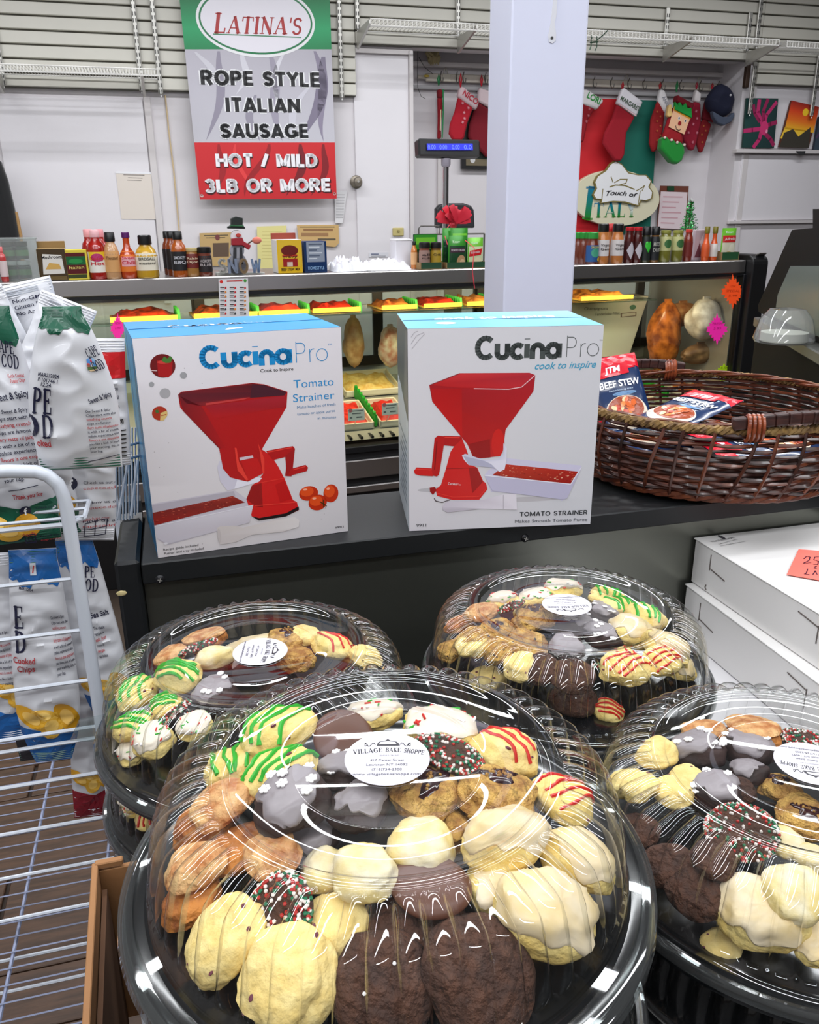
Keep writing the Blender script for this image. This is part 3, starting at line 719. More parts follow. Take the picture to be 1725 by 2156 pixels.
# thin cord hanging from the rail's left end
f, t = wall_thing('cord', 'thin dark cord looped at the left end of the coat rail', 'cord', W, AF - .03, 880, 160)
m = MB(); m.tube([(*f.L(880, 108)[:1], 0, f.L(880, 108)[1]), (f.L(879, 150)[0], 0, f.L(879, 150)[1]), (f.L(880, 185)[0], 0, f.L(880, 185)[1]), (f.L(887, 203)[0], 0, f.L(887, 203)[1]), (f.L(896, 208)[0], 0, f.L(896, 208)[1])], .0016, 5)
m.tube([(f.L(882, 120)[0], 0, f.L(882, 120)[1]), (f.L(893, 142)[0], -.01, f.L(893, 142)[1]), (f.L(912, 156)[0], 0, f.L(912, 156)[1])], .0016, 5)
part('loop', m, mat('cord_dark', S(60, 58, 58), .7), t, smooth=True)
m = MB(); m.ball((f.L(898, 160)[0], -.004, f.L(898, 160)[1]), .012, 8, (1.4, .5, .6)); part('yellow_tag', m, mat('tag_yellow', S(206, 178, 70), .5), t, smooth=True)
f, t = wall_thing('decoration', 'dusty yellow dried bunch hanging from the alcove ceiling', 'decoration', W, AF - .1, 915, 115)
m = MB(); r = random.Random(4)
for i in range(26):
    a = f.L(905 + r.uniform(-8, 16), 106 + r.uniform(0, 6)); b = f.L(913 + r.uniform(-10, 12), 124 + r.uniform(0, 14)); m.tube([(a[0], r.uniform(-.03, .03), a[1]), ((a[0] + b[0]) / 2 + .01, r.uniform(-.02, .02), (a[1] + b[1]) / 2), (b[0], 0, b[1])], (.008, .012, .004), 5)
part('stems', m, mat('dried', S(150, 136, 100), .9), t, smooth=True)
m = MB(); m.tube([(0, 0, .02), (0, .0, ZB_R + .03 - f.z)], .002, 5); part('string', m, mat('cord_dark'), t)

def stocking(lab, d, body, cuff=None, bc=S(150, 24, 36), cc=S(232, 228, 230), loop=None, lc=None, deco=None, th=.03, text=None):
    cx = sum(q[0] for q in body) / len(body); cy = min(q[1] for q in body)
    f, t = wall_thing('christmas_stocking', lab, 'stocking', W, AF - d, cx, cy, None)
    m = MB(); m.prism(f.P(body), -th / 2, th / 2); part('body', m, mat('felt_%d_%d_%d' % tuple(int(q * 999) for q in bc), bc, .9, bump=.4, bscale=150), t, bev=th * .42, smooth=True)
    if cuff: m = MB(); m.prism(f.P(cuff), -th / 2 - .006, th / 2 + .006); part('cuff', m, mat('plush_%d' % int(cc[0] * 999), cc, .95, bump=.5, bscale=120), t, bev=th * .4, smooth=True)
    q = loop or (cuff or body)[0]; a = f.L(*q)
    m = MB(); zt = W.loc(q[0], 178 if q[0] > 1100 else 160, AF)[1] - f.z
    m.tube([(a[0], 0, a[1] - .01), (a[0] - .006, 0, (a[1] + zt) / 2), (a[0], .0, max(zt, a[1] + .01)), (a[0] + .006, 0, (a[1] + zt) / 2), (a[0], 0, a[1] - .01)], .004, 6); part('loop', m, mat('loop_%d' % int((lc or bc)[1] * 999), lc or bc, .8), t)
    if deco or text:
        p = Print(.0008)
        if deco: deco(p, f)
        if text: p.text(text[0], f.L(*text[1]), f.L(*text[2]), text[3] * f.k(), text[4], 3, bold=.02)
        p.build('trim_print', lambda x, y, l: (x, -th / 2 - .007 - l, y), t, PRINT_MATT, kind='stuff')
    return f, t
def flakes(pts, col, r0=3.2):
    def g(p, f):
        for (x, y) in pts:
            c = f.L(x, y); r = r0 * f.k()
            for k in range(3):
                a = PI * k / 3 + .3; p.line([(c[0] - r * math.cos(a), c[1] - r * math.sin(a)), (c[0] + r * math.cos(a), c[1] + r * math.sin(a))], .0022, col, 1)
    return g
stocking('thin stocking seen edge-on with green edge, at the left end of the rail', .06, [(921, 205), (931, 205), (932, 230), (928, 262), (929, 292), (921, 294), (922, 250)], [(920, 188), (932, 189), (932, 208), (921, 208)], S(150, 20, 34), S(120, 18, 32), (924, 176), S(20, 110, 60), th=.03,
         deco=lambda p, f: (p.line(f.P([(931, 190), (931, 240), (929, 290)]), .008, S(20, 120, 66), 1), p.line(f.P([(926, 232), (925, 275)]), .006, S(220, 200, 160), 1)))
stocking('shiny red stocking with pale lettered cuff left of the pillar', .10, [(964, 204), (996, 226), (984, 258), (977, 290), (970, 297), (953, 296), (945, 282), (947, 262), (957, 236)], [(966, 186), (974, 182), (1008, 216), (1001, 233), (962, 205)], S(176, 20, 40), S(216, 190, 194), (970, 180), deco=flakes([(972, 218), (984, 228), (975, 238), (972, 258), (976, 250)], S(236, 170, 180)), text=('NICO', (971, 200), (1001, 222), 12, S(190, 40, 60)))
stocking('dark red knitted stocking half hidden behind the pillar', .04, [(1004, 214), (1040, 236), (1040, 330), (1022, 330), (1000, 305), (985, 290), (988, 262)], [(1008, 184), (1050, 200), (1044, 236), (1004, 214)], S(124, 18, 34), S(220, 200, 204), (1014, 178))
stocking('sequinned red stocking with green lettered cuff just right of the pillar', .06, [(1215, 210), (1252, 228), (1238, 252), (1228, 300), (1190, 300), (1195, 240)], [(1215, 186), (1236, 190), (1270, 212), (1255, 232), (1212, 216)], S(150, 20, 34), S(232, 228, 230), (1225, 180), deco=flakes([(1238, 230), (1236, 244), (1232, 256)], S(210, 120, 130)), text=('LORI', (1232, 206), (1258, 221), 13, S(40, 150, 60)))
stocking('large plain red stocking with white lettered cuff over the two-colour flag', .09, [(1298, 219), (1336, 246), (1318, 280), (1314, 326), (1306, 340), (1292, 338), (1268, 302), (1272, 280), (1288, 250)], [(1309, 186), (1314, 186), (1352, 215), (1337, 247), (1297, 219)], S(158, 18, 36), S(234, 230, 236), (1311, 186), deco=lambda p, f: p.line(f.P([(1299, 219), (1336, 245)]), .006, S(240, 200, 204), 2), text=('MARGARET', (1302, 211), (1342, 236), 9, S(80, 100, 80)))
f6, t6 = stocking('red stocking with white lettered cuff left of the smiling-face stocking', .07, [(1384, 212), (1399, 236), (1394, 282), (1381, 318), (1373, 321), (1367, 302), (1370, 252)], [(1388, 188), (1397, 190), (1407, 218), (1397, 240), (1384, 213)], S(150, 24, 30), S(232, 228, 230), (1390, 184), deco=flakes([(1380 + i % 2 * 7, 236 + i * 10) for i in range(8)], S(190, 110, 50), 2.2), text=('ANNA', (1390, 206), (1402, 232), 8, S(150, 150, 160)))
def face_deco(p, f):
    k = f.k()
    p.poly(f.P([(1413, 228), (1449, 246), (1435, 284), (1402, 268)]), S(242, 190, 150), 1)
    p.poly(f.P([(1414, 225), (1451, 243), (1447, 253), (1412, 234)]), S(222, 150, 40), 1.6)
    for e in ((1424, 250), (1437, 256)): p.ell(*f.L(*e), 3 * k, 3.4 * k, WHT, 2); p.ell(*f.L(*e), 1.8 * k, 2.2 * k, BLK, 3)
    p.ell(*f.L(1425, 261), 4.6 * k, 4.6 * k, S(150, 20, 26), 4)
    p.line(f.P([(1417, 266), (1418, 273), (1424, 276), (1427, 273)]), 1.6 * k, BLK, 3)
f, t = stocking('stocking shaped as a smiling face with green hat and green toe', .13, [(1414, 224), (1450, 244), (1436, 285), (1437, 306), (1392, 294), (1401, 268)], [(1424, 200), (1428, 204), (1458, 220), (1453, 232), (1421, 216)], S(160, 24, 34), S(120, 20, 34), (1425, 190), S(20, 110, 50), deco=face_deco, th=.05)
m = MB(); m.prism(f.P([(1390, 293), (1398, 286), (1405, 296), (1412, 291), (1418, 301), (1426, 298), (1436, 307), (1437, 322), (1431, 339), (1421, 346), (1409, 342), (1387, 314)]), -.036, .03); part('green_toe', m, mat('felt_green', S(14, 140, 44), .9, sheen=.3), t, bev=.014, smooth=True)
m = MB(); m.prism(f.P([(1414, 232), (1415, 215), (1421, 224), (1425, 216), (1431, 226), (1437, 218), (1441, 230), (1449, 228), (1450, 250)]), -.042, -.015); part('green_hat', m, mat('felt_green2', S(24, 150, 60), .9), t, bev=.005)
m = MB(); m.prism(f.P([(1404, 222), (1410, 221), (1411, 245), (1404, 248), (1400, 244)]), -.03, .0); part('ear', m, mat('felt_skin', S(238, 200, 130), .9), t, bev=.006)
for q in ((1393, 291), (1407, 296), (1419, 301), (1434, 306)): m = MB(); a = f.L(*q); m.ball((a[0], -.04, a[1]), .009, 8); part('pompom', m, mat('plush_pink', S(244, 214, 206), .9), t, smooth=True)
stocking('wine red snowflake stocking with white cuff right of the smiling-face stocking', .07, [(1460, 214), (1474, 217), (1475, 258), (1465, 302), (1459, 318), (1450, 316), (1431, 286), (1437, 258), (1450, 240)], [(1464, 188), (1475, 198), (1472, 218), (1459, 214)], S(146, 16, 44), S(236, 228, 228), (1467, 184), deco=flakes([(1462, 235), (1456, 262), (1446, 280), (1464, 280), (1455, 300), (1464, 250)], S(230, 140, 160)))
stocking('dark red stocking hanging behind the navy cap', .05, [(1482, 249), (1497, 262), (1487, 294), (1478, 321), (1472, 321), (1465, 297), (1470, 266)], [(1486, 210), (1505, 214), (1505, 258), (1478, 252)], S(136, 18, 28), S(120, 20, 34), (1500, 184), deco=flakes([(1478, 266), (1474, 284), (1482, 276), (1475, 300)], S(200, 120, 60), 2.2))
f, t = wall_thing('baseball_cap', 'navy baseball cap with grey visor hung at the rail end', 'cap', W, AF - .10, 1506, 215)
m = MB(); m.prism(f.P([(1498, 184), (1508, 179), (1520, 184), (1529, 196), (1533, 212), (1526, 240), (1514, 248), (1500, 247), (1480, 232), (1481, 212), (1488, 198)]), -.10, .02); part('crown', m, mat('cap_navy', S(22, 26, 52), .85), t, bev=.045, smooth=True)
m = MB(); m.prism(f.P([(1480, 238), (1500, 250), (1514, 250), (1525, 240), (1524, 250), (1519, 260), (1503, 268), (1490, 263), (1482, 250)]), -.11, -.07); part('visor', m, mat('cap_grey', S(66, 74, 92), .85), t, bev=.006, smooth=True)
m = MB(); a = f.L(1518, 205); m.ball((a[0], -.1, a[1]), .007, 8); part('badge', m, mat('badge_white', S(220, 220, 226), .5), t)
m = MB(); m.tube([(0, .02, 0), (0, .06, .03)], .004, 5); part('peg_loop', m, mat('cord_dark'), t)

# ---- two-colour flag and oval sign
f, t = wall_thing('flag', 'red and dark green two-colour cloth flag behind the oval sign', 'flag', W, AF - .0, 1300, 210)
m = MB(); m.prism(f.P([(1180, 205), (1299, 209), (1297, 492), (1176, 492)]), -.006, 0); part('red_half', m, mat('flag_red', S(206, 24, 36), .7), t)
m = MB(); m.prism(f.P([(1299, 209), (1386, 212), (1368, 492), (1297, 492)]), -.006, 0); part('green_half', m, mat('flag_green', S(6, 104, 88), .7), t)
f, t = wall_thing('sign', 'oval cream shop sign with white chef hat on the flag', 'sign', W, AF - .04, 1296, 418)
k = f.k()
def ellp(cx, cy, rx, ry, rot=0, n=48): return [(cx + rx * math.cos(a) * math.cos(rot) - ry * math.sin(a) * math.sin(rot), cy + rx * math.cos(a) * math.sin(rot) + ry * math.sin(a) * math.cos(rot)) for a in (2 * PI * i / n for i in range(n))]
m = MB(); m.prism(f.P(ellp(1294, 417, 92, 59, .03)), -.02, .02); part('oval_board', m, mat('sign_cream', S(226, 220, 190), .4), t, bev=.003)
p = Print(.0012)
hat = [(1291, 341), (1304, 349), (1317, 366), (1338, 370), (1353, 370), (1364, 382), (1359, 394), (1367, 405), (1365, 417), (1354, 422), (1343, 420), (1338, 432), (1310, 424), (1285, 423), (1261, 427), (1263, 419), (1250, 418), (1245, 410), (1252, 397), (1248, 384), (1254, 372), (1271, 361), (1281, 347)]
hc = (1306, 392)
def grow(P, g): return [(x + (x - hc[0]) / math.hypot(x - hc[0], y - hc[1]) * g, y + (y - hc[1]) / math.hypot(x - hc[0], y - hc[1]) * g) for x, y in P]
OL = S(134, 120, 66)
def italy_col(y): return mixc(S(60, 140, 40), S(238, 240, 236), min(1, y * 1.8)) if y < .55 else mixc(S(238, 240, 236), S(0, 120, 160), min(1, (y - .55) * 2.2))
p.serif('I', f.L(1222, 461), f.L(1245, 463), 68 * k, WHT, 1.5, colfn=italy_col)
p.serif('TALY', f.L(1246, 458), f.L(1337, 457), 31 * k, WHT, 1.5, colfn=italy_col)
hp = Print(.0012)
hp.poly(f.P(grow(hat, 3)), OL, 2); hp.poly(f.P(hat), S(240, 240, 242), 3)
m = MB(); m.prism(f.P(grow(hat, 3)), -.034, -.021); part('chef_hat', m, mat('sign_olive', OL, .5), t, bev=.002)
p.line(f.P([(1281, 373), (1286, 383)]), 1.6 * k, OL, 1); p.build('painted_letters', lambda x, y, l: (x, -.0205 - l, y), t, PRINT)
hp.line(f.P([(1281, 373), (1285, 384)]), 2 * k, OL, 4); hp.line(f.P([(1288, 385), (1300, 378), (1315, 378), (1312, 386), (1298, 390)]), 2 * k, OL, 4); hp.line(f.P([(1278, 394), (1290, 390), (1310, 391), (1330, 399)]), 2.4 * k, OL, 4); hp.line(f.P([(1334, 402), (1345, 396), (1351, 391), (1346, 402)]), 2 * k, OL, 4)
hp.line(f.P([(1264, 398), (1261, 425)]), 2 * k, OL, 4); hp.line(f.P([(1342, 402), (1338, 430)]), 2 * k, OL, 4)
hp.text('Touch of', f.L(1270, 412), f.L(1335, 417), 9.5 * k, BLK, 5, bold=.02, shear=.3, arch=.04)
hp.build('hat_print', lambda x, y, l: (x, -.0335 - l, y), t, PRINT)
# clipboard, picture frame
f, t = wall_thing('clipboard', 'brown clipboard with pale pink handwritten sheet right of the sign', 'clipboard', W, AF - .01, 1417, 437)
panel(t, f, [(1390, 391), (1450, 392), (1444, 484), (1383, 481)], .005, mat('clip_brown', S(112, 62, 48), .4), 'board')
p = Print(.0008); p.poly(f.P([(1391, 403), (1447, 405), (1441, 483), (1384, 480)]), S(226, 208, 212), 1)
for i in range(6): p.line(f.P([(1396 - i, 414 + i * 11), (1436 - i - (i % 3) * 6, 415 + i * 11)]), 2.4 * f.k(), S(206, 160, 168), 2)
p.build('sheet', lambda x, y, l: (x, -.005 - l, y), t, PRINT_MATT)
panel(t, f, [(1404, 392), (1418, 392), (1418, 402), (1404, 402)], .008, mat('clip_green', S(30, 70, 44), .4), 'clip', y=-.004)
f, t = wall_thing('picture_frame', 'small black framed picture half behind the pillar', 'picture', W, AF - .0, 1000, 300)
panel(t, f, [(969, 232), (1040, 232), (1040, 357), (970, 356)], .02, mat('frame_black', S(22, 20, 22), .4), 'frame')
p = Print(.0008); p.poly(f.P([(978, 240), (1036, 240), (1036, 350), (979, 350)]), S(40, 46, 42), 1); p.poly(f.P([(979, 334), (1036, 336), (1036, 350), (979, 349)]), S(120, 110, 90), 2); p.ell(*f.L(993, 337), 6 * f.k(), 7 * f.k(), S(214, 214, 214), 3); p.build('picture', lambda x, y, l: (x, -.0205 - l, y), t, PRINT_GLOSS)
# green wire hook on the slats by the pillar
f, t = wall_thing('wire_hook', 'small dark green wire hook clipped on the slats beside the pillar', 'hook', W, -.385, 1252, 85)
m = MB()
def L3(x, y, d=0.0): a = f.L(x, y); return (a[0], d, a[1])
m.tube([L3(1245, 74), L3(1245, 95), L3(1242, 105)], .003, 5); m.tube([L3(1257, 76), L3(1257, 98), L3(1253, 107)], .003, 5); m.tube([L3(1243, 90), L3(1259, 88)], .004, 5); m.tube([L3(1258, 84), L3(1270, 74), L3(1280, 64)], .003, 5); m.tube([L3(1245, 80, -.01), L3(1245, 80, .0)], .003, 5)
part('wires', m, mat('wire_green', S(40, 66, 50), .4, metal=.4), t)

# ---- paintings on the ledge
def painting(lab, pts, fn, side=S(30, 60, 54)):
    cx = sum(q[0] for q in pts) / 4; cy = sum(q[1] for q in pts) / 4
    f, t = wall_thing('painting', lab, 'painting', W, -.018, cx, cy)
    m = MB(); m.prism(f.P(pts), -.014, 0); part('canvas', m, mat('canvas_%d' % int(cx), side, .8), t)
    p = Print(.0006); fn(p, f); p.build('paint', lambda x, y, l: (x, -.0142 - l, y), t, PRINT_MATT)
def flower(p, f):
    k = f.k()
    p.poly(f.P([(1570, 208), (1636, 209), (1627, 311), (1561, 310)]), [S(24, 70, 66), S(16, 52, 50), S(16, 44, 46), S(20, 60, 56)], 1)
    PK = S(190, 40, 104); P2 = S(150, 24, 80)
    for (a, b, w, c) in [((1602, 262), (1596, 212), 9, PK), ((1606, 262), (1614, 210), 8, P2), ((1604, 268), (1632, 216), 8, PK), ((1598, 272), (1564, 276), 9, PK), ((1600, 278), (1584, 310), 9, PK), ((1606, 280), (1626, 306), 9, P2), ((1608, 266), (1632, 258), 9, P2), ((1596, 256), (1584, 222), 7, P2)]:
        m_ = ((a[0] + b[0]) / 2 + (b[1] - a[1]) * .12, (a[1] + b[1]) / 2); p.line(f.P([a, m_, b]), w * k, c, 2)
    p.ell(*f.L(1606, 270), 11 * k, 15 * k, S(206, 50, 112), 3); p.ell(*f.L(1611, 277), 3 * k, 4 * k, S(236, 150, 180), 4)
painting('painting of a magenta flower on dark green, left on the ledge', [(1570, 207), (1636, 208), (1627, 312), (1561, 311)], flower)
def sunset(p, f):
    k = f.k(); Y = [(212, 226), (232, 244), (252, 262), (272, 280)]; cs = [S(150, 30, 20), S(226, 70, 24), S(240, 120, 30), S(248, 190, 40)]
    def xs(tt): return lerp(1664, 1640, tt), lerp(1722, 1702, tt)
    for i in range(3):
        a, b = i * .2, (i + 1) * .2; l0, r0 = xs(a); l1, r1 = xs(b)
        p.poly(f.P([(l0, Y[i][0]), (r0, Y[i][1]), (r1, Y[i + 1][1]), (l1, Y[i + 1][0])]), [cs[i], cs[i], cs[i + 1], cs[i + 1]], 1)
    p.poly(f.P([(1650, 268), (1704, 276), (1698, 300), (1640, 292)]), S(250, 204, 60), 1)
    p.poly(f.P([(1648, 280), (1667, 272), (1678, 288), (1704, 268), (1700, 312), (1638, 310)]), S(58, 54, 46), 2)
    p.ell(*f.L(1693, 237), 8 * k, 8 * k, S(252, 206, 40), 3)
painting('sunset painting with dark mountains and yellow sun, tilted on the ledge', [(1664, 212), (1722, 226), (1700, 312), (1638, 310)], sunset, S(90, 40, 24))
painting('dark painting cut off at the right edge of the photo', [(1722, 246), (1780, 248), (1772, 318), (1710, 316)], lambda p, f: (p.poly(f.P([(1723, 247), (1780, 249), (1772, 317), (1711, 315)]), S(54, 70, 84), 1), p.line(f.P([(1716, 290), (1730, 270)]), 5 * f.k(), S(90, 60, 100), 2)), S(40, 46, 60))
# tag under the ledge
f, t = wall_thing('card', 'small dark card tucked under the painting ledge', 'card', W, -.055, 1686, 324)
panel(t, f, [(1676, 318), (1696, 318), (1694, 327), (1684, 326)], .003, mat('card_dark', S(50, 50, 52), .6), 'sheet')
# ================================================================ deli case
M_steel = mat('brushed_steel', S(196, 192, 190), .32, metal=1.0, bump=.05, bscale=60, stretch=(.3, 8, 8))
M_blackp = mat('black_plastic', S(18, 18, 20), .4)
M_blackm = mat('black_metal', S(24, 24, 28), .35, metal=.3)
M_glass = clear_mat('case_glass', (.93, .97, .95), .02, 1.0)
kx = lambda px, py=600, d=0: K.loc(px, py, d)[0]
u0, u1 = -1.2, kx(1571, 560)
KD = .80
case = thing('deli_case', 'long refrigerated deli case with steel top, glass front and black end panel', 'display case', K.at(0, 0, 0), K.yaw)
def kpart(name, boxes, m_, b=.003, parent=None, **k):
    m = MB()
    for (a0, a1, d0, d1, z0, z1) in boxes: m.box(((a0 + a1) / 2, (d0 + d1) / 2, (z0 + z1) / 2), (a1 - a0, d1 - d0, z1 - z0), b)
    return part(name, m, m_, parent or case, **k)
kpart('top', [(u0, u1, 0, .46, 1.219, CASE_Z)], M_steel, .004)
kpart('top_rim', [(u0, u1, .004, .05, 1.205, 1.219)], M_blackp, .001)
kpart('roof_lining', [(u0, u1, .05, .46, 1.19, 1.205)], mat('case_white', S(214, 218, 212), .5))
# end panel: rounded black profile
m = MB(); pr = [(-.05, .0), (-.05, 1.26)] + [(-.05 + .05 - .05 * math.cos(a), 1.262 + .045 * math.sin(a)) for a in (PI / 2 * i / 5 for i in range(6))] + [(.5, 1.307), (.84, 1.0), (.84, 0)]
m.prism(pr, kx(1571, 560) + .001, kx(1603, 560), 'YZ'); part('end_panel', m, M_blackp, case, bev=.006)
m = MB(); m.box((kx(1592, 550), -.02, 1.302), (.05, .05, .008), .003, rot=Matrix.Rotation(-.5, 3, 'X')); part('end_cap', m, M_steel, case)
ps = [kx(1553, 700), kx(1560, 700), kx(1567, 700)]
for u in ps: kpart('post', [(u - .012, u + .009, -.012, .03, .5, 1.215)], M_blackm if u != ps[1] else mat('post_grey', S(70, 72, 84), .3, metal=.6), .003)
gx1 = ps[0] - .012
panes = [(u0, kx(100)), (kx(100) + .004, kx(1120)), (kx(1120) + .004, gx1)]
for a, b in panes: kpart('glass_pane', [(a, b, .0, .006, .52, 1.206)], M_glass, 0)
z_sill = K.loc(800, 935)[1]
kpart('front_sill', [(u0, gx1, -.01, .05, z_sill - .03, z_sill)], M_blackp)
kpart('front_board', [(u0, u1, .0, .04, .0, z_sill - .03)], M_blackp)
for (ya, yb_) in ((962, 1000), (1016, 1030)):
    za, zb_ = K.loc(800, ya)[1], K.loc(800, yb_)[1]; kpart('steel_band', [(u0, u1, -.02, -.001, zb_, za)], M_steel, .004)
kpart('end_lining', [(kx(1571, 560) - .006, kx(1571, 560), .05, KD - .02, .5, 1.19)], mat('lining_steel', S(190, 186, 176), .35, metal=.6), 0)
kpart('case_back', [(u0, u1, KD - .02, KD, 0, .78), (u0, u1, KD - .02, KD, 1.17, 1.205)], mat('case_inner', S(200, 204, 200), .5), 0)
kpart('case_back_roof', [(u0, u1, .46, KD, 1.19, 1.205)], mat('case_white'), .0)
# sliding rear doors: dark frames with glass
fr = [kx(x, 700, KD) for x in (60, 420, 790, 1000, 1330, 1560)]
M_rear = mat('rear_door_view', S(176, 178, 166), .25)
for i in range(5):
    a, b = fr[i], fr[i + 1]; off = .02 * (i % 2)
    dd = kpart('rear_door', [(a - .02, a + .03, KD - .05 - off, KD - .03 - off, .76, 1.18), (b - .03, b + .02, KD - .05 - off, KD - .03 - off, .76, 1.18), (a, b, KD - .05 - off, KD - .03 - off, .76, .81), (a, b, KD - .05 - off, KD - .03 - off, 1.15, 1.18)], M_blackp, .002)
    kpart('pane', [(a + .03, b - .03, KD - .04 - off, KD - .036 - off, .81, 1.15)], clear_mat('rear_glass', (.8, .85, .8), .05, 1.2, haze=.15), 0, parent=dd)
# middle shelf with meat and its warm lamp, slanted deck
kpart('shelf', [(u0, kx(1352, 650, .3), .18, .52, 1.085, 1.093)], clear_mat('shelf_glass', (.86, .95, .9), .05, 1.0), 0)
dz0, dz1 = z_sill + .035, .715
m = MB(); m.add([(u0, .05, dz0 - .02), (gx1, .05, dz0 - .02), (gx1, .77, dz1 - .02), (u0, .77, dz1 - .02)], [(0, 1, 2, 3)]); part('deck', m, mat('deck_steel', S(190, 190, 180), .4, metal=.6), case)
m = MB()
for i in range(90): u = lerp(u0, gx1, i / 90); m.box((u, .08, dz0 - .012), (.012, .06, .01))
part('deck_grille', m, M_blackp, case, kind='stuff')
lt = bpy.data.lights.new('case_lamp', 'AREA'); lt.shape = 'RECTANGLE'; lt.size = 4.0; lt.size_y = .05; lt.energy = 48; lt.color = (1.0, .74, .42)
lo = bpy.data.objects.new('case_lamp', lt); COL.objects.link(lo); lo.parent = case; lo.location = ((u0 + gx1) / 2, .1, 1.185); lo.rotation_euler = (math.radians(28), 0, 0)
kpart('lamp_holder', [(u0, gx1, .07, .13, 1.188, 1.2)], mat('case_white'), .002)

# ---- food on the deck: trays
M_traym = mat('tray_cream', S(222, 214, 190), .4); 
def deckpt(u, t): return K.at(u, lerp(.08, .76, t), lerp(dz0, dz1, t) - .010)
slope = math.atan2(dz1 - dz0, .68)
r = random.Random(11)
foods = [('sliced red meat', S(206, 44, 30), S(160, 20, 16)), ('yellow cheese salad', S(236, 206, 130), S(214, 170, 84)), ('ground red meat', S(214, 52, 36), S(170, 26, 20)), ('amber cured meat', S(206, 130, 60), S(150, 70, 30))]
def food_mesh(seed, w, d, h, n=12):
    rr = random.Random(seed); off = rr.random() * 50
    def fn(a, b):
        x = (a - .5) * w; y = (b - .5) * d; e = min(1, min(a, 1 - a, b, 1 - b) * 6)
        z = e * (h + h * .7 * noise.noise(Vector((x * 22 + off, y * 22, 0)))); return (x, y, max(.0, z))
    m = MB(); m.grid(fn, n, n); return m
def meat_tray(u, t, fi, lab, w=.2, d=.26):
    p = deckpt(u, t); o = thing('food_tray', lab, 'food tray', p, rot=(slope, 0, K.yaw))
    m = MB()
    for s in (-1, 1): m.box((s * (w / 2 - .004), 0, .016), (.008, d, .032), .002); m.box((0, s * (d / 2 - .004), .016), (w, .008, .032), .002)
    m.box((0, 0, .003), (w, d, .006)); part('tray', m, M_traym, o)
    nm, c1, c2 = foods[fi]; m = food_mesh(int(u * 100) + fi, w - .02, d - .02, .035); part('filling', m, mat('food_%d' % fi, c1, .45, vscale=40, col2=c2, bump=.6, bscale=60), o, smooth=True)
    for (x, y) in ((-1, -1), (1, -1)): pass
def divider(u, t0, t1, lab):
    a, b = deckpt(u, t0), deckpt(u - .0, t1); o = thing('divider', lab, 'divider', a, rot=(slope, 0, K.yaw))
    L = (b - a).length; m = MB()
    n = 16
    for i in range(n): y = L * (i + .5) / n; m.prism([(y - L / n * .7, .0), (y + L / n * .7, 0), (y + L / n * .3, .05 + .012 * (i % 2)), (y - L / n * .2, .058)], -.007, .007, 'YZ')
    part('plastic_parsley', m, mat('parsley', S(30, 150, 40), .5), o)
spots = [(kx(660, 860, .3), 'hidden'), (kx(742, 860, .3), ''), (kx(822, 860, .3), '')]
tx = [(kx(740, 860, .25), .2, 2, 'tray of red ground meat in the deli case beside the left strainer box'), (kx(818, 860, .25), .2, 0, 'tray of red meat in the deli case beside the right strainer box'),
      (kx(775, 820, .6), .72, 1, 'wide tray of pale yellow cheese behind the red meat in the case'),
      (kx(1330, 780, .25), .2, 3, 'tray of amber sliced meat in the case behind the wicker basket'), (kx(1440, 790, .25), .2, 3, 'tray of brown cured meat in the case near the green divider'), (kx(1500, 780, .4) - .12, .50, 1, 'tray of yellow cheese logs at the right end of the case')]
for (u, t, fi, lab) in tx: meat_tray(u, t + .08, fi, lab, w=.155 if fi != 1 else .3)
divider(kx(701, 860, .25), .12, .62, 'green plastic parsley divider left in the gap between the strainer boxes'); divider(kx(779, 860, .25), .12, .62, 'green plastic parsley divider right in the gap between the strainer boxes'); divider(kx(1388, 780, .25), .12, .5, 'green plastic parsley divider in the case behind the wicker basket')
def price_tag(px, py, lab):
    u, z = K.loc(px, py, .06); t = thing('price_tag', lab, 'price tag', K.at(u, .07, z), K.yaw)
    m = MB(); m.box((0, 0, 0), (.078, .003, .055), .001); part('card', m, mat('tag_card', S(210, 210, 196), .5), t)
    m = MB()
    m.tube([(.0, .004, -.02), (.0, .03, -.05), (.0, .06, -.07)], .002, 4); part('pin', m, M_std, t)
    p = Print(.0008); 
    for (x0, z0, x1, z1, w) in ((-.03, .018, .03, .018, .004), (-.02, .006, .02, .006, .005), (-.03, -.012, -.022, -.012, .008), (.0, -.012, .026, -.012, .006)): p.line([(x0, z0), (x1, z1)], w, S(110, 112, 110), 1)
    p.ell(-.028, .022, .009, .009, S(190, 110, 110), 2); p.build('print', lambda x, y, l: (x, -.0016 - l, y), t)
price_tag(752, 874, 'small price tag on the left tray in the gap between the boxes'); price_tag(823, 862, 'small price tag on the right tray in the gap between the boxes')
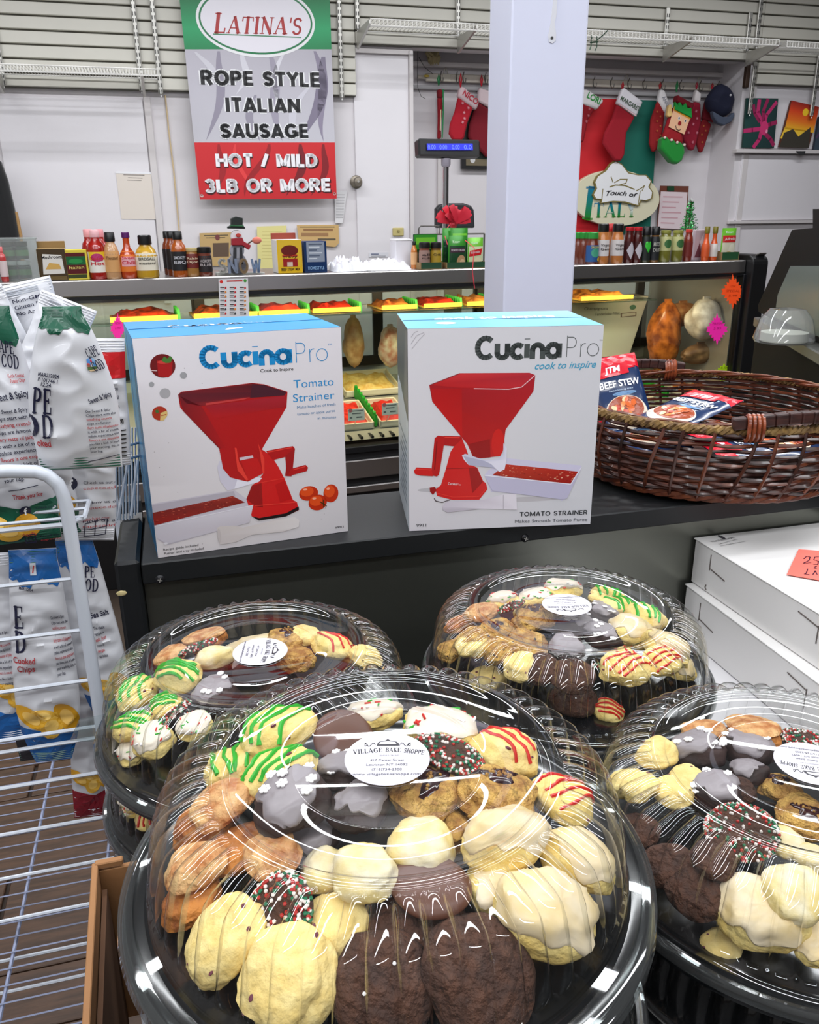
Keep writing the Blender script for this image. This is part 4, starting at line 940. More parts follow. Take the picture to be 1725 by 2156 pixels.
# ---- meat on the upper shelf
for i, (px, c1, c2, w) in enumerate([(300, S(190, 60, 30), S(90, 30, 20), .27), (470, S(206, 90, 40), S(70, 40, 26), .27), (590, S(214, 60, 30), S(110, 24, 16), .22), (700, S(206, 50, 30), S(110, 24, 16), .22), (830, S(206, 130, 60), S(120, 40, 20), .17), (920, S(200, 52, 34), S(96, 24, 20), .19), (1000, S(216, 150, 70), S(120, 60, 30), .15), (1260, S(226, 150, 60), S(110, 60, 30), .3)]):
    u, z = K.loc(px, 650, .3)
    t = thing('meat_tray', ['shallow tray of dark red meat on the glass shelf at left', 'shallow tray of orange meat on the glass shelf under the menu sheet', 'shallow tray of bright red meat above the left strainer box', 'shallow tray of red meat on the shelf right of the left strainer box', 'shallow tray of amber meat on the shelf between the strainer boxes', 'shallow tray of red meat on the shelf above the right strainer box', 'shallow tray of golden meat on the shelf left of the pillar', 'shallow tray of golden foil on the shelf right of the pillar'][i], 'food tray', K.at(u, .34, 1.094), K.yaw)
    m = MB(); m.box((0, 0, .004), (w, .24, .008), .002); m.box((0, -.118, .012), (w, .006, .02)); part('tray', m, mat('tray_gold', S(214, 170, 70), .4), t)
    m = food_mesh(i + 40, w - .02, .22, .025); part('filling', m, mat('meat_%d' % i, c1, .4, vscale=30, col2=c2, bump=.4, bscale=60), t, smooth=True, loc=(0, 0, .008))
    if i < 7:
        m = MB()
        for q in range(7): m.prism([(-.1 + q * .03, 0), (-.075 + q * .03, 0), (-.085 + q * .03, .04)], -.006, .006, 'YZ')
        part('green_edge', m, mat('parsley'), t, loc=(w / 2 + .008, 0, 0))
# ---- bigger packages in the case
f = Face(K, .5, 1290, 690)
t = thing('carton', 'white carton with printed lines standing in the case right of the pillar', 'box', f.pos, K.yaw)
pts = [(1190, 632), (1362, 622), (1322, 745), (1185, 760)]
m = MB(); m.prism(f.P(pts), -.02, .12); part('carton', m, mat('carton_white', S(206, 204, 196), .5), t, bev=.003)
p = Print(.001); k = f.k(); p.text('Champignons', f.L(1226, 652), f.L(1275, 651), 6 * k, S(70, 70, 66), 2); p.text('Tenderloins Fillet', f.L(1248, 664), f.L(1300, 661), 6 * k, S(120, 118, 110), 2)
p.ell(*f.L(1328, 646), 8 * k, 5 * k, S(90, 130, 110), 2); p.line(f.P([(1304, 663), (1334, 660)]), 9 * k, S(130, 110, 104), 2); p.line(f.P([(1306, 663), (1332, 660)]), 6 * k, S(200, 196, 188), 3); p.build('print', lambda x, y, l: (x, -.0205 - l, y), t)
m = MB(); b0 = f.L(1250, 760)[1]; m.box((0, .05, (b0 + (.66 - f.z)) / 2), (.3, .1, b0 - (.66 - f.z)), .004); part('base_box', m, mat('carton_shade', S(190, 196, 206), .6), t)
def package(lab, px, py, wpx, hpx, d, col, col2, th=.12, rough=.3, tilt=0.0):
    f = Face(K, d, px, py); k = f.k(); w, h = wpx * k / 2, hpx * k / 2; zb = lerp(dz0, dz1, (d - .08) / .68)
    t = thing('package', lab, 'package', f.pos, K.yaw); off = px * .37
    m = MB()
    def fn(a, b):
        th_ = 2 * PI * a; s = math.sin(PI * b); nz = noise.noise(Vector((math.cos(th_) * 1.6 + off, math.sin(th_) * 1.6, b * 3))) * .3 + .12 * abs(noise.noise(Vector((math.cos(th_) * 5 + off, math.sin(th_) * 5, b * 9))))
        rr = (s ** .5) * (1 + nz); zz = (b * 2 - 1) * h
        return (rr * w * math.cos(th_) + tilt * zz, rr * th / 2 * math.sin(th_), zz if zz + f.z > zb - .02 else zb - .02 - f.z)
    m.grid(fn, 28, 16, True); part('wrap', m, mat('wrap_%d' % px, col, rough, vscale=18, col2=col2, bump=.7, bscale=26), t, smooth=True)
    m = MB(); m.box((tilt * h, 0, h * .96), (w * .5, .012, .02), .003, ); part('tied_end', m, mat('wrap_%d' % px), t)
package('amber wrapped sausage bundle standing in the case left of the pink star', 1400, 712, 70, 160, .30, S(190, 110, 44), S(110, 54, 22), .13, .25)
package('tan paper wrapped package high in the case left of the orange star', 1436, 662, 84, 52, .34, S(190, 140, 86), S(150, 90, 50), .1, .5)
package('white crumpled bag in the case behind the star tags', 1484, 672, 80, 90, .18, S(226, 222, 212), S(176, 168, 156), .16, .5)
package('pale wrapped meat in the case between the strainer boxes', 822, 730, 50, 90, .5, S(206, 196, 180), S(170, 110, 90), .1, .3)
package('brown wrapped loaf in the case beside the left strainer box', 745, 720, 44, 110, .55, S(190, 160, 116), S(150, 110, 70), .1, .5)
package('brown package behind the pink star in the case', 1474, 745, 84, 44, .24, S(150, 116, 80), S(110, 80, 54), .1, .5)
# ---- star tags on the glass
def star_tag(lab, px, py, rx, ry, col, d=-.003, lines=('', '')):
    f = Face(K, d, px, py); k = f.k(); t = thing('star_tag', lab, 'price star', f.pos, K.yaw)
    P = []
    n = 36
    for i in range(n):
        a = 2 * PI * i / n; q = 1.0 / (abs(math.cos(a)) + abs(math.sin(a))); s = (q if i % 2 else q * .76); P.append((px + rx * s * math.cos(a) * (1.0), py + ry * s * math.sin(a)))
    m = MB(); m.prism(f.P(P), -.0015, 0); part('card', m, mat('star_%d' % px, col, .6, emit=.25), t)
    p = Print(.0006); c = mixc(col, (0, 0, 0), .55)
    for i, (s_, w) in enumerate(lines): p.text(s_, f.L(px - w, py - 9 + i * 10), f.L(px + w, py - 9 + i * 10), 5 * k, c, 1)
    p.build('print', lambda x, y, l: (x, -.0017 - l, y), t)
star_tag('orange star price tag stuck on the case glass beside the black end', 1543, 614, 28, 37, S(255, 84, 28), lines=(('ON', 5), ('SPECIAL', 14), ('5.99', 9)))
star_tag('magenta star price tag on the case glass below the orange one', 1510, 693, 26, 34, S(250, 40, 170), lines=(('FRESH', 10), ('3.99', 8)))
star_tag('magenta star price tag left of the left strainer box', 248, 692, 18, 34, S(250, 40, 160), lines=(('NEW', 6), ('2.99', 6)))
star_tag('lime star price tag low in the case behind the basket', 1525, 786, 30, 22, S(196, 226, 30), d=.04, lines=(('4.99', 9),))
# menu sheet over the steel edge
f = Face(K, -.012, 492, 625); t = thing('menu_sheet', 'white price list hanging over the steel edge of the case', 'sheet', f.pos, K.yaw)
panel(t, f, [(460, 588), (522, 586), (525, 668), (463, 670)], .0015, mat('sheet_white', S(226, 224, 226), .5), 'sheet')
p = Print(.0006); k = f.k()
p.line(f.P([(478, 592), (510, 591)]), 3 * k, S(190, 60, 60), 1); p.ell(*f.L(466, 593), 3.5 * k, 3.5 * k, S(216, 40, 30), 1); p.ell(*f.L(516, 591), 3.5 * k, 3.5 * k, S(70, 150, 60), 1)
r = random.Random(8)
for cx_ in (470, 490, 511):
    for j in range(7):
        y = 605 + j * 9; p.line(f.P([(cx_ - 6, y), (cx_ + 2, y)]), 2.4 * k, S(70, 66, 66), 1); p.line(f.P([(cx_ - 6, y + 3.5), (cx_ + 4, y + 3.5)]), 1.4 * k, S(150, 146, 146), 1)
        p.ell(*f.L(cx_ + 5, y + 1), 2 * k, 2.4 * k, r.choice([S(200, 40, 40), S(220, 130, 40), S(60, 60, 60)]), 2)
p.build('print', lambda x, y, l: (x, -.0016 - l, y), t)

# ================================================================ bottles and packets on top of the case
def lathe_bottle(t, prof, m_, name='bottle', n=18): m = MB(); m.lathe(prof, n); return part(name, m, m_, t, smooth=True, ang=60)
def bottle(lab, px, yt, yb, wpx, shape, body, cap, label=None, lcol2=None, text=None, tcol=None, d=.08, group=None, rough=.18, caph=.14, capw=.5, lz=(.15, .6), label_deco=None):
    u, zt = K.loc(px, yt, d); k = K.loc(px, yb, d)[1] - K.loc(px, yb + 1, d)[1]; h = max(.03, zt - CASE_Z); R_ = wpx * k / 2
    t = thing('jar' if shape == 'jar' else 'bottle', lab, 'jar' if shape == 'jar' else 'bottle', K.at(u, d, CASE_Z + .0005), K.yaw, group)
    ch = h * caph; hb = h - ch; cr = R_ * capw
    if shape == 'jar': pr = [(0, 0), (R_ * .9, 0), (R_, hb * .06), (R_, hb * .8), (R_ * .92, hb * .9), (cr, hb * .95), (cr, hb)]
    elif shape == 'squeeze': pr = [(0, 0), (R_ * .92, 0), (R_, hb * .05), (R_ * .96, hb * .4), (R_, hb * .66), (R_ * .8, hb * .85), (cr * .9, hb * .96), (cr * .9, hb)]
    elif shape == 'neck': pr = [(0, 0), (R_ * .92, 0), (R_, hb * .04), (R_, hb * .5), (R_ * .85, hb * .62), (cr * .95, hb * .76), (cr * .85, hb * .9), (cr * .85, hb)]
    else: pr = [(0, 0), (R_ * .93, 0), (R_, hb * .04), (R_, hb * .72), (R_ * .88, hb * .84), (cr, hb * .93), (cr, hb)]
    lathe_bottle(t, pr, mat('glass_%d_%d_%d' % tuple(int(q * 999) for q in body), body, rough, spec=.7, coat=.4))
    cm = mat('cap_%d_%d_%d' % tuple(int(q * 999) for q in cap), cap, .35)
    m = MB(); m.lathe([(0, hb), (cr * 1.06, hb), (cr * 1.08, hb + ch * .1), (cr * 1.04, h - ch * .1), (cr * .9, h), (0, h)], 18); part('cap', m, cm, t, smooth=True, ang=40)
    if label:
        z0, z1 = h * lz[0], h * lz[1]
        def prof_r(z):
            for (r0, a), (r1, b) in zip(pr[:-1], pr[1:]):
                if a <= z <= b and b > a: return lerp(r0, r1, (z - a) / (b - a))
            return R_
        m = MB(); m.grid(lambda a, b: ((prof_r(lerp(z0, z1, b)) + .0008) * math.sin(lerp(-2.2, 2.2, a)), -(prof_r(lerp(z0, z1, b)) + .0008) * math.cos(lerp(-2.2, 2.2, a)), lerp(z0, z1, b)), 20, 4)
        lp = part('label', m, mat('label_%d_%d_%d' % tuple(int(q * 999) for q in label), label, .45), t, smooth=True)
        p = Print(.0006); W_ = R_ * 2
        if lcol2: p.rect(-W_ * .42, z0 + (z1 - z0) * .25, W_ * .42, z0 + (z1 - z0) * .72, lcol2, 1)
        if label_deco: label_deco(p, R_, z0, z1)
        if text:
            for i, s_ in enumerate(text): hh = (z1 - z0) * .16; zz = lerp(z0, z1, .6 - i * .24); p.text(s_, (-W_ * .38, zz), (W_ * .38, zz), hh, tcol or BLK, 3, bold=.01)
        if p.f: p.build('label_print', lambda x, y, l: ((prof_r(y) + .001 + l) * math.sin(x / R_), -(prof_r(y) + .001 + l) * math.cos(x / R_), y), lp, maxedge=R_ * .4)
    return t
def packet(lab, px, x0, x1, yt, yb, d, front, side=None, deco=None, th=.03, name='packet_box', flap=None, lean=0.0):
    f = Face(K, d, (x0 + x1) / 2, yt); u = f.u; k = f.k(); w = (x1 - x0) * k; h = max(.03, f.z - CASE_Z)
    t = thing(name, lab, 'packet', K.at(u, d, CASE_Z + .0005), K.yaw)
    m = MB(); m.box((0, th / 2, h / 2), (w, th, h), .002); part('carton', m, mat('pk_%d_%d_%d' % tuple(int(q * 999) for q in (side or front)), side or front, .5), t)
    p = Print(.0006); p.rect(-w / 2 + .001, .001, w / 2 - .001, h - .001, front, 1)
    if deco: deco(p, w, h)
    p.build('print', lambda x, y, l: (x, -l, y), t, PRINT_GLOSS)
    if flap: m = MB(); m.box((0, th + .004, h + .01), (w, .003, .03), .001); part('back_flap', m, mat('flap_%d' % px, flap, .5), t)
    return t
G_D, G_M, G_L = S(20, 70, 44), S(60, 150, 50), S(120, 200, 60)
# left group
t = thing('plastic_tub', 'clear plastic tub of green-lidded jars at the left end of the case', 'tub', K.at(*(lambda q: (q, .1, CASE_Z + .0005))(kx(42, 560, .1))), K.yaw)
kk = K.loc(40, 500, .1)[1] - K.loc(40, 501, .1)[1]; hT = K.loc(42, 502, .1)[1] - CASE_Z
m = MB(); w = 82 * kk
for s in (-1, 1): m.box((s * w / 2, .06, hT / 2), (.002, .12, hT)); m.box((0, .06 + s * .06, hT / 2), (w, .002, hT))
m.box((0, .06, .002), (w, .12, .003)); part('tub', m, clear_mat('tub_plastic', (.93, .96, .95), .1, 1.3, haze=.12), t)
m = MB(); m.box((0, .06, hT), (w + .01, .13, .008), .002); part('lid', m, clear_mat('tub_plastic'), t)
for i, x in enumerate((22, 50)):
    for j in range(2):
        lab = ['green seasoning jar %s inside the clear tub' % s for s in ('at lower left', 'at upper left', 'at lower right', 'at upper right')][i * 2 + j]
        tt = thing('jar', lab, 'jar', K.at(kx(x, 560, .15), .16, CASE_Z + .006 + j * hT * .46), K.yaw, None)
        m = MB(); m.lathe([(0, 0), (.022, 0), (.024, .004), (.024, hT * .28), (.02, hT * .31)], 14); part('glass', m, mat('jar_dark_green', S(30, 70, 50), .3, coat=.4), tt, smooth=True)
        m = MB(); m.lathe([(.021, hT * .31), (.024, hT * .32), (.024, hT * .42), (0, hT * .425)], 14); part('lid', m, mat('lid_grey', S(190, 200, 196), .4) if j == 0 else mat('lid_dgreen', S(24, 50, 36), .4), tt, smooth=True)
        m = MB(); m.lathe([(.0245, hT * .08), (.0245, hT * .22)], 14); part('label', m, mat('lab_green', S(70, 130, 70), .5), tt)
bottle('red and white jar cut off at the left edge of the photo', 0, 520, 592, 16, 'jar', S(190, 60, 60), S(230, 120, 120), S(220, 200, 200), d=.06)
def dk(p, w, h):
    p.rect(-w / 2 + .004, h * .15, w / 2 - .004, h * .98, S(70, 54, 30), 2); p.poly([(-w * .36, h * .2), (w * .4, h * .22), (w * .36, h * .8), (-w * .3, h * .84)], S(226, 222, 214), 3); p.poly([(-w * .26, h * .36), (w * .3, h * .36), (w * .24, h * .52), (-w * .1, h * .56)], S(214, 170, 90), 4); p.text('Mushroom', (-w * .34, h * .68), (w * .36, h * .7), h * .1, BLK, 4, bold=.02); p.rect(-w * .46, h * .02, w * .46, h * .14, S(110, 90, 50), 4)
packet('brown tray box of white soup mix packets', 105, 76, 135, 524, 592, .04, S(60, 46, 26), S(150, 120, 70), dk, th=.1, flap=S(150, 120, 70))
def dk(p, w, h):
    p.rect(-w * .42, h * .2, w * .42, h * .9, S(90, 20, 24), 2); p.rect(-w * .42, h * .5, w * .42, h * .78, S(20, 96, 50), 3); p.text('Italian', (-w * .3, h * .36), (w * .32, h * .37), h * .1, S(240, 220, 120), 4); p.ell(0, h * .62, w * .3, h * .08, S(40, 140, 70), 4); p.rect(-w * .4, h * .06, w * .4, h * .18, S(60, 70, 30), 3)
packet('yellow-edged green and red sauce mix box', 155, 131, 181, 526, 591, .045, S(226, 206, 70), S(226, 206, 70), dk, th=.05)
KR = S(170, 26, 18)
bottle('back left red ketchup bottle with pale pink cap, partly hidden', 183, 483, 588, 30, 'std', KR, S(232, 160, 164), S(180, 30, 20), d=.17, capw=.55, caph=.16)
bottle('back right red ketchup bottle with pale pink cap, behind the tan bottle', 208, 483, 588, 30, 'std', KR, S(230, 150, 158), S(180, 30, 20), d=.17, capw=.55, caph=.16)
bottle('front red ketchup bottle with yellow and white label', 197, 484, 588, 37, 'std', KR, S(236, 180, 184), S(240, 236, 226), None, ['Spicy', 'Hot'], S(200, 30, 40), d=.06, capw=.5, caph=.15, lz=(.14, .56), label_deco=lambda p, R, z0, z1: (p.rect(-R, lerp(z0, z1, .62), R, z1, S(240, 200, 40), 1), p.ell(0, lerp(z0, z1, .72), R * .7, (z1 - z0) * .2, S(190, 50, 110), 2)))
bottle('tan creamy sauce bottle with black cap', 229, 489, 587, 33, 'squeeze', S(204, 156, 110), S(20, 20, 22), S(214, 160, 100), None, ['Thousand'], S(110, 70, 30), d=.05, caph=.2, capw=.62)
bottle('slender orange-red sauce bottle with purple cap', 263, 489, 587, 36, 'neck', S(190, 66, 22), S(90, 30, 100), S(226, 120, 40), S(232, 170, 180), ['Sweet', 'Chili'], S(200, 40, 60), d=.06, caph=.12, capw=.44)
bottle('wide mustard-yellow bottle with black cap and white label', 303, 495, 587, 48, 'squeeze', S(206, 160, 44), S(18, 18, 18), S(232, 224, 204), None, ['BIRDSALL', 'mustard'], S(60, 60, 54), d=.05, caph=.22, capw=.56, lz=(.18, .58), rough=.2)
bottle('dark sauce bottle behind, leftmost of the black-capped trio', 350, 487, 585, 24, 'std', S(130, 56, 18), S(18, 18, 20), S(28, 26, 30), d=.2, caph=.16, capw=.62)
bottle('dark sauce bottle in the middle of the black-capped trio', 358, 487, 585, 26, 'std', S(140, 62, 20), S(18, 18, 20), S(28, 26, 30), d=.13, caph=.16, capw=.62)
bottle('front amber sauce bottle with black cap and dark label, in the trio', 372, 487, 585, 33, 'std', S(176, 86, 26), S(18, 18, 20), S(26, 26, 30), None, ['SMOKEY', 'BBQ'], S(200, 200, 206), d=.05, caph=.18, capw=.58, lz=(.14, .56))
bottle('small jar of yellow-brown mustard with gold lid', 402, 522, 583, 30, 'jar', S(170, 120, 60), S(196, 176, 120), S(110, 34, 26), None, ['Raisin', 'Dijon'], S(230, 210, 180), d=.05, caph=.12, capw=.86, lz=(.3, .8))
bottle('small spice jar with black lid and black label', 429, 520, 583, 30, 'jar', S(120, 60, 44), S(18, 18, 20), S(34, 28, 30), None, ['HICKORY', 'RUB'], S(200, 190, 190), d=.045, caph=.2, capw=.95, lz=(.15, .7))
# snowman on a stand that spells SNOW
f = Face(K, .07, 505, 577); t = thing('snowman_figure', 'wooden snowman with black top hat, red scarf and SNOW letters', 'figurine', f.pos + Vector((0, 0, CASE_Z - f.z)), K.yaw)
f.z = CASE_Z; k = f.k()
def sn(name, pts, th, col, y=0.0, bev=.002, rough=.6): m = MB(); m.prism(f.P(pts), y - th, y); return part(name, m, mat('sn_' + name + str(int(col[0] * 999)), col, rough), t, bev=bev)
sn('base', [(455, 573), (556, 573), (556, 580), (455, 580)], .05, S(206, 204, 196), .03)
sn('body', ellp(499, 556, 20, 24) , .02, S(140, 140, 148)); sn('chest', ellp(498, 527, 15, 17), .021, S(156, 156, 164)); sn('head', ellp(497, 497, 12, 13), .02, S(232, 228, 230))
sn('hat', [(485, 460), (495, 456), (509, 459), (509, 476), (514, 478), (514, 482), (478, 481), (478, 477), (485, 475)], .03, S(26, 34, 30)); sn('hat_band', [(484, 473), (510, 474), (512, 478), (482, 477)], .036, S(30, 90, 50))
sn('nose', ellp(500, 495, 5, 4), .03, S(200, 60, 50)); sn('scarf', [(486, 502), (508, 500), (511, 508), (526, 516), (522, 526), (508, 516), (486, 516)], .034, S(160, 24, 40))
sn('vest', [(490, 520), (496, 520), (496, 552), (489, 560)], .026, S(40, 40, 44)); sn('vest', [(503, 520), (508, 520), (510, 556), (503, 552)], .026, S(40, 40, 44))
m = MB(); m.tube([(*f.L(512, 520)[:1], -.01, f.L(512, 520)[1]), (f.L(530, 507)[0], -.01, f.L(530, 507)[1])], .003, 5); part('arm', m, mat('twig', S(90, 60, 40), .8), t)
m = MB(); a = f.L(540, 506); m.ball((a[0], -.01, a[1]), .02, 10, (1, .4, .7)); part('mitten', m, mat('mitten', S(226, 130, 110), .8), t, smooth=True)
for ch, x, c in (('S', 467, S(170, 168, 160)), ('N', 488, S(120, 130, 150)), ('O', 511, S(140, 116, 84)), ('W', 537, S(110, 130, 160))):
    Q, W_ = sans_quads(ch, .2); m = MB(); h = 30 * k; x0 = f.L(x - 10, 575)[0]; z0 = f.L(x, 574)[1]
    p = Print(.0001)
    p.sans(ch, (x0, z0), (x0 + 20 * k, z0), h, c, 1, w=.2); V = [(v[0], v[1]) for v in p.v]
    for q in p.f:
        m.prism([V[i] for i in q], -.05, -.04)
    part('letter', m, mat('sn_letter_' + ch, c, .5), t)
def dk(p, w, h):
    p.rect(-w * .44, h * .2, w * .44, h * .98, S(232, 190, 50), 2); p.ell(0, h * .68, w * .34, h * .16, S(110, 30, 24), 3); p.rect(-w * .3, h * .5, w * .3, h * .56, S(200, 60, 40), 3); p.rect(-w * .28, h * .2, w * .3, h * .44, S(160, 34, 30), 3); p.rect(-w * .12, h * .2, w * .1, h * .34, S(224, 200, 180), 4); p.text('BEEF STEW MIX', (-w * .36, h * .08), (w * .38, h * .08), h * .08, S(60, 30, 20), 3, bold=.02); p.text('gravy', (-w * .3, h * .47), (w * .3, h * .47), h * .07, S(60, 30, 20), 4, bold=.02)
packet('yellow box of gravy mix packets beside the navy box', 605, 580, 637, 505, 580, .05, S(236, 190, 30), S(230, 226, 220), dk, th=.11, flap=S(150, 60, 40))
def dk(p, w, h):
    p.poly([(-w * .4, h * .34), (w * .4, h * .34), (w * .4, h * .98), (-w * .4, h * .98)], S(150, 160, 176), 2)
    for i in range(6): p.rect(-w * .3, h * (.88 - i * .09), w * .3 - (i % 3) * w * .12, h * (.92 - i * .09), S(216, 222, 230) if i % 2 else S(96, 106, 126), 3)
    p.text('HOMESTYLE', (-w * .36, h * .1), (w * .36, h * .1), h * .1, S(150, 190, 230), 3, bold=.01)
packet('navy blue box of soup packets with silver front', 663, 638, 689, 508, 578, .05, S(24, 52, 96), S(24, 52, 96), dk, th=.08)
# plastic bags
def bag_heap(lab, x0, x1, y, yb, seed):
    f = Face(K, .12, (x0 + x1) / 2, y); k = f.k(); w = (x1 - x0) * k / 2; h = f.z - CASE_Z
    t = thing('plastic_bags', lab, 'plastic bags', K.at(f.u, .14, CASE_Z + .0015), K.yaw); off = seed * 7.3
    m = MB()
    def fn(a, b):
        x = (a * 2 - 1); y_ = (b * 2 - 1); e = max(0, 1 - (abs(x) ** 3 + abs(y_) ** 3)); n_ = noise.noise(Vector((x * 4 + off, y_ * 3, 0))) + .6 * noise.noise(Vector((x * 11 + off, y_ * 8, 2)))
        return (x * w, y_ * .11, max(0.0, e ** .5 * h * (.75 + .6 * n_)))
    m.grid(fn, 40, 14); part('film', m, mat('bag_film', S(232, 232, 238), .22, coat=.3), t, smooth=True)
bag_heap('heap of thin white plastic bags beside the navy box', 690, 772, 543, 576, 1); bag_heap('flat heap of thin white plastic bags left of the green carton', 755, 868, 547, 575, 2)
# green carton of jars and pouches
def dk(p, w, h):
    p.rect(-w * .48, h * .55, w * .48, h * .98, G_M, 2); p.rect(-w * .4, h * .7, w * .4, h * .9, G_L, 3)
packet('dark green display board behind the two spice jars', 892, 868, 925, 493, 572, .14, G_D, G_D, dk, th=.01)
def tray_box(lab, x0, x1, yt, col, d0=.03, d1=.15):
    f = Face(K, d0, (x0 + x1) / 2, yt); k = f.k(); w = (x1 - x0) * k; h = f.z - CASE_Z
    t = thing('display_tray', lab, 'tray', K.at(f.u, d0, CASE_Z + .0005), K.yaw); D = d1 - d0; m = MB(); m.box((0, .002, h / 2), (w, .003, h)); part('front', m, mat('tray_%d' % x0, col, .6), t)
    m = MB(); m.box((0, D, h / 2), (w, .003, h)); m.box((0, D / 2, .001), (w, D, .002))
    for s in (-1, 1): m.prism([(0, 0), (D, 0), (D, h), (0, h)], s * w / 2 - .0015, s * w / 2 + .0015, 'YZ')
    part('tray', m, mat('tray_kraft', S(150, 120, 80), .7), t)
    return t
tray_box('green cardboard tray holding the two spice jars', 884, 934, 553, S(22, 66, 40)); tray_box('green cardboard tray holding the soup pouches left of the pillar', 936, 1030, 552, S(22, 70, 40))
bottle('spice jar with black lid, left of the two in the green tray', 894, 510, 570, 24, 'jar', S(130, 70, 50), S(22, 20, 20), S(150, 120, 110), None, ['all', 'rub'], S(60, 40, 40), d=.07, caph=.22, capw=.95, lz=(.2, .7))
bottle('spice jar with black lid, right of the two in the green tray', 918, 510, 570, 24, 'jar', S(120, 80, 30), S(22, 20, 20), S(170, 140, 40), None, ['CHILI'], S(60, 40, 20), d=.07, caph=.22, capw=.95, lz=(.2, .7))
bottle('orange sauce bottle with black cap half behind the green tray', 872, 508, 568, 14, 'std', S(200, 120, 50), S(20, 20, 20), S(220, 170, 120), d=.1)
def pouch(lab, x0, x1, yt, yb, d, top, low, deco, lean=.0):
    f = Face(K, d, (x0 + x1) / 2, yt); k = f.k(); w = (x1 - x0) * k; zb = K.loc((x0 + x1) / 2, yb, d)[1]; h = f.z - zb
    t = thing('soup_pouch', lab, 'pouch', K.at(f.u, d, zb), K.yaw); m = MB()
    def sh(a, b, s): return (w / 2 * (a * 2 - 1), s * -.014 * (1 - (a * 2 - 1) ** 2) ** .6 * math.sin(PI * min(1, b * 1.06)) ** .5 if 0 < b < .94 else 0, b * h)
    m.grid(lambda a, b: sh(a, b, 1), 10, 12); m.grid(lambda a, b: sh(1 - a, b, 1) and (sh(1 - a, b, 1)[0], -sh(1 - a, b, 1)[1], sh(1 - a, b, 1)[2]), 10, 12); part('foil', m, mat('foil_%d' % int(top[1] * 999), top, .25, metal=.1), t, smooth=True)
    p = Print(.0008); p.rect(-w * .46, h * .05, w * .46, h * .7, low, 1); deco(p, w, h)
    p.build('print', lambda x, y, l: (x, sh(x / w + .5, y / h, 1)[1] - .001 - l, y), t, PRINT_GLOSS, maxedge=w * .12)
def pd1(p, w, h): p.text('Knorr', (-w * .3, h * .78), (w * .1, h * .78), h * .08, S(230, 250, 220), 3); p.rect(-w * .42, h * .5, w * .42, h * .64, S(70, 46, 60), 2); p.text('ROASTED CHICKEN', (-w * .38, h * .54), (w * .38, h * .54), h * .06, S(226, 216, 220), 3, bold=.01); p.ell(w * .18, h * .22, w * .26, h * .2, S(190, 150, 110), 3); p.ell(w * .24, h * .18, w * .16, h * .12, S(220, 190, 150), 4)
pouch('dark green soup pouch left of the front one', 930, 960, 480, 560, .14, G_M, G_D, lambda p, w, h: p.rect(-w * .3, h * .5, w * .3, h * .62, S(60, 50, 60), 2))
pouch('back green soup pouch standing highest', 946, 988, 480, 560, .12, G_M, G_D, lambda p, w, h: p.rect(-w * .4, h * .8, w * .4, h * .86, G_L, 2))
pouch('front green soup pouch with round picture', 942, 984, 496, 566, .07, G_M, S(34, 74, 46), pd1)
pouch('light green soup pouch with red band beside the pillar', 983, 1020, 500, 562, .08, G_L, S(216, 226, 180), lambda p, w, h: (p.poly([(-w * .46, h * .36), (w * .3, h * .42), (w * .4, h * .64), (-w * .4, h * .56)], S(206, 40, 44), 3), p.text('Knorr', (-w * .3, h * .78), (w * .1, h * .78), h * .08, WHT, 3), p.text('Alfredo', (-w * .36, h * .45), (w * .2, h * .5), h * .08, WHT, 4), p.ell(w * .1, h * .2, w * .25, h * .14, S(236, 226, 190), 3)))
# white paper stack and wire basket handle, bow, display
f = Face(K, .2, 845, 540); t = thing('paper_stack', 'white paper block standing left of the green carton', 'paper', K.at(f.u, .2, CASE_Z), K.yaw)
hh = Face(K, .2, 845, 503).z - CASE_Z; m = MB(); m.box((0, 0, hh / 2), (38 * f.k(), .08, hh), .002); part('sheets', m, mat('paper_white2', S(228, 226, 232), .6), t)
m = MB(); m.box((0, -.002, hh * .97), (38.6 * f.k(), .082, .006), .001); part('top_sheet', m, mat('sheet_white'), t)
f = Face(K, .26, 920, 500); t = thing('wire_caddy', 'dark chrome wire caddy behind the green carton', 'caddy', K.at(f.u, .26, CASE_Z), K.yaw); f.z = CASE_Z
m = MB(); a, b = f.L(877, 494), f.L(1020, 492); c0, c1 = f.L(882, 476), f.L(925, 476)
m.tube([(a[0], 0, a[1]), (b[0], 0, b[1])], .004, 6); part('rail', m, M_hook, t)
m = MB(); m.tube([(c0[0], 0, a[1]), (c0[0], 0, c0[1] - .01), (c0[0] + .01, 0, c0[1]), (c1[0], 0, c1[1]), (c1[0], 0, a[1])], .003, 6); part('handle', m, M_hook, t)
for s in (a[0], b[0]): m = MB(); m.tube([(s, 0, a[1]), (s, 0, .002)], .004, 6); part('leg', m, M_hook, t)
f = Face(K, .3, 955, 440); t = thing('black_chair', 'black rounded backrest behind the red bow', 'stool', K.at(f.u, .97, 0), K.yaw); f2 = Face(K, .97, 955, 440)
m = MB(); f2.z = 0; f2.u = f.u; q = [(916, 480), (916, 440), (924, 431), (940, 428), (975, 428), (990, 433), (996, 442), (998, 480)]; m.prism(f2.P(q), -.02, .02); m.prism([(x, z) for x, z in ((f2.L(935, 480)[0], f2.L(935, 480)[1]), (f2.L(975, 480)[0], f2.L(975, 480)[1]), (f2.L(970, 480)[0], 0.0), (f2.L(940, 480)[0], 0.0))], -.015, .015); part('backrest', m, mat('chair_black', S(34, 34, 38), .5), t, bev=.01)
m = MB(); m.box((0, .1, .62), (.36, .22, .06), .02); part('seat', m, mat('chair_black'), t)
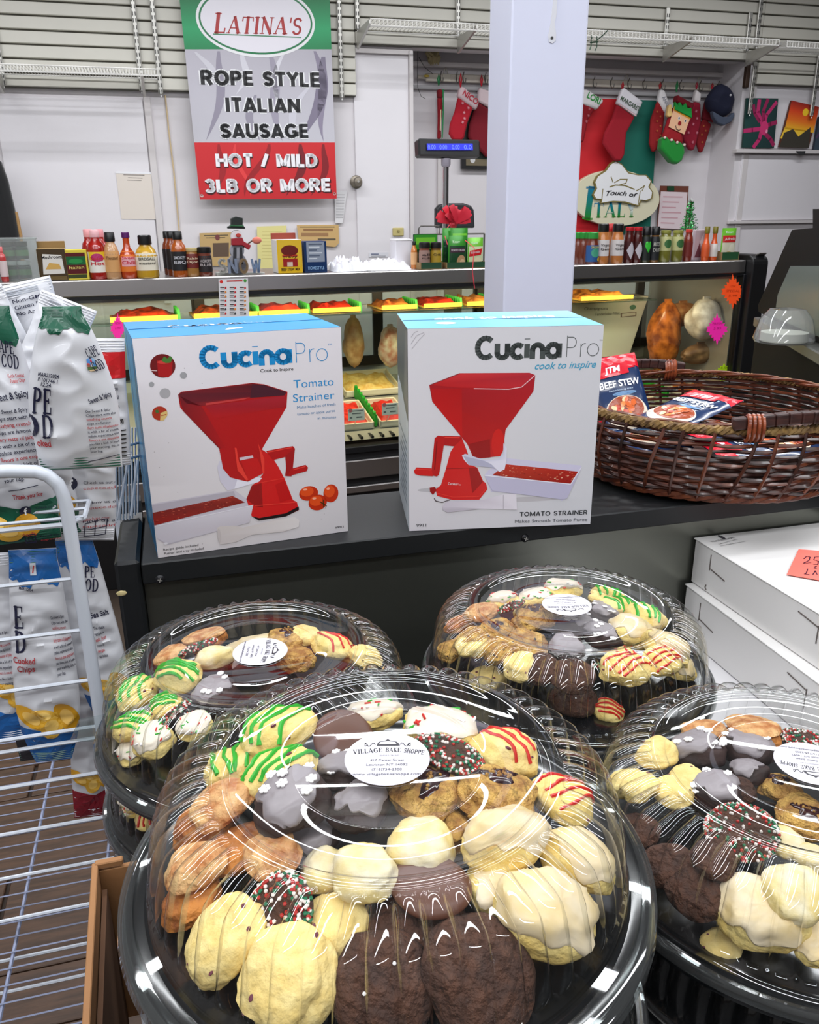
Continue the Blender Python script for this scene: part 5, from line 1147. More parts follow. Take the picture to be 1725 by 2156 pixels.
f = Face(K, .2, 955, 470); t = thing('gift_bow', 'big red ribbon bow on top of the soup pouches', 'bow', f.pos, K.yaw); r = random.Random(5); k = f.k()
M_rib = mat('ribbon_red', S(226, 44, 66), .35, sheen=.3)
for i in range(15):
    a = math.radians(lerp(165, 15, i / 14)); ln = r.uniform(30, 44) * k; wd = 6.5 * k; dy = r.uniform(-.05, .03)
    dx, dz = math.cos(a), math.sin(a); m = MB(); P0 = (0, dy, 0); tip = (dx * ln, dy - .01, dz * ln * .95); nx, nz = -dz * wd, dx * wd
    pts = []
    for s, yy in ((1, -.016), (-1, .016)):
        m.add([(nx * .3, dy, nz * .3), (-nx * .3, dy, -nz * .3), (tip[0] * .6 - nx, dy + yy, tip[2] * .6 - nz), (tip[0] * .6 + nx, dy + yy, tip[2] * .6 + nz), (tip[0] - nx, tip[1], tip[2] - nz), (tip[0] + nx, tip[1], tip[2] + nz)], [(0, 1, 2, 3), (3, 2, 4, 5)])
    part('loop', m, M_rib, t, smooth=True)
m = MB(); m.ball((0, -.0, -.005), .02, 8); part('knot', m, M_rib, t, smooth=True)
m = MB(); m.tube([(-.03, -.04, 0), (-.07, -.06, -.04), (-.06, -.08, -.09)], .002, 4); m.tube([(.0, -.1, -.06), (.01, -.215, -.10), (.0, -.222, -.20), (.012, -.222, -.27)], .002, 4); part('curling_tail', m, M_rib, t)
f = Face(K, .38, 940, 314); t = thing('customer_display', 'black pole display with glowing blue digits left of the pillar', 'display', K.at(f.u, .38, CASE_Z + .001), K.yaw); f.z = CASE_Z; k = f.k()
q0, q1 = f.L(877, 294), f.L(1006, 334); m = MB(); m.box(((q0[0] + q1[0]) / 2, 0, (q0[1] + q1[1]) / 2), (q1[0] - q0[0], .06, q0[1] - q1[1]), .008, rot=Matrix.Rotation(-.12, 3, 'X')); part('head', m, M_blackp, t)
p = Print(.001); p.poly(f.P([(893, 304), (989, 304), (989, 318), (893, 318)]), S(20, 30, 150), 1); p.build('screen', lambda x, y, l: (x, -.0405 - l - (y - q1[1]) * -.1, y), t, mat('screen_blue', S(30, 40, 190), .3, emit=1.2))
p = Print(.001); 
for i, (xx, s_) in enumerate(((895, '0.00'), (919, '0.00'), (945, '0.00'), (970, '0.0'))): p.text(s_, f.L(xx, 316), f.L(xx + 16, 316), 9 * k, S(90, 110, 255), 3, bold=.01)
p.build('digits', lambda x, y, l: (x, -.0405 - l - (y - q1[1]) * -.1, y), t, mat('digits_blue', S(90, 110, 250), .3, emit=1.4))
m = MB(); px_ = f.L(939, 345)[0]; m.lathe([(.014, .0), (.014, f.L(939, 350)[1])], 16, (px_, 0, 0)); part('pole', m, mat('chrome', S(200, 200, 204), .12, metal=1), t, smooth=True)
m = MB(); m.lathe([(.016, f.L(939, 352)[1]), (.022, f.L(939, 348)[1]), (.022, f.L(939, 334)[1])], 16, (px_, 0, 0)); part('collar', m, mat('collar_grey', S(186, 182, 196), .4), t, smooth=True)
m = MB(); m.lathe([(.0, .0), (.06, 0), (.06, .008), (.016, .014)], 20, (px_, 0, 0)); part('base', m, M_blackp, t, smooth=True)
# right group
BR = S(110, 46, 26)
for i, x in enumerate((1219, 1230, 1241)):
    bottle(['leaning brown sauce bottle against the pillar', 'brown sauce bottle with green lid, second from the pillar', 'brown sauce bottle with green lid, third from the pillar'][i], x, 489, 558, 22, 'std', BR, S(40, 140, 50), d=.12 - i * .02, caph=.2, capw=.8)
bottle('brown sauce bottle with blue oval label and green lid', 1250, 489, 558, 27, 'std', BR, S(50, 150, 60), S(40, 90, 150), None, None, None, d=.05, caph=.2, capw=.8, lz=(.08, .6), label_deco=lambda p, R, z0, z1: (p.ell(0, lerp(z0, z1, .55), R * .7, (z1 - z0) * .28, S(70, 160, 130), 1), p.text('ORIGINAL', (-R * .8, lerp(z0, z1, .82)), (R * .8, lerp(z0, z1, .82)), (z1 - z0) * .12, S(230, 210, 60), 3), p.ell(R * .7, lerp(z0, z1, .15), R * .35, (z1 - z0) * .14, S(236, 196, 40), 3)))
OR = S(206, 130, 70)
bottle('orange dressing bottle with black cap, left of the pair', 1272, 471, 556, 28, 'std', OR, S(20, 18, 18), S(226, 220, 218), None, ['Virginia', 'Gent'], S(60, 50, 50), d=.06, caph=.2, capw=.78, lz=(.2, .6))
bottle('dressing bottle with red cap behind the orange pair', 1287, 471, 556, 22, 'std', OR, S(190, 24, 26), d=.14, caph=.2, capw=.8)
bottle('orange dressing bottle with black cap, right of the pair', 1303, 471, 555, 28, 'std', OR, S(20, 18, 18), S(226, 220, 218), None, ['Virginia', 'Gent'], S(60, 50, 50), d=.06, caph=.2, capw=.78, lz=(.2, .6))
dia = lambda p, R, z0, z1: p.poly([(-R * .9, (z0 + z1) / 2), (0, z0), (R * .9, (z0 + z1) / 2), (0, z1)], S(206, 200, 208), 2)
bottle('dark red hot sauce with red top and white diamond label, left', 1327, 478, 552, 21, 'std', S(80, 22, 20), S(190, 30, 40), S(70, 20, 20), None, None, None, d=.07, caph=.1, capw=.8, lz=(.1, .6), label_deco=dia)
bottle('dark red hot sauce with red top and white diamond label, right', 1345, 478, 552, 21, 'std', S(80, 22, 20), S(190, 30, 40), S(70, 20, 20), None, None, None, d=.07, caph=.1, capw=.8, lz=(.1, .6), label_deco=dia)
def heart(p, R, z0, z1): c = lerp(z0, z1, .62); h = (z1 - z0); p.poly([(0, c - h * .3), (-R * .7, c), (-R * .55, c + h * .16), (-R * .2, c + h * .18), (0, c + h * .08), (R * .2, c + h * .18), (R * .55, c + h * .16), (R * .7, c)], S(60, 200, 60), 2)
bottle('black-capped sauce bottle with green heart on its label', 1363, 477, 551, 22, 'std', S(60, 60, 30), S(16, 16, 18), S(26, 34, 30), None, None, None, d=.07, caph=.24, capw=.8, lz=(.06, .72), label_deco=heart)
bottle('black-capped sauce bottle with dark lettered label', 1382, 477, 550, 22, 'std', S(140, 96, 40), S(16, 16, 18), S(30, 32, 36), None, ['MOON', 'DUST'], S(190, 190, 180), d=.07, caph=.24, capw=.8, lz=(.06, .72))
OV = S(126, 124, 50)
for i, x in enumerate((1403, 1429)): bottle(['jar of olives, left of the pair', 'jar of olives, right of the pair'][i], x, 485, 550, 26, 'jar', OV, S(150, 150, 70), S(200, 200, 140), None, None, None, d=.07, caph=.1, capw=.8, lz=(.36, .8), label_deco=lambda p, R, z0, z1: p.ell(0, (z0 + z1) / 2, R * .7, (z1 - z0) * .3, S(60, 110, 60), 2))
bottle('red-brown sauce bottle right of the olive jars', 1452, 483, 549, 20, 'std', S(130, 44, 30), S(200, 60, 50), S(120, 40, 34), d=.08, caph=.1, capw=.7)
package_t = packet('silver crinkled foil packet between the red bottle and the hot sauces', 1476, 1463, 1490, 484, 547, .1, S(196, 176, 184), S(196, 176, 184), lambda p, w, h: (p.poly([(-w * .4, h * .1), (w * .3, h * .1), (0, h * .6)], S(120, 70, 80), 2), p.poly([(0, h * .6), (w * .4, h * .3), (w * .3, h * .9)], S(230, 226, 230), 2)), th=.02, name='foil_packet')
HS = S(226, 90, 30)
for i, x in enumerate((1491, 1508)): bottle(['orange hot sauce with olive cap, left of the pair', 'orange hot sauce with olive cap and white label, right of the pair'][i], x, 477, 546, 17, 'neck', HS, S(120, 110, 30), S(226, 220, 214) if i else S(220, 90, 40), None, None, None, d=.06, caph=.2, capw=.6, lz=(.12, .5))
pouch('green and red soup pouch at the right end of the case', 1518, 1556, 480, 540, .07, G_L, S(230, 226, 200), lambda p, w, h: (p.rect(-w * .46, h * .5, w * .46, h * .74, S(206, 50, 50), 2), p.text('Alfredo', (-w * .36, h * .57), (w * .36, h * .6), h * .09, WHT, 3), p.text('Knorr', (-w * .3, h * .82), (w * .2, h * .82), h * .08, WHT, 3), p.ell(w * .16, h * .26, w * .22, h * .2, S(246, 240, 220), 3), p.ell(0, h * .12, w * .2, h * .07, S(206, 180, 120), 3)))
tray_box('green cardboard tray under the soup pouch at the right end', 1517, 1562, 531, S(30, 80, 44))
# tinsel tree
f = Face(K, .22, 1450, 480); t = thing('tinsel_tree', 'small green tinsel tree behind the olive jars', 'decoration', K.at(f.u, .22, CASE_Z), K.yaw); f.z = CASE_Z; k = f.k()
zb = f.L(1450, 482)[1]; zt = f.L(1457, 424)[1]
m = MB(); m.tube([(0, 0, 0), (0, 0, zb), (.004, 0, zt)], .003, 5); part('stem', m, mat('twig', S(90, 60, 40), .8), t)
m = MB(); m.lathe([(0, 0), (.04, 0), (.036, .01), (.008, .02)], 14); part('base', m, mat('tree_base', S(20, 90, 50), .6), t)
m = MB(); r = random.Random(7); M_tin = mat('tinsel', S(10, 150, 60), .25, metal=.35)
for i in range(700):
    s = r.random() ** 1.3; z = lerp(zb, zt, s); R_ = lerp(20 * k, 1.5 * k, s) * (1 if (s * 6) % 1 < .6 else .65); a = r.random() * 2 * PI; rr = R_ * r.uniform(.5, 1)
    x, y = rr * math.cos(a), rr * math.sin(a); L = 7.5 * k; b = r.random() * 2 * PI; dx, dz = math.cos(b) * L, math.sin(b) * L * .7
    m.add([(x, y, z), (x + dx, y + r.uniform(-L, L) * .5, z + dz), (x + dx * .6 + .002, y, z + dz * .6 - .003)], [(0, 1, 2)])
part('tinsel', m, M_tin, t, kind='stuff')
m = MB()
for i in range(5): a = 2 * PI * i / 5; m.tube([(0, 0, zt), (.012 * math.cos(a), 0, zt + .012 * math.sin(a) + .006)], .0016, 4)
part('star', m, mat('star_silver', S(150, 160, 150), .3, metal=.6), t)
# ================================================================ black counter, table, cake boxes
M_lam = mat('black_laminate', S(24, 26, 28), .42, spec=.35, bump=.04, bscale=300)
M_lamf = mat('black_front', S(20, 20, 22), .35)
CD = C.inv(at_z(800, 1037, COUNTER_Z))[1]
ct = thing('counter', 'black laminate counter ledge carrying the strainer boxes and the basket', 'counter', C.at(0, 0, 0), C.yaw)
zt = COUNTER_Z; ue = C.loc(240, 1193, 0)[0]
def cpart(name, boxes, m_, b=.002, parent=None, **k):
    m = MB()
    for (a0, a1, d0, d1, z0, z1) in boxes: m.box(((a0 + a1) / 2, (d0 + d1) / 2, (z0 + z1) / 2), (a1 - a0, d1 - d0, z1 - z0), b)
    return part(name, m, m_, parent or ct, **k)
zf = C.loc(300, 1232)[1]
cpart('top', [(.001, 2.6, 0, CD, zf, zt)], M_lam)
cpart('end_panel', [(ue, -.001, 0, CD, TABLE_Z + .001, zt + .006)], M_lam, .005)
m = MB(); m.prism([(CD * .8, zt), (CD, zt), (CD, zt + .035), (CD * .93, zt + .03), (CD * .9, zt + .012)], ue, -.001, 'YZ'); part('end_lug', m, M_lamf, ct)
M_panel = mat('olive_steel', S(118, 120, 112), .28, metal=.85, bump=.03, bscale=12, stretch=(1, 1, 6))
cpart('back_panel', [(.0, 2.6, .03, .036, TABLE_Z + .001, zf)], M_panel, 0)
cpart('body', [(ue, 2.6, .04, CD, 0, zf - .001)], M_lamf, .002)
for px, py in ((337, 1220), (1106, 1133)):
    a = C.loc(px, py); m = MB(); m.lathe([(0, -.004), (.004, -.0036), (.007, -.001), (.007, 0)], 14, (a[0], 0, a[1]), 'Y'); sc = part('screw', m, M_blackm, ct, smooth=True)
    for q in (0, PI / 2): m = MB(); m.box((a[0], -.0042, a[1]), (.007, .0006, .0014), rot=Matrix.Rotation(q + .3, 3, 'Y')); part('slot', m, M_std, sc)
a = C.loc(256, 1249); m = MB(); m.ball((a[0] - 0, .0, a[1]), .006, 8, (1.3, .5, .7)); part('chipped_spot', m, mat('raw_wood', S(196, 180, 130), .8), ct, smooth=True)
# table
tf = C
tb = thing('table', 'black display table under the cookie trays', 'table', C.at(0, 0, 0), C.yaw)
m = MB(); m.box((1.32, -.62, TABLE_Z - .02), (2.56, 1.235, .04), .004); part('tabletop', m, M_lamf, tb)
for (x, y) in ((.1, -.1), (.1, -1.18), (2.5, -.1), (2.5, -1.18)): m = MB(); m.box((x, y, (TABLE_Z - .04) / 2), (.05, .05, TABLE_Z - .04), .004); part('leg', m, M_blackm, tb)
m = MB(); m.box((1.32, -.9, TABLE_Z / 2 - .03), (2.4, .01, TABLE_Z - .1)); part('modesty_panel', m, M_lamf, tb)
# cake boxes
M_cake = mat('white_card', S(226, 224, 222), .5); M_cake_in = mat('white_card_edge', S(200, 192, 184), .7)
def cake_box(lab, c0, zt_, zb_, yaw, lx, ly, slits=True):
    """c0 = back left corner; lx runs along the long side towards the viewer's right, ly across."""
    t = thing('cake_box', lab, 'box', (c0[0], c0[1], zb_), yaw); h = zt_ - zb_
    m = MB(); m.box((lx / 2, ly / 2, h / 2 - .002), (lx, ly, h - .004), .002); part('body', m, M_cake, t)
    m = MB(); m.box((lx / 2, ly / 2 + .0, h - .0015), (lx + .004, ly + .004, .003), .001); part('lid', m, M_cake, t)
    k_ = [(.05, 1), (lx * .78, -1)]
    for x, s in k_:
        m = MB(); m.box((x, -.0006, h * (.68 if s > 0 else .6)), (.0016, .001, h * .34)); m.box((x + s * .022 * (1 if s > 0 else 1), -.0006, h * (.52 if s > 0 else .77)), (.044, .001, .0016), rot=Matrix.Rotation(.12, 3, 'Y')); part('tab_slit', m, mat('slit', S(96, 88, 84), .8), t)
    m = MB(); m.tube([(.048, -.001, h * .05), (.044, -.001, h * .1), (.046, -.001, h * .16)], .0012, 4); part('tab_notch', m, mat('slit'), t)
    return t, h
ca = P_ = Frame(C.at(0, .03, 0), YAW); a = ca.loc(1461, 1130); ctop = a[1]; cbot = ca.loc(1454, 1221)[1]; p0 = ca.at(a[0], -.006, 0)
p1 = at_z(1725, 1274, ctop); yw = YAW - PI / 2
bt, bh = cake_box('upper white cardboard cake box with the coral note', (p0.x, p0.y), ctop, cbot, yw, .40, .30)
p = Print(.0004)
def TB(px, py, z, t, yaw):
    q = at_z(px, py, z) - Vector((t.location.x, t.location.y, z)); c, s = math.cos(-yaw), math.sin(-yaw); return (q.x * c - q.y * s, q.x * s + q.y * c)
def tl(px, py): return TB(px, py, ctop, bt, yw)
ink = S(70, 68, 74)
p.text('VILLAGE BAKE SHOPPE', tl(1500, 1143), tl(1549, 1134), .006, ink, 1); p.text('Lewiston NY 14092', tl(1516, 1147), tl(1554, 1137), .0035, ink, 1); p.text('www.villagebakeshoppe.com', tl(1518, 1151), tl(1571, 1141), .0035, ink, 1); p.ell(*tl(1520, 1132), .010, .004, ink, 1)
p.build('stamp', lambda x, y, l: (x, y, bh + .0006 + l), bt)
cn = Vector((p0.x, p0.y, 0)) + Vector((-.010, -.008, 0)); yw2 = yw - .03
cake_box('lower white cardboard cake box under the one with the note', (cn.x, cn.y), cbot - .0008, TABLE_Z + .004, yw2, .42, .30)
p2_ = at_z(1495, 1352, TABLE_Z + .0025)
t = thing('paper_sheet', 'white sheet lying on the table under the cake boxes', 'paper', (p2_.x - .12, p2_.y - .02, TABLE_Z + .0005), yw2 + .04); m = MB(); m.box((.28, .16, .0014), (.56, .40, .0026)); part('sheet', m, mat('sheet_white'), t)
# coral note
nz = ctop + .0022; q = [at_z(x, y, nz) for x, y in ((1682, 1157), (1760, 1163), (1742, 1225), (1657, 1210))]; c_ = sum(q, Vector()) / 4
t = thing('note', 'coral paper note with handwritten numbers on the upper cake box', 'note', (c_.x, c_.y, nz), 0)
m = MB(); m.prism([((v - c_).x, (v - c_).y) for v in q], 0, .0008, 'XY'); part('paper', m, mat('coral', S(250, 120, 106), .6), t)
p = Print(.0003)
def nl(px, py): v = at_z(px, py, nz) - c_; return (v.x, v.y)
hw = S(50, 20, 50)
for s_ in ([(1693, 1178), (1698, 1173), (1706, 1174), (1704, 1181), (1692, 1187), (1708, 1186)], [(1726, 1174), (1716, 1174), (1714, 1180), (1724, 1183), (1722, 1190), (1712, 1189)], [(1732, 1176), (1740, 1178), (1734, 1186)], [(1714, 1193), (1720, 1193), (1714, 1197), (1720, 1199)], [(1701, 1199), (1698, 1208), (1694, 1210), (1704, 1211)], [(1712, 1211), (1717, 1203), (1721, 1211)], [(1726, 1211), (1730, 1204), (1736, 1206)]):
    p.line([nl(*q) for q in s_], .0016, hw, 1)
p.build('handwriting', lambda x, y, l: (x, y, .0009 + l), t)

# ================================================================ strainer boxes
class BoxFace:
    def __init__(s, x0, y0, x1, y1, z):
        a, b = at_z(x0, y0, z), at_z(x1, y1, z); s.yaw = math.atan2((b - a).y, (b - a).x); s.F = Frame(a, s.yaw); s.w = (b - a).length; s.z0 = z
    def L(s, px, py): u, z = s.F.loc(px, py, 0); return (u, z - s.z0)
    def P(s, pts): return [s.L(*p) for p in pts]
    def top(s, px, py, z): q = s.F.inv(at_z(px, py, z)); return (q[0], q[1])
def art(F, ox, oy, sc):
    """drawing helpers in the coordinates of an enlarged detail of the photograph"""
    g = lambda x, y: F.L(ox + x / sc, oy + y / sc); k = abs(F.L(ox, oy)[1] - F.L(ox, oy + 1 / sc)[1]); return g, k
M_card = mat('gloss_card', S(226, 222, 226), .3, bump=.06, bscale=70)
PR_CARD = mat('print_card', attr=True, rough=.3, bump=.06, bscale=70)
def tomato(p, g, k, x, y, rx, ry): p.ell(*g(x, y), rx * k, ry * k, S(190, 44, 14), 3); p.ell(*g(x - rx * .15, y - ry * .18), rx * .7 * k, ry * .66 * k, S(222, 76, 26), 4); p.ell(*g(x - rx * .3, y - ry * .42), rx * .22 * k, ry * .14 * k, S(246, 170, 140), 5)
B1 = BoxFace(333, 1175, 733, 1118, COUNTER_Z + .0005); h1 = (B1.L(278, 712)[1] + B1.L(713, 690)[1]) / 2
b1z = B1.z0 + h1; d1 = (B1.top(249, 680, b1z)[1] + B1.top(625, 660, b1z)[1]) / 2
def strainer_box(lab, B, h, d, side_fn, top_fn, front_fn, capcol):
    t = thing('strainer_box', lab, 'box', (B.F.o.x, B.F.o.y, B.z0), B.yaw)
    m = MB(); m.box((B.w / 2, d / 2, h / 2), (B.w, d, h), .0012); part('carton', m, M_card, t)
    p = Print(.00012); front_fn(p); p.build('front_print', lambda x, y, l: (x, -.0002 - l, y), t, PR_CARD)
    p = Print(.00012); side_fn(p); p.build('side_print', lambda x, y, l: (-.0002 - l, x, y), t, PR_CARD)      # x = depth
    p = Print(.00012); top_fn(p); p.build('top_print', lambda x, y, l: (x, y, h + .0002 + l), t, PR_CARD)
    for z in (h,):
        m = MB(); m.box((B.w / 2, d * .5, z + .0006), (B.w - .003, .0012, .0006)); part('flap_seam', m, mat('seam', S(40, 90, 130), .6), t)
    return t
R1, R2, R3, R4 = S(178, 18, 24), S(206, 28, 30), S(120, 16, 26), S(228, 60, 50)
def front1(p):
    g, k = art(B1, 240, 640, 3.317); P = lambda *q: [g(*a) for a in q]; w, h = B1.w, h1
    p.poly([(0, 0), (w, 0), (w, h), (0, h)], [S(212, 206, 208), S(206, 202, 206), S(230, 226, 232), S(234, 230, 236)], .4)
    BL = S(24, 140, 206)
    p.sans('Cucina', g(606, 455), g(1250, 413), 172 * k, BL, 2, w=.225, gap=-.03); p.sans('Pro', g(1262, 411), g(1500, 398), 166 * k, BL, 2, w=.035, gap=.02)
    p.text('TM', g(1494, 290), g(1522, 287), 14 * k, BL, 2); p.text('Cook to Inspire', g(1023, 477), g(1253, 463), 25 * k, S(30, 30, 34), 2, bold=.01)
    p.text('Tomato', g(1255, 587), g(1535, 567), 64 * k, BL, 2, bold=-.004); p.text('Strainer', g(1252, 686), g(1541, 660), 64 * k, BL, 2, bold=-.004)
    for s_, x0, x1, y0, y1 in (('Make batches of fresh', 1280, 1547, 732, 708), ('tomato or apple puree', 1280, 1545, 779, 753), ('in minutes', 1423, 1551, 807, 797)): p.text(s_, g(x0, y0), g(x1, y1), 22 * k, S(50, 120, 170), 2)
    p.ell(*g(341, 432), 92 * k, 89 * k, S(110, 14, 20), 2); p.poly(P((300, 395), (410, 402), (405, 490), (380, 512), (310, 505)), S(170, 20, 26), 3); p.ell(*g(352, 404), 52 * k, 14 * k, S(206, 60, 56), 4); p.poly(P((330, 395), (350, 365), (372, 380), (395, 362), (410, 380), (395, 410), (360, 412)), S(70, 120, 50), 5); p.line(P((258, 464), (300, 466)), 6 * k, S(216, 190, 190), 4)
    p.ell(*g(485, 498), 26 * k, 25 * k, S(160, 160, 164), 2); p.ell(*g(263, 561), 19 * k, 19 * k, S(160, 160, 164), 2); p.ell(*g(357, 623), 40 * k, 38 * k, S(172, 170, 174), 2)
    p.ell(*g(320, 764), 57 * k, 55 * k, S(176, 50, 30), 2); p.poly(P((325, 760), (372, 745), (374, 775), (350, 812), (322, 815)), S(222, 190, 120), 3); p.poly(P((285, 745), (305, 735), (315, 755), (298, 765)), S(70, 110, 50), 4); p.line(P((330, 780), (365, 770)), 5 * k, S(180, 60, 40), 4)
    # hopper
    p.poly(P((448, 632), (470, 612), (965, 551), (1050, 561), (1212, 612), (1205, 720), (1050, 985), (1020, 1040), (860, 1090), (740, 1040), (735, 1010), (480, 745), (462, 720)), [R3] + [R1] * 12, 2)
    p.poly(P((455, 632), (475, 614), (965, 554), (1048, 565), (1207, 614), (1190, 638), (950, 655), (610, 712), (505, 694)), [S(96, 22, 36), S(120, 24, 36), S(126, 20, 28), S(70, 16, 26), S(84, 20, 36), S(90, 20, 34), S(150, 24, 30), S(140, 24, 34), S(110, 22, 36)], 3)
    p.poly(P((950, 655), (965, 560), (1048, 567), (1200, 614), (1190, 638)), S(72, 24, 40), 4); p.poly(P((640, 692), (948, 652), (905, 668), (640, 708)), S(196, 60, 60), 4)
    p.poly(P((456, 640), (612, 714), (812, 1062), (738, 1012), (482, 745)), [S(110, 18, 34), S(150, 20, 30), R1, S(110, 14, 22), S(130, 16, 26)], 3)
    p.poly(P((640, 712), (1195, 640), (1202, 716), (1180, 720), (700, 800)), [S(160, 24, 40), S(170, 30, 46), S(160, 22, 34), S(180, 20, 28), S(184, 20, 26)], 3)
    p.poly(P((722, 1140), (735, 1098), (757, 1088), (800, 1180), (858, 1222), (960, 1222), (1034, 1214), (1012, 1242), (860, 1288), (792, 1302), (742, 1238)), S(206, 202, 218), 3); p.poly(P((840, 1290), (870, 1200), (1034, 1214), (1010, 1242)), S(230, 228, 240), 3.4)
    p.poly(P((735, 1010), (1020, 975), (1046, 1178), (935, 1240), (862, 1224), (812, 1210), (762, 1150)), R1, 4)
    # base
    p.poly(P((1028, 1012), (1100, 1060), (1150, 1140), (1196, 1230), (1250, 1368), (1278, 1382), (1290, 1440), (1200, 1482), (1012, 1512), (962, 1482), (925, 1362), (962, 1268), (1000, 1238), (1046, 1180)), R2, 3)
    p.poly(P((962, 1482), (1012, 1512), (1202, 1482), (1292, 1436), (1290, 1412), (1200, 1460), (1015, 1494)), S(24, 16, 20), 5); p.poly(P((962, 1268), (1030, 1250), (1040, 1420), (985, 1410), (925, 1362)), S(150, 16, 22), 4); p.line(P((1030, 1246), (1196, 1214)), 5 * k, R4, 5); p.line(P((985, 1408), (1274, 1384)), 7 * k, R4, 5); p.poly(P((1125, 1262), (1190, 1232), (1240, 1360), (1160, 1385)), S(190, 20, 24), 4)
    p.poly(P((885, 1090), (1000, 1075), (1046, 1180), (940, 1236)), S(196, 24, 28), 5); p.poly(P((875, 1072), (968, 1056), (974, 1074), (880, 1092)), S(206, 190, 200), 6)
    p.poly(P((842, 1002), (856, 1006), (872, 1100), (938, 1226), (924, 1232), (862, 1160)), R4, 6); p.poly(P((1006, 970), (1050, 1080), (1050, 1180), (1038, 1180), (1020, 1050)), R4, 6)
    # crank
    p.poly(P((1062, 1026), (1200, 1000), (1250, 992), (1264, 1010), (1256, 1052), (1110, 1090)), R1, 4); p.line(P((1075, 1034), (1240, 1002)), 8 * k, R4, 5); p.poly(P((1195, 1060), (1264, 1008), (1246, 1170), (1240, 1203), (1195, 1200), (1202, 1140)), S(160, 18, 24), 5); p.poly(P((1236, 1150), (1338, 1122), (1356, 1142), (1345, 1166), (1212, 1203)), R1, 6); p.line(P((1250, 1158), (1335, 1134)), 7 * k, R4, 7)
    # tray, sauce, pusher
    p.poly(P((265, 1396), (840, 1298), (975, 1396), (945, 1528), (370, 1684), (300, 1640)), S(198, 192, 204), 2); p.poly(P((268, 1404), (836, 1306), (848, 1340), (270, 1456)), S(178, 172, 184), 3); p.poly(P((270, 1458), (828, 1340), (915, 1384), (282, 1546)), [S(120, 30, 30), S(150, 40, 34), S(130, 26, 26), S(146, 24, 22)], 4)
    r = random.Random(2)
    for i in range(60):
        u = r.random(); v = r.random(); a = (lerp(275, 830, u), lerp(1462, 1346, u)); b = (lerp(284, 910, u), lerp(1540, 1386, u)); q = (lerp(a[0], b[0], v), lerp(a[1], b[1], v)); p.ell(*g(*q), r.uniform(4, 12) * k, r.uniform(2, 4) * k, r.choice([S(170, 50, 36), S(110, 20, 20), S(190, 90, 70)]), 5, n=6, rot=-.15)
    p.poly(P((284, 1550), (972, 1402), (946, 1526), (372, 1676), (300, 1634)), [S(206, 202, 212), S(214, 210, 220), S(196, 190, 200), S(190, 186, 196), S(196, 190, 200)], 5); p.line(P((284, 1552), (972, 1404)), 6 * k, S(228, 226, 234), 6); p.ell(*g(362, 1672), 16 * k, 10 * k, S(214, 210, 216), 6)
    p.poly(P((722, 1560), (742, 1552), (840, 1546), (900, 1560), (1180, 1496), (1262, 1488), (1294, 1508), (1290, 1556), (1180, 1590), (960, 1612), (850, 1662), (742, 1680), (722, 1620)), [S(206, 198, 196)] * 5 + [S(222, 216, 216)] * 3 + [S(200, 192, 192)] * 5, 6); p.ell(*g(735, 1616), 14 * k, 62 * k, S(190, 182, 182), 7)
    for q in ((1360, 1322, 82, 64), (1515, 1322, 66, 80), (1423, 1386, 80, 70)): tomato(p, g, k, *q)
    p.line(P((1440, 1380), (1484, 1410)), 8 * k, S(50, 50, 20), 6); p.line(P((1462, 1366), (1464, 1420)), 7 * k, S(50, 50, 20), 6)
    for s_, x0, x1, y0, y1, hh in (('Recipe guide included', 346, 590, 1722, 1688, 20), ('Pusher and tray included', 350, 627, 1750, 1712, 20), ('#9911', 1545, 1603, 1566, 1560, 18)): p.text(s_, g(x0, y0), g(x1, y1), hh * k, S(50, 46, 50), 7)
    r = random.Random(9)
    for i in range(26): p.ell(r.uniform(.01, w - .01), r.uniform(.01, h - .01), .0006, .0005, S(110, 100, 100), 1, n=6)
def side1(p):
    d, h = d1, h1; p.poly([(0, 0), (d, 0), (d, h), (0, h)], [S(16, 110, 160), S(20, 120, 170), S(70, 170, 216), S(24, 140, 200)], .4)
    for i, (a, b) in enumerate(((.08, .3), (.4, .62), (.7, .9))): p.poly([(d * a, h * .02), (d * b, h * .05), (d * (b - .1), h * .97), (d * (a + .02), h * .96)], S(60, 150, 200) if i % 2 else S(14, 96, 146), 1)
    for i in range(7): p.rect(d * .2, h * (.12 + i * .025), d * (.75 - (i % 3) * .1), h * (.13 + i * .025), S(140, 200, 230), 2)
    p.text('TOMATO STRAINER', (d * .34, h * .36), (d * .34, h * .8), .016, S(110, 190, 226), 2)
def top1(p):
    d, w = d1, B1.w; p.poly([(0, 0), (w, 0), (w, d), (0, d)], [S(30, 140, 206), S(30, 146, 212), S(50, 160, 222), S(24, 130, 196)], .4)
    t_ = lambda x, y: B1.top(240 + x / 3.317, 640 + y / 3.317, b1z)
    a, b, c = t_(385, 168), t_(905, 140), t_(1115, 128)
    p.sans('Cucina', a, b, .028, S(236, 240, 246), 2, w=.22, gap=.1); p.sans('Pro', t_(925, 139), c, .028, S(190, 220, 240), 2, w=.04, gap=.04)
    p.poly([t_(776, 182), t_(885, 172), t_(905, 164), t_(800, 168)], S(226, 230, 236), 2)
strainer_box('left boxed tomato strainer with blue top and blue lettering', B1, h1, d1, side1, top1, front1, None)
B2 = BoxFace(862, 1118, 1243, 1103, COUNTER_Z + .0005); h2 = (B2.L(866, 693)[1] + B2.L(1271, 684)[1]) / 2
b2z = B2.z0 + h2; d2 = (B2.top(840, 660, b2z)[1] + B2.top(1195, 655, b2z)[1]) / 2
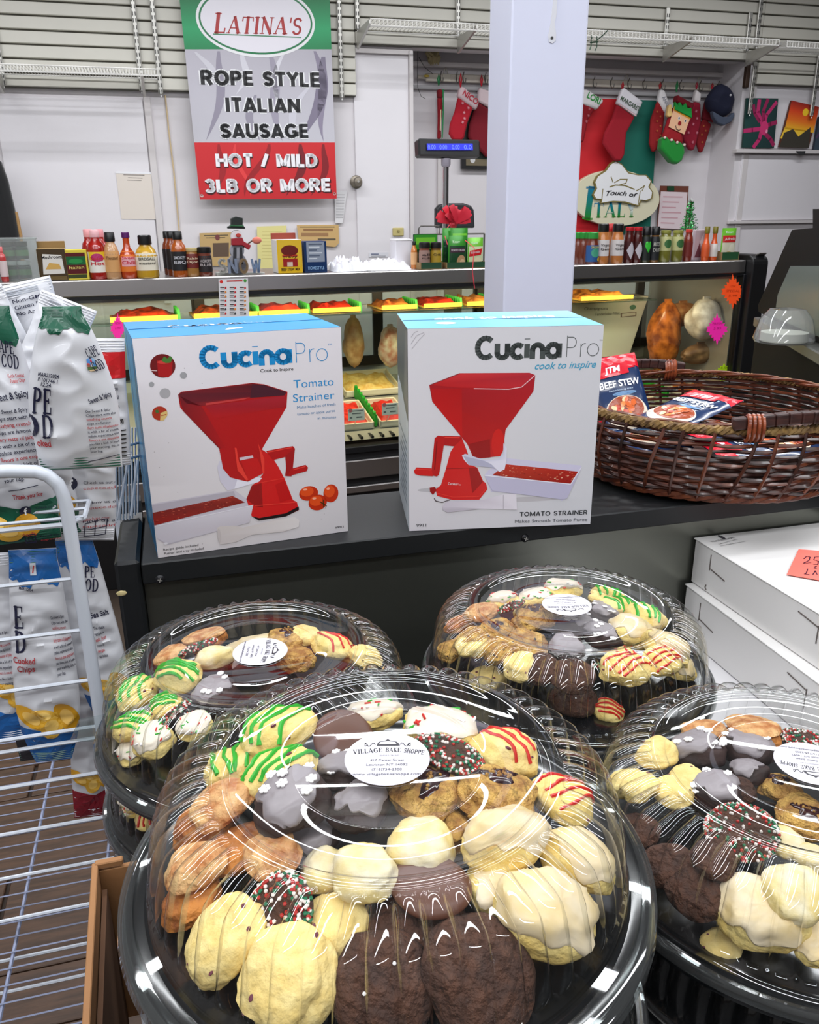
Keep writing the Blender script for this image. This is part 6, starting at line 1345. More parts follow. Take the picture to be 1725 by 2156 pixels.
def front2(p):
    g, k = art(B2, 820, 640, 3.594); P = lambda *q: [g(*a) for a in q]; w, h = B2.w, h2
    p.poly([(0, 0), (w, 0), (w, h), (0, h)], [S(216, 212, 218), S(206, 206, 212), S(216, 216, 222), S(222, 220, 226)], .4)
    GY = S(74, 80, 80)
    p.sans('Cucina', g(650, 422), g(1306, 408), 184 * k, GY, 2, w=.225, gap=-.03); p.sans('Pro', g(1326, 402), g(1590, 396), 172 * k, GY, 2, w=.032, gap=.02); p.text('TM', g(1590, 280), g(1612, 279), 12 * k, GY, 2)
    p.text('cook to inspire', g(1100, 495), g(1565, 480), 56 * k, S(70, 160, 196), 2, bold=.012, shear=.35)
    p.ell(*g(480, 1400), 300 * k, 26 * k, S(186, 184, 190), 1); p.ell(*g(1080, 1475), 250 * k, 22 * k, S(190, 186, 192), 1)
    p.poly(P((302, 612), (530, 523), (1060, 520), (1105, 538), (1090, 660), (880, 950), (868, 1040), (840, 1150), (640, 1172), (590, 1060), (325, 738), (318, 700)), [S(170, 24, 34), S(200, 40, 44), S(190, 40, 50), S(170, 30, 44), S(176, 26, 36), R1, R1, S(200, 24, 26), R1, R1, S(170, 18, 22), S(160, 20, 28)], 3)
    p.poly(P((312, 612), (535, 530), (1060, 526), (1098, 540), (1000, 628), (900, 645), (540, 636)), [S(190, 28, 32), S(210, 50, 56), S(190, 44, 56), S(176, 40, 54), S(196, 40, 50), S(170, 24, 36), S(180, 22, 28)], 4); p.line(P((640, 640), (900, 645), (1000, 628), (1102, 540)), 7 * k, S(236, 190, 196), 5); p.line(P((304, 614), (530, 526)), 5 * k, S(130, 50, 60), 5)
    p.poly(P((318, 640), (548, 640), (552, 1010), (325, 738)), [S(184, 20, 26), S(176, 14, 20), S(196, 20, 24), S(190, 20, 24)], 4); p.poly(P((600, 1060), (760, 1020), (765, 1160), (640, 1172)), S(150, 12, 18), 4); p.ell(*g(822, 1050), 54 * k, 118 * k, S(206, 28, 26), 4)
    p.poly(P((550, 1015), (500, 1060), (462, 1120), (430, 1240), (390, 1370), (350, 1402), (362, 1452), (480, 1482), (680, 1480), (742, 1402), (732, 1356), (710, 1340), (665, 1238), (615, 1215), (590, 1120)), R2, 3.5); p.line(P((430, 1246), (665, 1238)), 5 * k, S(150, 16, 22), 5); p.poly(P((600, 1240), (662, 1240), (706, 1345), (628, 1430)), S(158, 14, 20), 5); p.line(P((360, 1430), (480, 1460), (680, 1456), (738, 1390)), 5 * k, R4, 5)
    p.poly(P((548, 1146), (572, 1132), (720, 1180), (822, 1172), (862, 1130), (862, 1048), (888, 1090), (886, 1182), (872, 1250), (832, 1270), (798, 1240), (600, 1218), (566, 1180)), [S(206, 206, 226)] * 6 + [S(226, 224, 240)] * 7, 6); p.poly(P((560, 1150), (720, 1186), (770, 1210), (800, 1240), (600, 1216)), S(176, 176, 200), 7)
    p.poly(P((412, 996), (540, 1000), (552, 1016), (490, 1076), (412, 1068)), R1, 5); p.line(P((420, 1008), (530, 1010)), 10 * k, R4, 6); p.poly(P((343, 1015), (368, 994), (418, 1000), (412, 1070), (376, 1290), (360, 1304), (325, 1296), (320, 1245)), S(186, 20, 24), 6); p.line(P((360, 1040), (342, 1250)), 8 * k, S(130, 10, 16), 7); p.poly(P((186, 1262), (206, 1235), (318, 1242), (330, 1302), (230, 1296), (194, 1285)), R2, 7); p.line(P((205, 1248), (310, 1254)), 8 * k, R4, 8)
    p.poly(P((305, 1388), (345, 1382), (356, 1410), (330, 1444), (308, 1420)), S(150, 16, 22), 5); p.line(P((340, 1470), (352, 1490), (400, 1500), (460, 1480)), 8 * k, S(90, 80, 84), 5)
    p.poly(P((720, 1294), (745, 1262), (880, 1166), (1455, 1222), (1450, 1252), (1344, 1470), (1304, 1490), (1276, 1470), (790, 1420), (770, 1422), (742, 1345)), [S(206, 202, 226)] * 11, 2); p.poly(P((780, 1294), (884, 1212), (1432, 1268), (1372, 1362)), [S(170, 40, 26), S(190, 50, 34), S(170, 34, 26), S(150, 20, 18)], 4)
    r = random.Random(4)
    for i in range(70):
        u, v = r.random(), r.random(); a = (lerp(800, 1370, u), lerp(1296, 1352, u)); b = (lerp(886, 1425, u), lerp(1220, 1270, u)); q = (lerp(a[0], b[0], v), lerp(a[1], b[1], v)); p.ell(*g(*q), r.uniform(4, 12) * k, r.uniform(2, 4) * k, r.choice([S(206, 90, 60), S(130, 20, 16), S(236, 190, 160)]), 5, n=6, rot=.1)
    p.poly(P((722, 1296), (780, 1300), (1372, 1364), (1452, 1240), (1344, 1470), (1304, 1478), (780, 1412), (742, 1345)), [S(190, 186, 212)] * 8, 6); p.line(P((722, 1296), (1372, 1362), (1452, 1236)), 8 * k, S(232, 230, 244), 7)
    p.poly(P((402, 1532), (430, 1492), (700, 1482), (860, 1440), (960, 1436), (966, 1556), (850, 1552), (700, 1548), (440, 1576), (405, 1558)), [S(206, 198, 210)] * 3 + [S(226, 220, 230)] * 4 + [S(190, 182, 194)] * 3, 7); p.line(P((862, 1444), (862, 1550)), 5 * k, S(180, 172, 184), 8)
    p.sans('Cucina', g(443, 1366), g(508, 1370), 22 * k, WHT, 8, w=.2, gap=.1); p.sans('Pro', g(511, 1370), g(540, 1373), 20 * k, WHT, 8, w=.06)
    p.sans('TOMATO STRAINER', g(985, 1606), g(1499, 1590), 40 * k, S(50, 52, 56), 8, w=.15); p.text('Makes Smooth Tomato Puree', g(950, 1655), g(1497, 1640), 28 * k, S(80, 82, 88), 8); p.text('9911', g(205, 1684), g(278, 1682), 26 * k, S(50, 52, 56), 8)
    for q in (((165, 300), (205, 240), (262, 215)), ((170, 340), (225, 270), (268, 225)), ((165, 250), (190, 215), (215, 205))): p.line(P(*q), 4 * k, S(180, 176, 184), 2)
def side2(p):
    d, h = d2, h2; p.poly([(0, 0), (d, 0), (d, h), (0, h)], S(196, 204, 210), .4)
    P = [(0, h * .56)] + [(d * i / 8, h * (.56 + .12 * math.sin(i / 8 * PI / 2) ** 1.5)) for i in range(1, 9)] + [(d, h), (0, h)]
    p.poly(P, S(88, 92, 94), 1); p.poly([(0, h * .62), (d * .35, h * .64), (d * .2, h * .98), (0, h * .99)], S(120, 118, 116), 2)
    for i in range(10): p.rect(d * .15, h * (.1 + i * .036), d * (.85 - (i % 3) * .12), h * (.112 + i * .036), S(110, 124, 140), 2)
def top2(p):
    d, w = d2, B2.w; p.poly([(0, 0), (w, 0), (w, d), (0, d)], [S(110, 186, 216), S(120, 190, 220), S(150, 206, 230), S(120, 190, 222)], .4)
    t_ = lambda x, y: B2.top(820 + x / 3.594, 640 + y / 3.594, b2z)
    p.text('cook to inspire', t_(345, 122), t_(1265, 98), .032, S(244, 248, 252), 2, bold=.03, shear=.3); p.ell(*t_(428, 146), .016, .014, S(240, 246, 250), 2)
strainer_box('right boxed tomato strainer with pale blue top and dark grey lettering', B2, h2, d2, side2, top2, front2, None)

# ================================================================ wicker basket
bc = Vector((.575, 1.565, 0)); BA, BB, BZ0, BZ1 = .262, .262, COUNTER_Z + .011, COUNTER_Z + .135
bkt = thing('wicker_basket', 'round dark brown wicker basket with two wooden handles on the counter', 'basket', (bc.x, bc.y, 0), 0)
M_wick = mat('wicker', S(76, 36, 22), .38, vscale=40, col2=S(34, 16, 12), coat=.2, bump=.3, bscale=90)
M_wick2 = mat('wicker_light', S(112, 58, 32), .4, vscale=60, col2=S(80, 36, 22), coat=.2)
M_rope = mat('rush_rope', S(146, 116, 66), .7, vscale=80, col2=S(90, 64, 36), bump=.5, bscale=150)
NST = 34
def bprof(s): return lerp(.90, 1.0, s) + .055 * max(0, math.sin(PI * s)) ** .8
def bpt(a, s, off=0.0):
    r = bprof(s); return ((BA * r + off) * math.cos(a), (BB * r + off) * math.sin(a), lerp(BZ0, BZ1, s))
NR = 15
for j in range(NR):
    s = (j + .4) / NR; r_ = random.Random(j); m = MB(); n = 136; pts = []
    for i in range(n):
        a = 2 * PI * i / n; off = .0045 * math.sin(a * NST / 2 + PI * (j % 2)) ; q = bpt(a, s + .012 * math.sin(a * 3 + j), off); pts.append(q)
    V = []; F = []; m2 = MB(); m2.tube(pts, [.0028 + .0012 * r_.random() for _ in pts], 5, closed=True); part('weaver', m2, M_wick if j % 4 else M_wick2, bkt, smooth=True)
for i in range(NST):
    a = 2 * PI * (i + .5) / NST; lean = .06 if i % 3 else .12
    m = MB(); m.tube([bpt(a + lean * s_ * 1.2, s_, .0055) for s_ in (0, .25, .5, .75, 1.0)], .0032, 5); part('stake', m, M_wick2 if i % 2 else M_wick, bkt, smooth=True)
for dz_, ph in ((0, 0), (.006, 2.1), (.003, 4.2)):
    m = MB(); m.tube([bpt(2 * PI * i / 220, 1.02 + .0, .001 + .005 * math.cos(2 * PI * i / 220 * 52 + ph))[:2] + (BZ1 + .004 + .005 * math.sin(2 * PI * i / 220 * 52 + ph),) for i in range(220)], .0042, 5, closed=True); part('rope_rim', m, M_rope, bkt, smooth=True)
for j in range(3):
    m = MB(); m.tube([bpt(2 * PI * i / 120, .0, .003 + .004 * math.cos(i * .9 + j * 2))[:2] + (BZ0 + .004 + .004 * math.sin(i * .9 + j * 2),) for i in range(120)], .005, 5, closed=True); part('base_braid', m, M_wick2, bkt, smooth=True)
for j in range(2):
    m = MB(); m.tube([bpt(2 * PI * i / 120, .99, -.006 + .004 * math.cos(i * .5 + j * 3))[:2] + (BZ1 + .008 + .003 * math.sin(i * .5 + j * 3),) for i in range(120)], .003, 5, closed=True); part('inner_strand', m, M_wick2, bkt, smooth=True)
m = MB(); m.lathe([(0, BZ0), (BA * .9, BZ0), (BA * .9, BZ0 + .004), (0, BZ0 + .004)], 32); part('bottom', m, M_wick, bkt)
M_handle = mat('dark_wood_handle', S(66, 34, 28), .5, vscale=30, col2=S(44, 22, 20), stretch=(1, 6, 6))
def rim_ang(px, py): q = at_z(px, py, BZ1 + .008); return math.atan2(q.y - bc.y, q.x - bc.x)
for (a0, a1) in ((rim_ang(1542, 905), rim_ang(1542, 905) + .80), (rim_ang(1450, 790), rim_ang(1450, 790) + .75)):
    m = MB(); n = 10
    for i in range(n):
        b0, b1 = lerp(a0, a1, i / n), lerp(a0, a1, (i + 1) / n); arc = lambda b: .010 * math.sin((b - a0) / (a1 - a0) * PI)
        m.bar(((BA + .006) * math.cos(b0), (BB + .006) * math.sin(b0), BZ1 + .016 + arc(b0)), ((BA + .006) * math.cos(b1), (BB + .006) * math.sin(b1), BZ1 + .016 + arc(b1)), .017, .02)
    hp_ = part('handle', m, M_handle, bkt, bev=.003)
    for aa in (lerp(a0, a1, .16), lerp(a0, a1, .84)):
        for q in range(4):
            b = aa + (q - 1.5) * .026; x, y = BA * math.cos(b), BB * math.sin(b); e = (math.cos(b), math.sin(b)); m = MB()
            pts = [(x + e[0] * (.006 + .014 * math.cos(w_)), y + e[1] * (.006 + .014 * math.cos(w_)), BZ1 + .010 + .021 * math.sin(w_)) for w_ in (2 * PI * i / 12 for i in range(12))]
            m.tube(pts, .0034, 5, closed=True); part('wrap', m, mat('wrap_cane', S(150, 76, 44), .3, coat=.3, vscale=60, col2=S(100, 44, 28)), hp_, smooth=True)
# seasoning packets in the basket
def sachet(lab, pos, yaw, tilt, roll, w=.12, h=.16, th=.016, show=1.0):
    t = thing('seasoning_packet', lab, 'packet', pos, rot=(tilt, roll, yaw))
    def z_(x, y):
        a, b = x / w * 2, y / h * 2; e = max(0, (1 - abs(a) ** 3)) ** .5 * max(0, (1 - abs(b) ** 4)) ** .5
        return th / 2 * e * (1 + .35 * noise.noise(Vector((x * 30, y * 30, w * 9)))) + .0016 * noise.noise(Vector((x * 60 + 3, y * 50, 1)))
    m = MB(); m.grid(lambda a, b: ((a - .5) * w, (b - .5) * h, z_((a - .5) * w, (b - .5) * h)), 16, 18)
    m.grid(lambda a, b: ((.5 - a) * w, (b - .5) * h, -.5 * th * max(0, 1 - abs(a * 2 - 1) ** 3) ** .5 * max(0, 1 - abs(b * 2 - 1) ** 4) ** .5), 10, 10); part('foil', m, mat('sachet_navy', S(20, 44, 84), .22, coat=.4), t, smooth=True)
    p = Print(.0004); w2, h2_ = w / 2, h / 2
    p.poly([(-w2, h2_ * .62), (w2, h2_ * .62), (w2, h2_), (-w2, h2_)], S(206, 24, 44), 1); p.poly([(-w2 * .86, h2_ * .44), (w2 * .5, h2_ * .5), (w2 * .5, h2_ * .78), (-w2 * .6, h2_ * .74)], S(196, 20, 40), 2); p.text('JTM', (-w2 * .5, h2_ * .56), (w2 * .2, h2_ * .58), h * .07, S(226, 226, 240), 3, bold=.03, shear=.2)
    p.text('BEEF STEW', (-w2 * .82, h2_ * .2), (w2 * .84, h2_ * .2), h * .075, S(240, 240, 246), 3, bold=.03); p.text('seasoning mix', (-w2 * .5, h2_ * .1), (w2 * .5, h2_ * .1), h * .02, S(190, 210, 230), 3)
    p.ell(0, -h2_ * .45, w2 * .86, h2_ * .42, S(226, 210, 190), 2); p.ell(0, -h2_ * .36, w2 * .74, h2_ * .32, S(150, 66, 34), 3)
    r = random.Random(6)
    for i in range(22): p.ell(r.uniform(-.6, .6) * w2, h2_ * (-.36 + r.uniform(-.24, .24)), r.uniform(.06, .14) * w2, r.uniform(.03, .08) * h2_, r.choice([S(206, 96, 40), S(220, 130, 60), S(110, 50, 30), S(236, 200, 150), S(190, 60, 30)]), 4 + i % 3, n=9, rot=r.random() * 3)
    p.ell(w2 * .1, h2_ * .02, w2 * .5, h2_ * .05, S(90, 130, 170), 1.5)
    p.build('print', lambda x, y, l: (x, y, z_(x, y) + .0006 + l), t, PRINT_GLOSS, maxedge=.012)
zz = BZ0 + .03
qa = at_z(1445, 862, BZ1 - .02)
sachet('open beef stew seasoning packet lying on top in the basket', (qa.x, qa.y, BZ1 - .022), math.radians(-62), math.radians(14), 0, .125, .17)
qb = at_z(1296, 830, BZ1 - .005)
sachet('beef stew packet leaning upright beside the right strainer box', (qb.x + .012, qb.y + .0, BZ1 - .008), math.radians(8), math.radians(58), math.radians(-8), .10, .17)
qc = at_z(1500, 893, BZ1 - .04); sachet('packet lying under the open stew packet near the front rim', (qc.x, qc.y + .02, BZ1 - .055), math.radians(120), math.radians(4), 0, .125, .17)
sachet('packet lowest in the basket near the front handle', (bc.x + .05, bc.y - .10, BZ1 - .068), math.radians(95), 0, 0, .125, .17)
sachet('packet beside the left wall of the basket behind the strainer box', (bc.x - .11, bc.y + .03, BZ1 - .075), math.radians(10), math.radians(6), 0, .125, .17)
sachet('packet near the right wall of the basket', (bc.x + .11, bc.y - .03, BZ1 - .08), math.radians(40), 0, 0, .125, .17)

# ================================================================ black hot case at the right edge
qA, qB = at_z(1596, 668, 1.12), at_z(1725, 738, 1.12); QY = math.atan2(qB.y - qA.y, qB.x - qA.x); Q = Frame(qA, QY)
hot = thing('warmer', 'black countertop warmer with slanted hood at the right edge', 'warmer', Q.at(0, 0, 0), QY)
def qp(name, boxes, m_, b=.003):
    m = MB()
    for (a0, a1, d0, d1_, z0, z1) in boxes: m.box(((a0 + a1) / 2, (d0 + d1_) / 2, (z0 + z1) / 2), (a1 - a0, d1_ - d0, z1 - z0), b)
    return part(name, m, m_, hot)
qp('body', [(.0, 1.2, .0, .6, 0, 1.085)], mat('hood_black', S(12, 12, 14), .6, spec=.2)); qp('steel_edge', [(-.01, 1.2, -.012, .6, 1.085, 1.12)], mat('steel_edge', S(150, 150, 146), .35, metal=.8), .004)
L_ = lambda x, y, d=.04: Q.loc(x, y, d)
hood = [L_(1597, 660), L_(1597, 642), L_(1668, 484), L_(1712, 480), L_(1712, 440), L_(1760, 440), L_(1900, 480), L_(1900, 820)]
m = MB(); m.prism([(x, max(z, 1.121)) for x, z in hood], .04, .06); part('hood_side', m, mat('hood_black', S(12, 12, 14), .6, spec=.2), hot)
inner = [L_(1634, 668, .035), L_(1641, 620, .035), L_(1668, 560, .035), L_(1735, 560, .035), L_(1735, 712, .035)]
m = MB(); m.prism([(x, max(z, 1.1215)) for x, z in inner], .030, .039); part('window', m, mat('frosty_window', S(120, 130, 124), .25), hot)
t = thing('clear_container', 'clear plastic cake container inside the warmer window', 'container', Q.at(0, 0, 1.1205), QY)
a = L_(1690, 690, .0)[0]; m = MB(); m.lathe([(.0, 0), (.085, 0), (.09, .01), (.075, .07), (.05, .10), (0, .105)], 24, (a + .04, -.06, 0), wob=lambda q, i: .002 * math.sin(q * 20)); part('dome', m, clear_mat('container_plastic', (.95, .97, .95), .06, 1.6, haze=.18), t, smooth=True)
m = MB(); m.lathe([(.0, .003), (.07, .003), (.07, .03), (0, .034)], 24, (a + .04, -.06, 0)); part('cake', m, mat('cake_white', S(200, 200, 190), .6), t, smooth=True)
# ================================================================ wire rack, chip bags, carton
R = Frame((-.43, .98), YAW)
rack = thing('wire_rack', 'white wire display rack of chip bags with a thick bent tube frame', 'rack', R.at(0, 0, 0), R.yaw)
M_rw = mat('rack_white', S(196, 202, 212), .35, coat=.2)
RL = lambda x, y, d=0.0: Vector((R.loc(x, y, d)[0], d, R.loc(x, y, d)[1]))
tp = [RL(-60, 996), RL(20, 992), RL(75, 993), RL(100, 1001), RL(121, 1018), RL(133, 1042), RL(140, 1070), RL(205, 1470)]
low = tp[-1] + (tp[-1] - tp[-2]).normalized() * 0; tp.append(Vector((tp[-1].x + .0, 0, 0)))
xr = tp[-2].x
m = MB(); m.tube(tp[:1] + [Vector((tp[0].x - .5, 0, tp[0].z + .0))] if 0 else [Vector((tp[0].x - .6, 0, tp[0].z))] + tp, .0085, 12); part('frame_tube', m, M_rw, rack, smooth=True)
def bar_y(yy, name='bar'):
    a = RL(0, yy); m = MB(); x1 = xr - .002 + max(0, 0) 
    # meet the tube
    zt_ = a.z; x1 = lerp(tp[-3].x, tp[-2].x, min(1, max(0, (tp[-3].z - zt_) / (tp[-3].z - tp[-2].z)))) if zt_ > tp[-2].z else xr
    m.tube([(a.x - .5, 0, a.z), (x1, 0, a.z)], .0027, 6); part(name, m, M_rw, rack, smooth=True)
for yy in (1235, 1348, 1458, 1560, 1585, 1661, 1759, 1852, 1941, 2025, 2092): bar_y(yy)
# upper shelf of the rack with looped ends
zs = RL(60, 1112).z
def shelf(z, d0, d1, x0, x1, n, lab, r_=.0024):
    s = part(lab, (lambda m: (m.tube([(x0, d0, z), (x1 - .02, d0, z), (x1, d0 + .02, z), (x1, d1 - .02, z), (x1 - .02, d1, z), (x0, d1, z)], r_ * 1.35, 6), m)[1])(MB()), M_rw, rack, smooth=True)
    for i in range(n):
        y = lerp(d0, d1, (i + .5) / n); m = MB(); m.tube([(x0, y, z + .003), (x1, y, z + .003)], r_, 5); part('wire', m, M_rw, s, smooth=True)
    for x in (lerp(x0, x1, .3), lerp(x0, x1, .75)): m = MB(); m.tube([(x, d0, z - .002), (x, d1, z - .002)], r_, 5); part('cross_wire', m, M_rw, s, smooth=True)
    return s
shelf(zs, .0, .30, -.7, .018, 9, 'shelf'); shelf(zs - .045, .31, .52, -.7, .018, 6, 'shelf')
# lower see-through shelf over the floor
zl = .50
s = part('lower_shelf', (lambda m: (m.tube([(-1.2, -.5, zl), (.02, -.5, zl)], .004, 6), m.tube([(-1.2, .55, zl), (.02, .55, zl)], .004, 6), m)[2])(MB()), M_rw, rack, smooth=True)
M_rb = mat('rack_bluish', S(140, 148, 176), .4)
for i in range(36): y = -.5 + 1.05 * (i + .5) / 36; m = MB(); m.tube([(-1.2, y, zl + .003), (.02, y, zl + .003)], .0012, 5); part('wire', m, M_rb, s)
for x in (-.62, -.36, -.16, -.04): m = MB(); m.tube([(x, -.5, zl - .002), (x, .55, zl - .002)], .0028, 6); part('cross_wire', m, M_rb, s, smooth=True)
for x in (-1.2, .01): m = MB(); m.tube([(x, .55, 0), (x, .55, zs - .045)], .006, 8); part('rear_leg', m, M_rw, rack, smooth=True)
# tall wire side basket beside the counter
wb = thing('wire_basket', 'tall white wire basket panel beside the left strainer box', 'basket', R.at(0, 0, 0), R.yaw)
D0 = .20
def WL(x, y, d): u, z = R.loc(x, y, d); return Vector((u, d, z))
n = 9
for i in range(n):
    xt, xb = lerp(236, 292, i / (n - 1)), lerp(240, 292, i / (n - 1)); dd = D0 + .10 * i / (n - 1)
    m = MB(); qb_ = WL(xb, 1095, dd); qb_.z = max(qb_.z, 1.045); m.tube([WL(xt, 900, dd), qb_], .0016, 5); part('upright', m, M_rw, wb, smooth=True)
for (q0, q1) in (((248, 1092), (274, 950)), ((276, 1086), (290, 968))): m = MB(); m.tube([WL(*q0, D0 - .006), WL(*q1, D0 + .02)], .0024, 6); part('brace', m, M_rw, wb, smooth=True)
for yy in (940, 968): m = MB(); m.tube([WL(236, yy + 6, D0), WL(292, yy - 8, D0 + .1)], .0022, 6); part('rail', m, M_rw, wb, smooth=True)
for k_ in range(2): m = MB(); o_ = k_ * .02; m.tube([WL(228, 950, D0 + o_), WL(232, 1080, D0 + o_), WL(236, 1096, D0 + o_), WL(246, 1098, D0 + o_)], .003, 6); part('corner_post', m, M_rw, wb, smooth=True)

# ---- chip bags
def chip_bag(lab, x, y, d, wpx, hpx, roll, yaw, col_lo, col_hi, deco, fat=.34, taper=1.0, tb=1.0, seed=1, tilt=0.0, base=(206, 207, 212)):
    """x, y: pixel of the bag's middle on the rack's plane moved back by d"""
    f = Face(R, d, x, y); w, h = wpx * f.kx(), hpx * f.k()
    t = thing('chip_bag', lab, 'bag', f.pos, rot=Matrix.Rotation(R.yaw + yaw, 3, 'Z').to_4x4().to_euler() if 0 else (0, 0, 0))
    t.rotation_mode = 'XYZ'; t.rotation_euler = (Matrix.Rotation(R.yaw + yaw, 3, 'Z') @ Matrix.Rotation(tilt, 3, 'X') @ Matrix.Rotation(roll, 3, 'Y')).to_euler()
    T_ = w * fat
    def th(u, v):
        a, b = abs(2 * u / w), abs(2 * v / h); a = min(a, 1); b = min(b, 1)
        e = (1 - a ** 2.6) ** .6 * (1 - b ** 3.4) ** .75
        cr = noise.noise(Vector((u / w * 2 + seed * 5, v / w * 2, seed))) ; rg = 1 - abs(noise.noise(Vector((u / w * 1.9 + seed, v / w * 2.8, seed * 3 + 7)))) * 2
        return T_ * e * (1 + .15 * cr) - w * .10 * (1 - rg) ** 1.0 * (1 - a ** 4) * (1 - b ** 8)
    def xx(u, v): q = min(1, max(0, (v / h + .1) / .56)); q2 = min(1, max(0, (-v / h - .22) / .28)); return u * lerp(1, taper, q * q) * lerp(1, tb, q2 * q2) * (1 - .03 * math.sin(v / h * 9))
    def fr(u, v, l=0): return (xx(u, v), -th(u, v) * .6 - l, v)
    m = MB(); NU, NV = 40, 56
    m.grid(lambda a, b: fr((a - .5) * w, (b - .5) * h), NU, NV); m.grid(lambda a, b: (xx((.5 - a) * w, (b - .5) * h), th((a - .5) * w, (b - .5) * h) * .4, (b - .5) * h), 16, 24)
    part('foil', m, mat('bag_foil', S(*base), .3, coat=.25), t, smooth=True)
    p = Print(.0005); top, bot = h / 2, -h / 2
    if col_hi: 
        P = [(-w / 2, top), (w / 2, top)] + [(w / 2 - w * i / 12, top - h * (.13 + .015 * (i % 2) + .02 * math.sin(i))) for i in range(13)]
        p.poly(P, col_hi, 1)
    if col_lo: p.poly([(-w / 2, bot), (w / 2, bot), (w / 2, bot + h * .2), (w * .1, bot + h * .16), (-w / 2, bot + h * .2)], col_lo, 1)
    if deco: deco(p, w, h)
    if p.f: p.build('bag_print', lambda x, y, l: fr(max(-w / 2 * .995, min(w / 2 * .995, x)), y, l + .0006), t, mat('foil_ink', attr=True, rough=.3, coat=.2), maxedge=w / 14, kind='stuff')
    for s in (1, -1):
        m = MB()
        for i in range(5): zz = s * (h / 2 - .003 - i * .0035); m.tube([fr(-w * .48, zz, .0008), fr(0, zz, .0008), fr(w * .48, zz, .0008)], .0007, 4)
        part('crimp', m, mat('crimp_%d' % (s + 1) + str(bool(col_hi)), col_hi if (s > 0 and col_hi) else (col_lo or S(*base)), .3), t)
    return t
GN, BL_ = S(18, 84, 62), S(26, 92, 160)
INK, RDT = S(24, 26, 54), S(176, 50, 56)
def chips(p, w, h, y0, sc=1.0, xo=0.0):
    for (x, y, rx, ry, ro, c) in ((-.26, .04, .16, .075, .8, S(216, 160, 40)), (.05, .0, .19, .06, -.2, S(222, 172, 60)), (.3, .03, .16, .07, .5, S(206, 150, 36)), (-.05, .05, .1, .05, 1.2, S(236, 190, 90))):
        p.ell((x + xo) * w, y0 + y * h * sc, rx * w, ry * h * sc, c, 3, rot=ro); p.ell((x + xo) * w, y0 + y * h * sc, rx * w * .6, ry * h * sc * .5, mixc(c, S(250, 220, 140), .4), 4, rot=ro)
def lighthouse(p, w, h, cx, cy, s):
    p.poly([(cx - .16 * s, cy - .1 * s), (cx + .16 * s, cy - .1 * s), (cx + .14 * s, cy + .16 * s), (cx, cy + .22 * s), (cx - .15 * s, cy + .14 * s)], [S(60, 120, 190), S(90, 150, 210), S(160, 200, 236), S(200, 224, 244), S(80, 140, 206)], 2)
    p.poly([(cx - .18 * s, cy - .2 * s), (cx + .16 * s, cy - .18 * s), (cx + .17 * s, cy - .1 * s), (cx - .17 * s, cy - .09 * s)], S(70, 100, 50), 3); p.poly([(cx - .1 * s, cy - .25 * s), (cx + .1 * s, cy - .24 * s), (cx + .14 * s, cy - .18 * s), (cx - .16 * s, cy - .19 * s)], S(206, 180, 140), 2.5)
    p.poly([(cx - .03 * s, cy - .1 * s), (cx + .05 * s, cy - .1 * s), (cx + .035 * s, cy + .16 * s), (cx - .015 * s, cy + .16 * s)], S(232, 230, 230), 4); p.poly([(cx - .022 * s, cy + .04 * s), (cx + .043 * s, cy + .04 * s), (cx + .036 * s, cy + .14 * s), (cx - .017 * s, cy + .14 * s)], S(196, 36, 40), 5); p.poly([(cx - .025 * s, cy + .16 * s), (cx + .04 * s, cy + .16 * s), (cx + .01 * s, cy + .2 * s)], S(30, 34, 44), 5)
    p.poly([(cx - .16 * s, cy - .1 * s), (cx - .06 * s, cy - .1 * s), (cx - .06 * s, cy - .03 * s), (cx - .16 * s, cy - .03 * s)], S(150, 90, 70), 4); p.poly([(cx - .18 * s, cy - .03 * s), (cx - .05 * s, cy - .03 * s), (cx - .08 * s, cy + .02 * s), (cx - .15 * s, cy + .02 * s)], S(196, 60, 50), 5)
BLURB = ['Our Sweet & Spicy', 'Chips start with the', 'satisfying crunch', 'chips are famous', 'fiery taste of jalapeno', 'it with a bit of sweet', 'palate experience the', 'flavors is one exquisite', 'you like a kick of heat', 'your snacking, this is', 'your bag.']
def blurb(p, x0, x1, y0, dy, hh, lines=BLURB):
    for i, s_ in enumerate(lines): p.text(s_, (x0, y0 - i * dy), (x0 + (x1 - x0) * min(1, len(s_) / 21), y0 - i * dy), hh, RDT if i in (2, 4, 7) else INK, 3, bold=.012)
def social(p, x, y, s, n=3):
    for i in range(n):
        yy = y - i * s * 1.5
        if i == 0: p.ell(x, yy, s * .5, s * .5, INK, 3); p.text('f', (x - s * .12, yy - s * .36), (x + s * .18, yy - s * .36), s * .66, WHT, 4, bold=.03)
        elif i == 1: p.poly([(x - s * .5, yy - s * .3), (x + s * .1, yy - s * .4), (x + s * .45, yy + .1 * s), (x + s * .5, yy + s * .35), (x + s * .1, yy + s * .35), (x - s * .5, yy + s * .3), (x - s * .3, yy)], S(40, 120, 190), 3)
        else:
            for q in ((-.45, -.45, .45, -.45), (.45, -.45, .45, .45), (.45, .45, -.45, .45), (-.45, .45, -.45, -.45)): p.line([(x + q[0] * s, yy + q[1] * s), (x + q[2] * s, yy + q[3] * s)], s * .12, INK, 3)
            for j in range(12): a = j * PI / 6; p.line([(x + .22 * s * math.cos(a), yy + .22 * s * math.sin(a)), (x + .22 * s * math.cos(a + .55), yy + .22 * s * math.sin(a + .55))], s * .1, INK, 3)
        p.text(['Check us out at', 'Follow us on', 'Find us at'][i], (x + s * .9, yy), (x + s * 3.4, yy), s * .22, INK, 3); p.text('capecodchips', (x + s * .9, yy - s * .4), (x + s * 4, yy - s * .4), s * .2, RDT, 3)
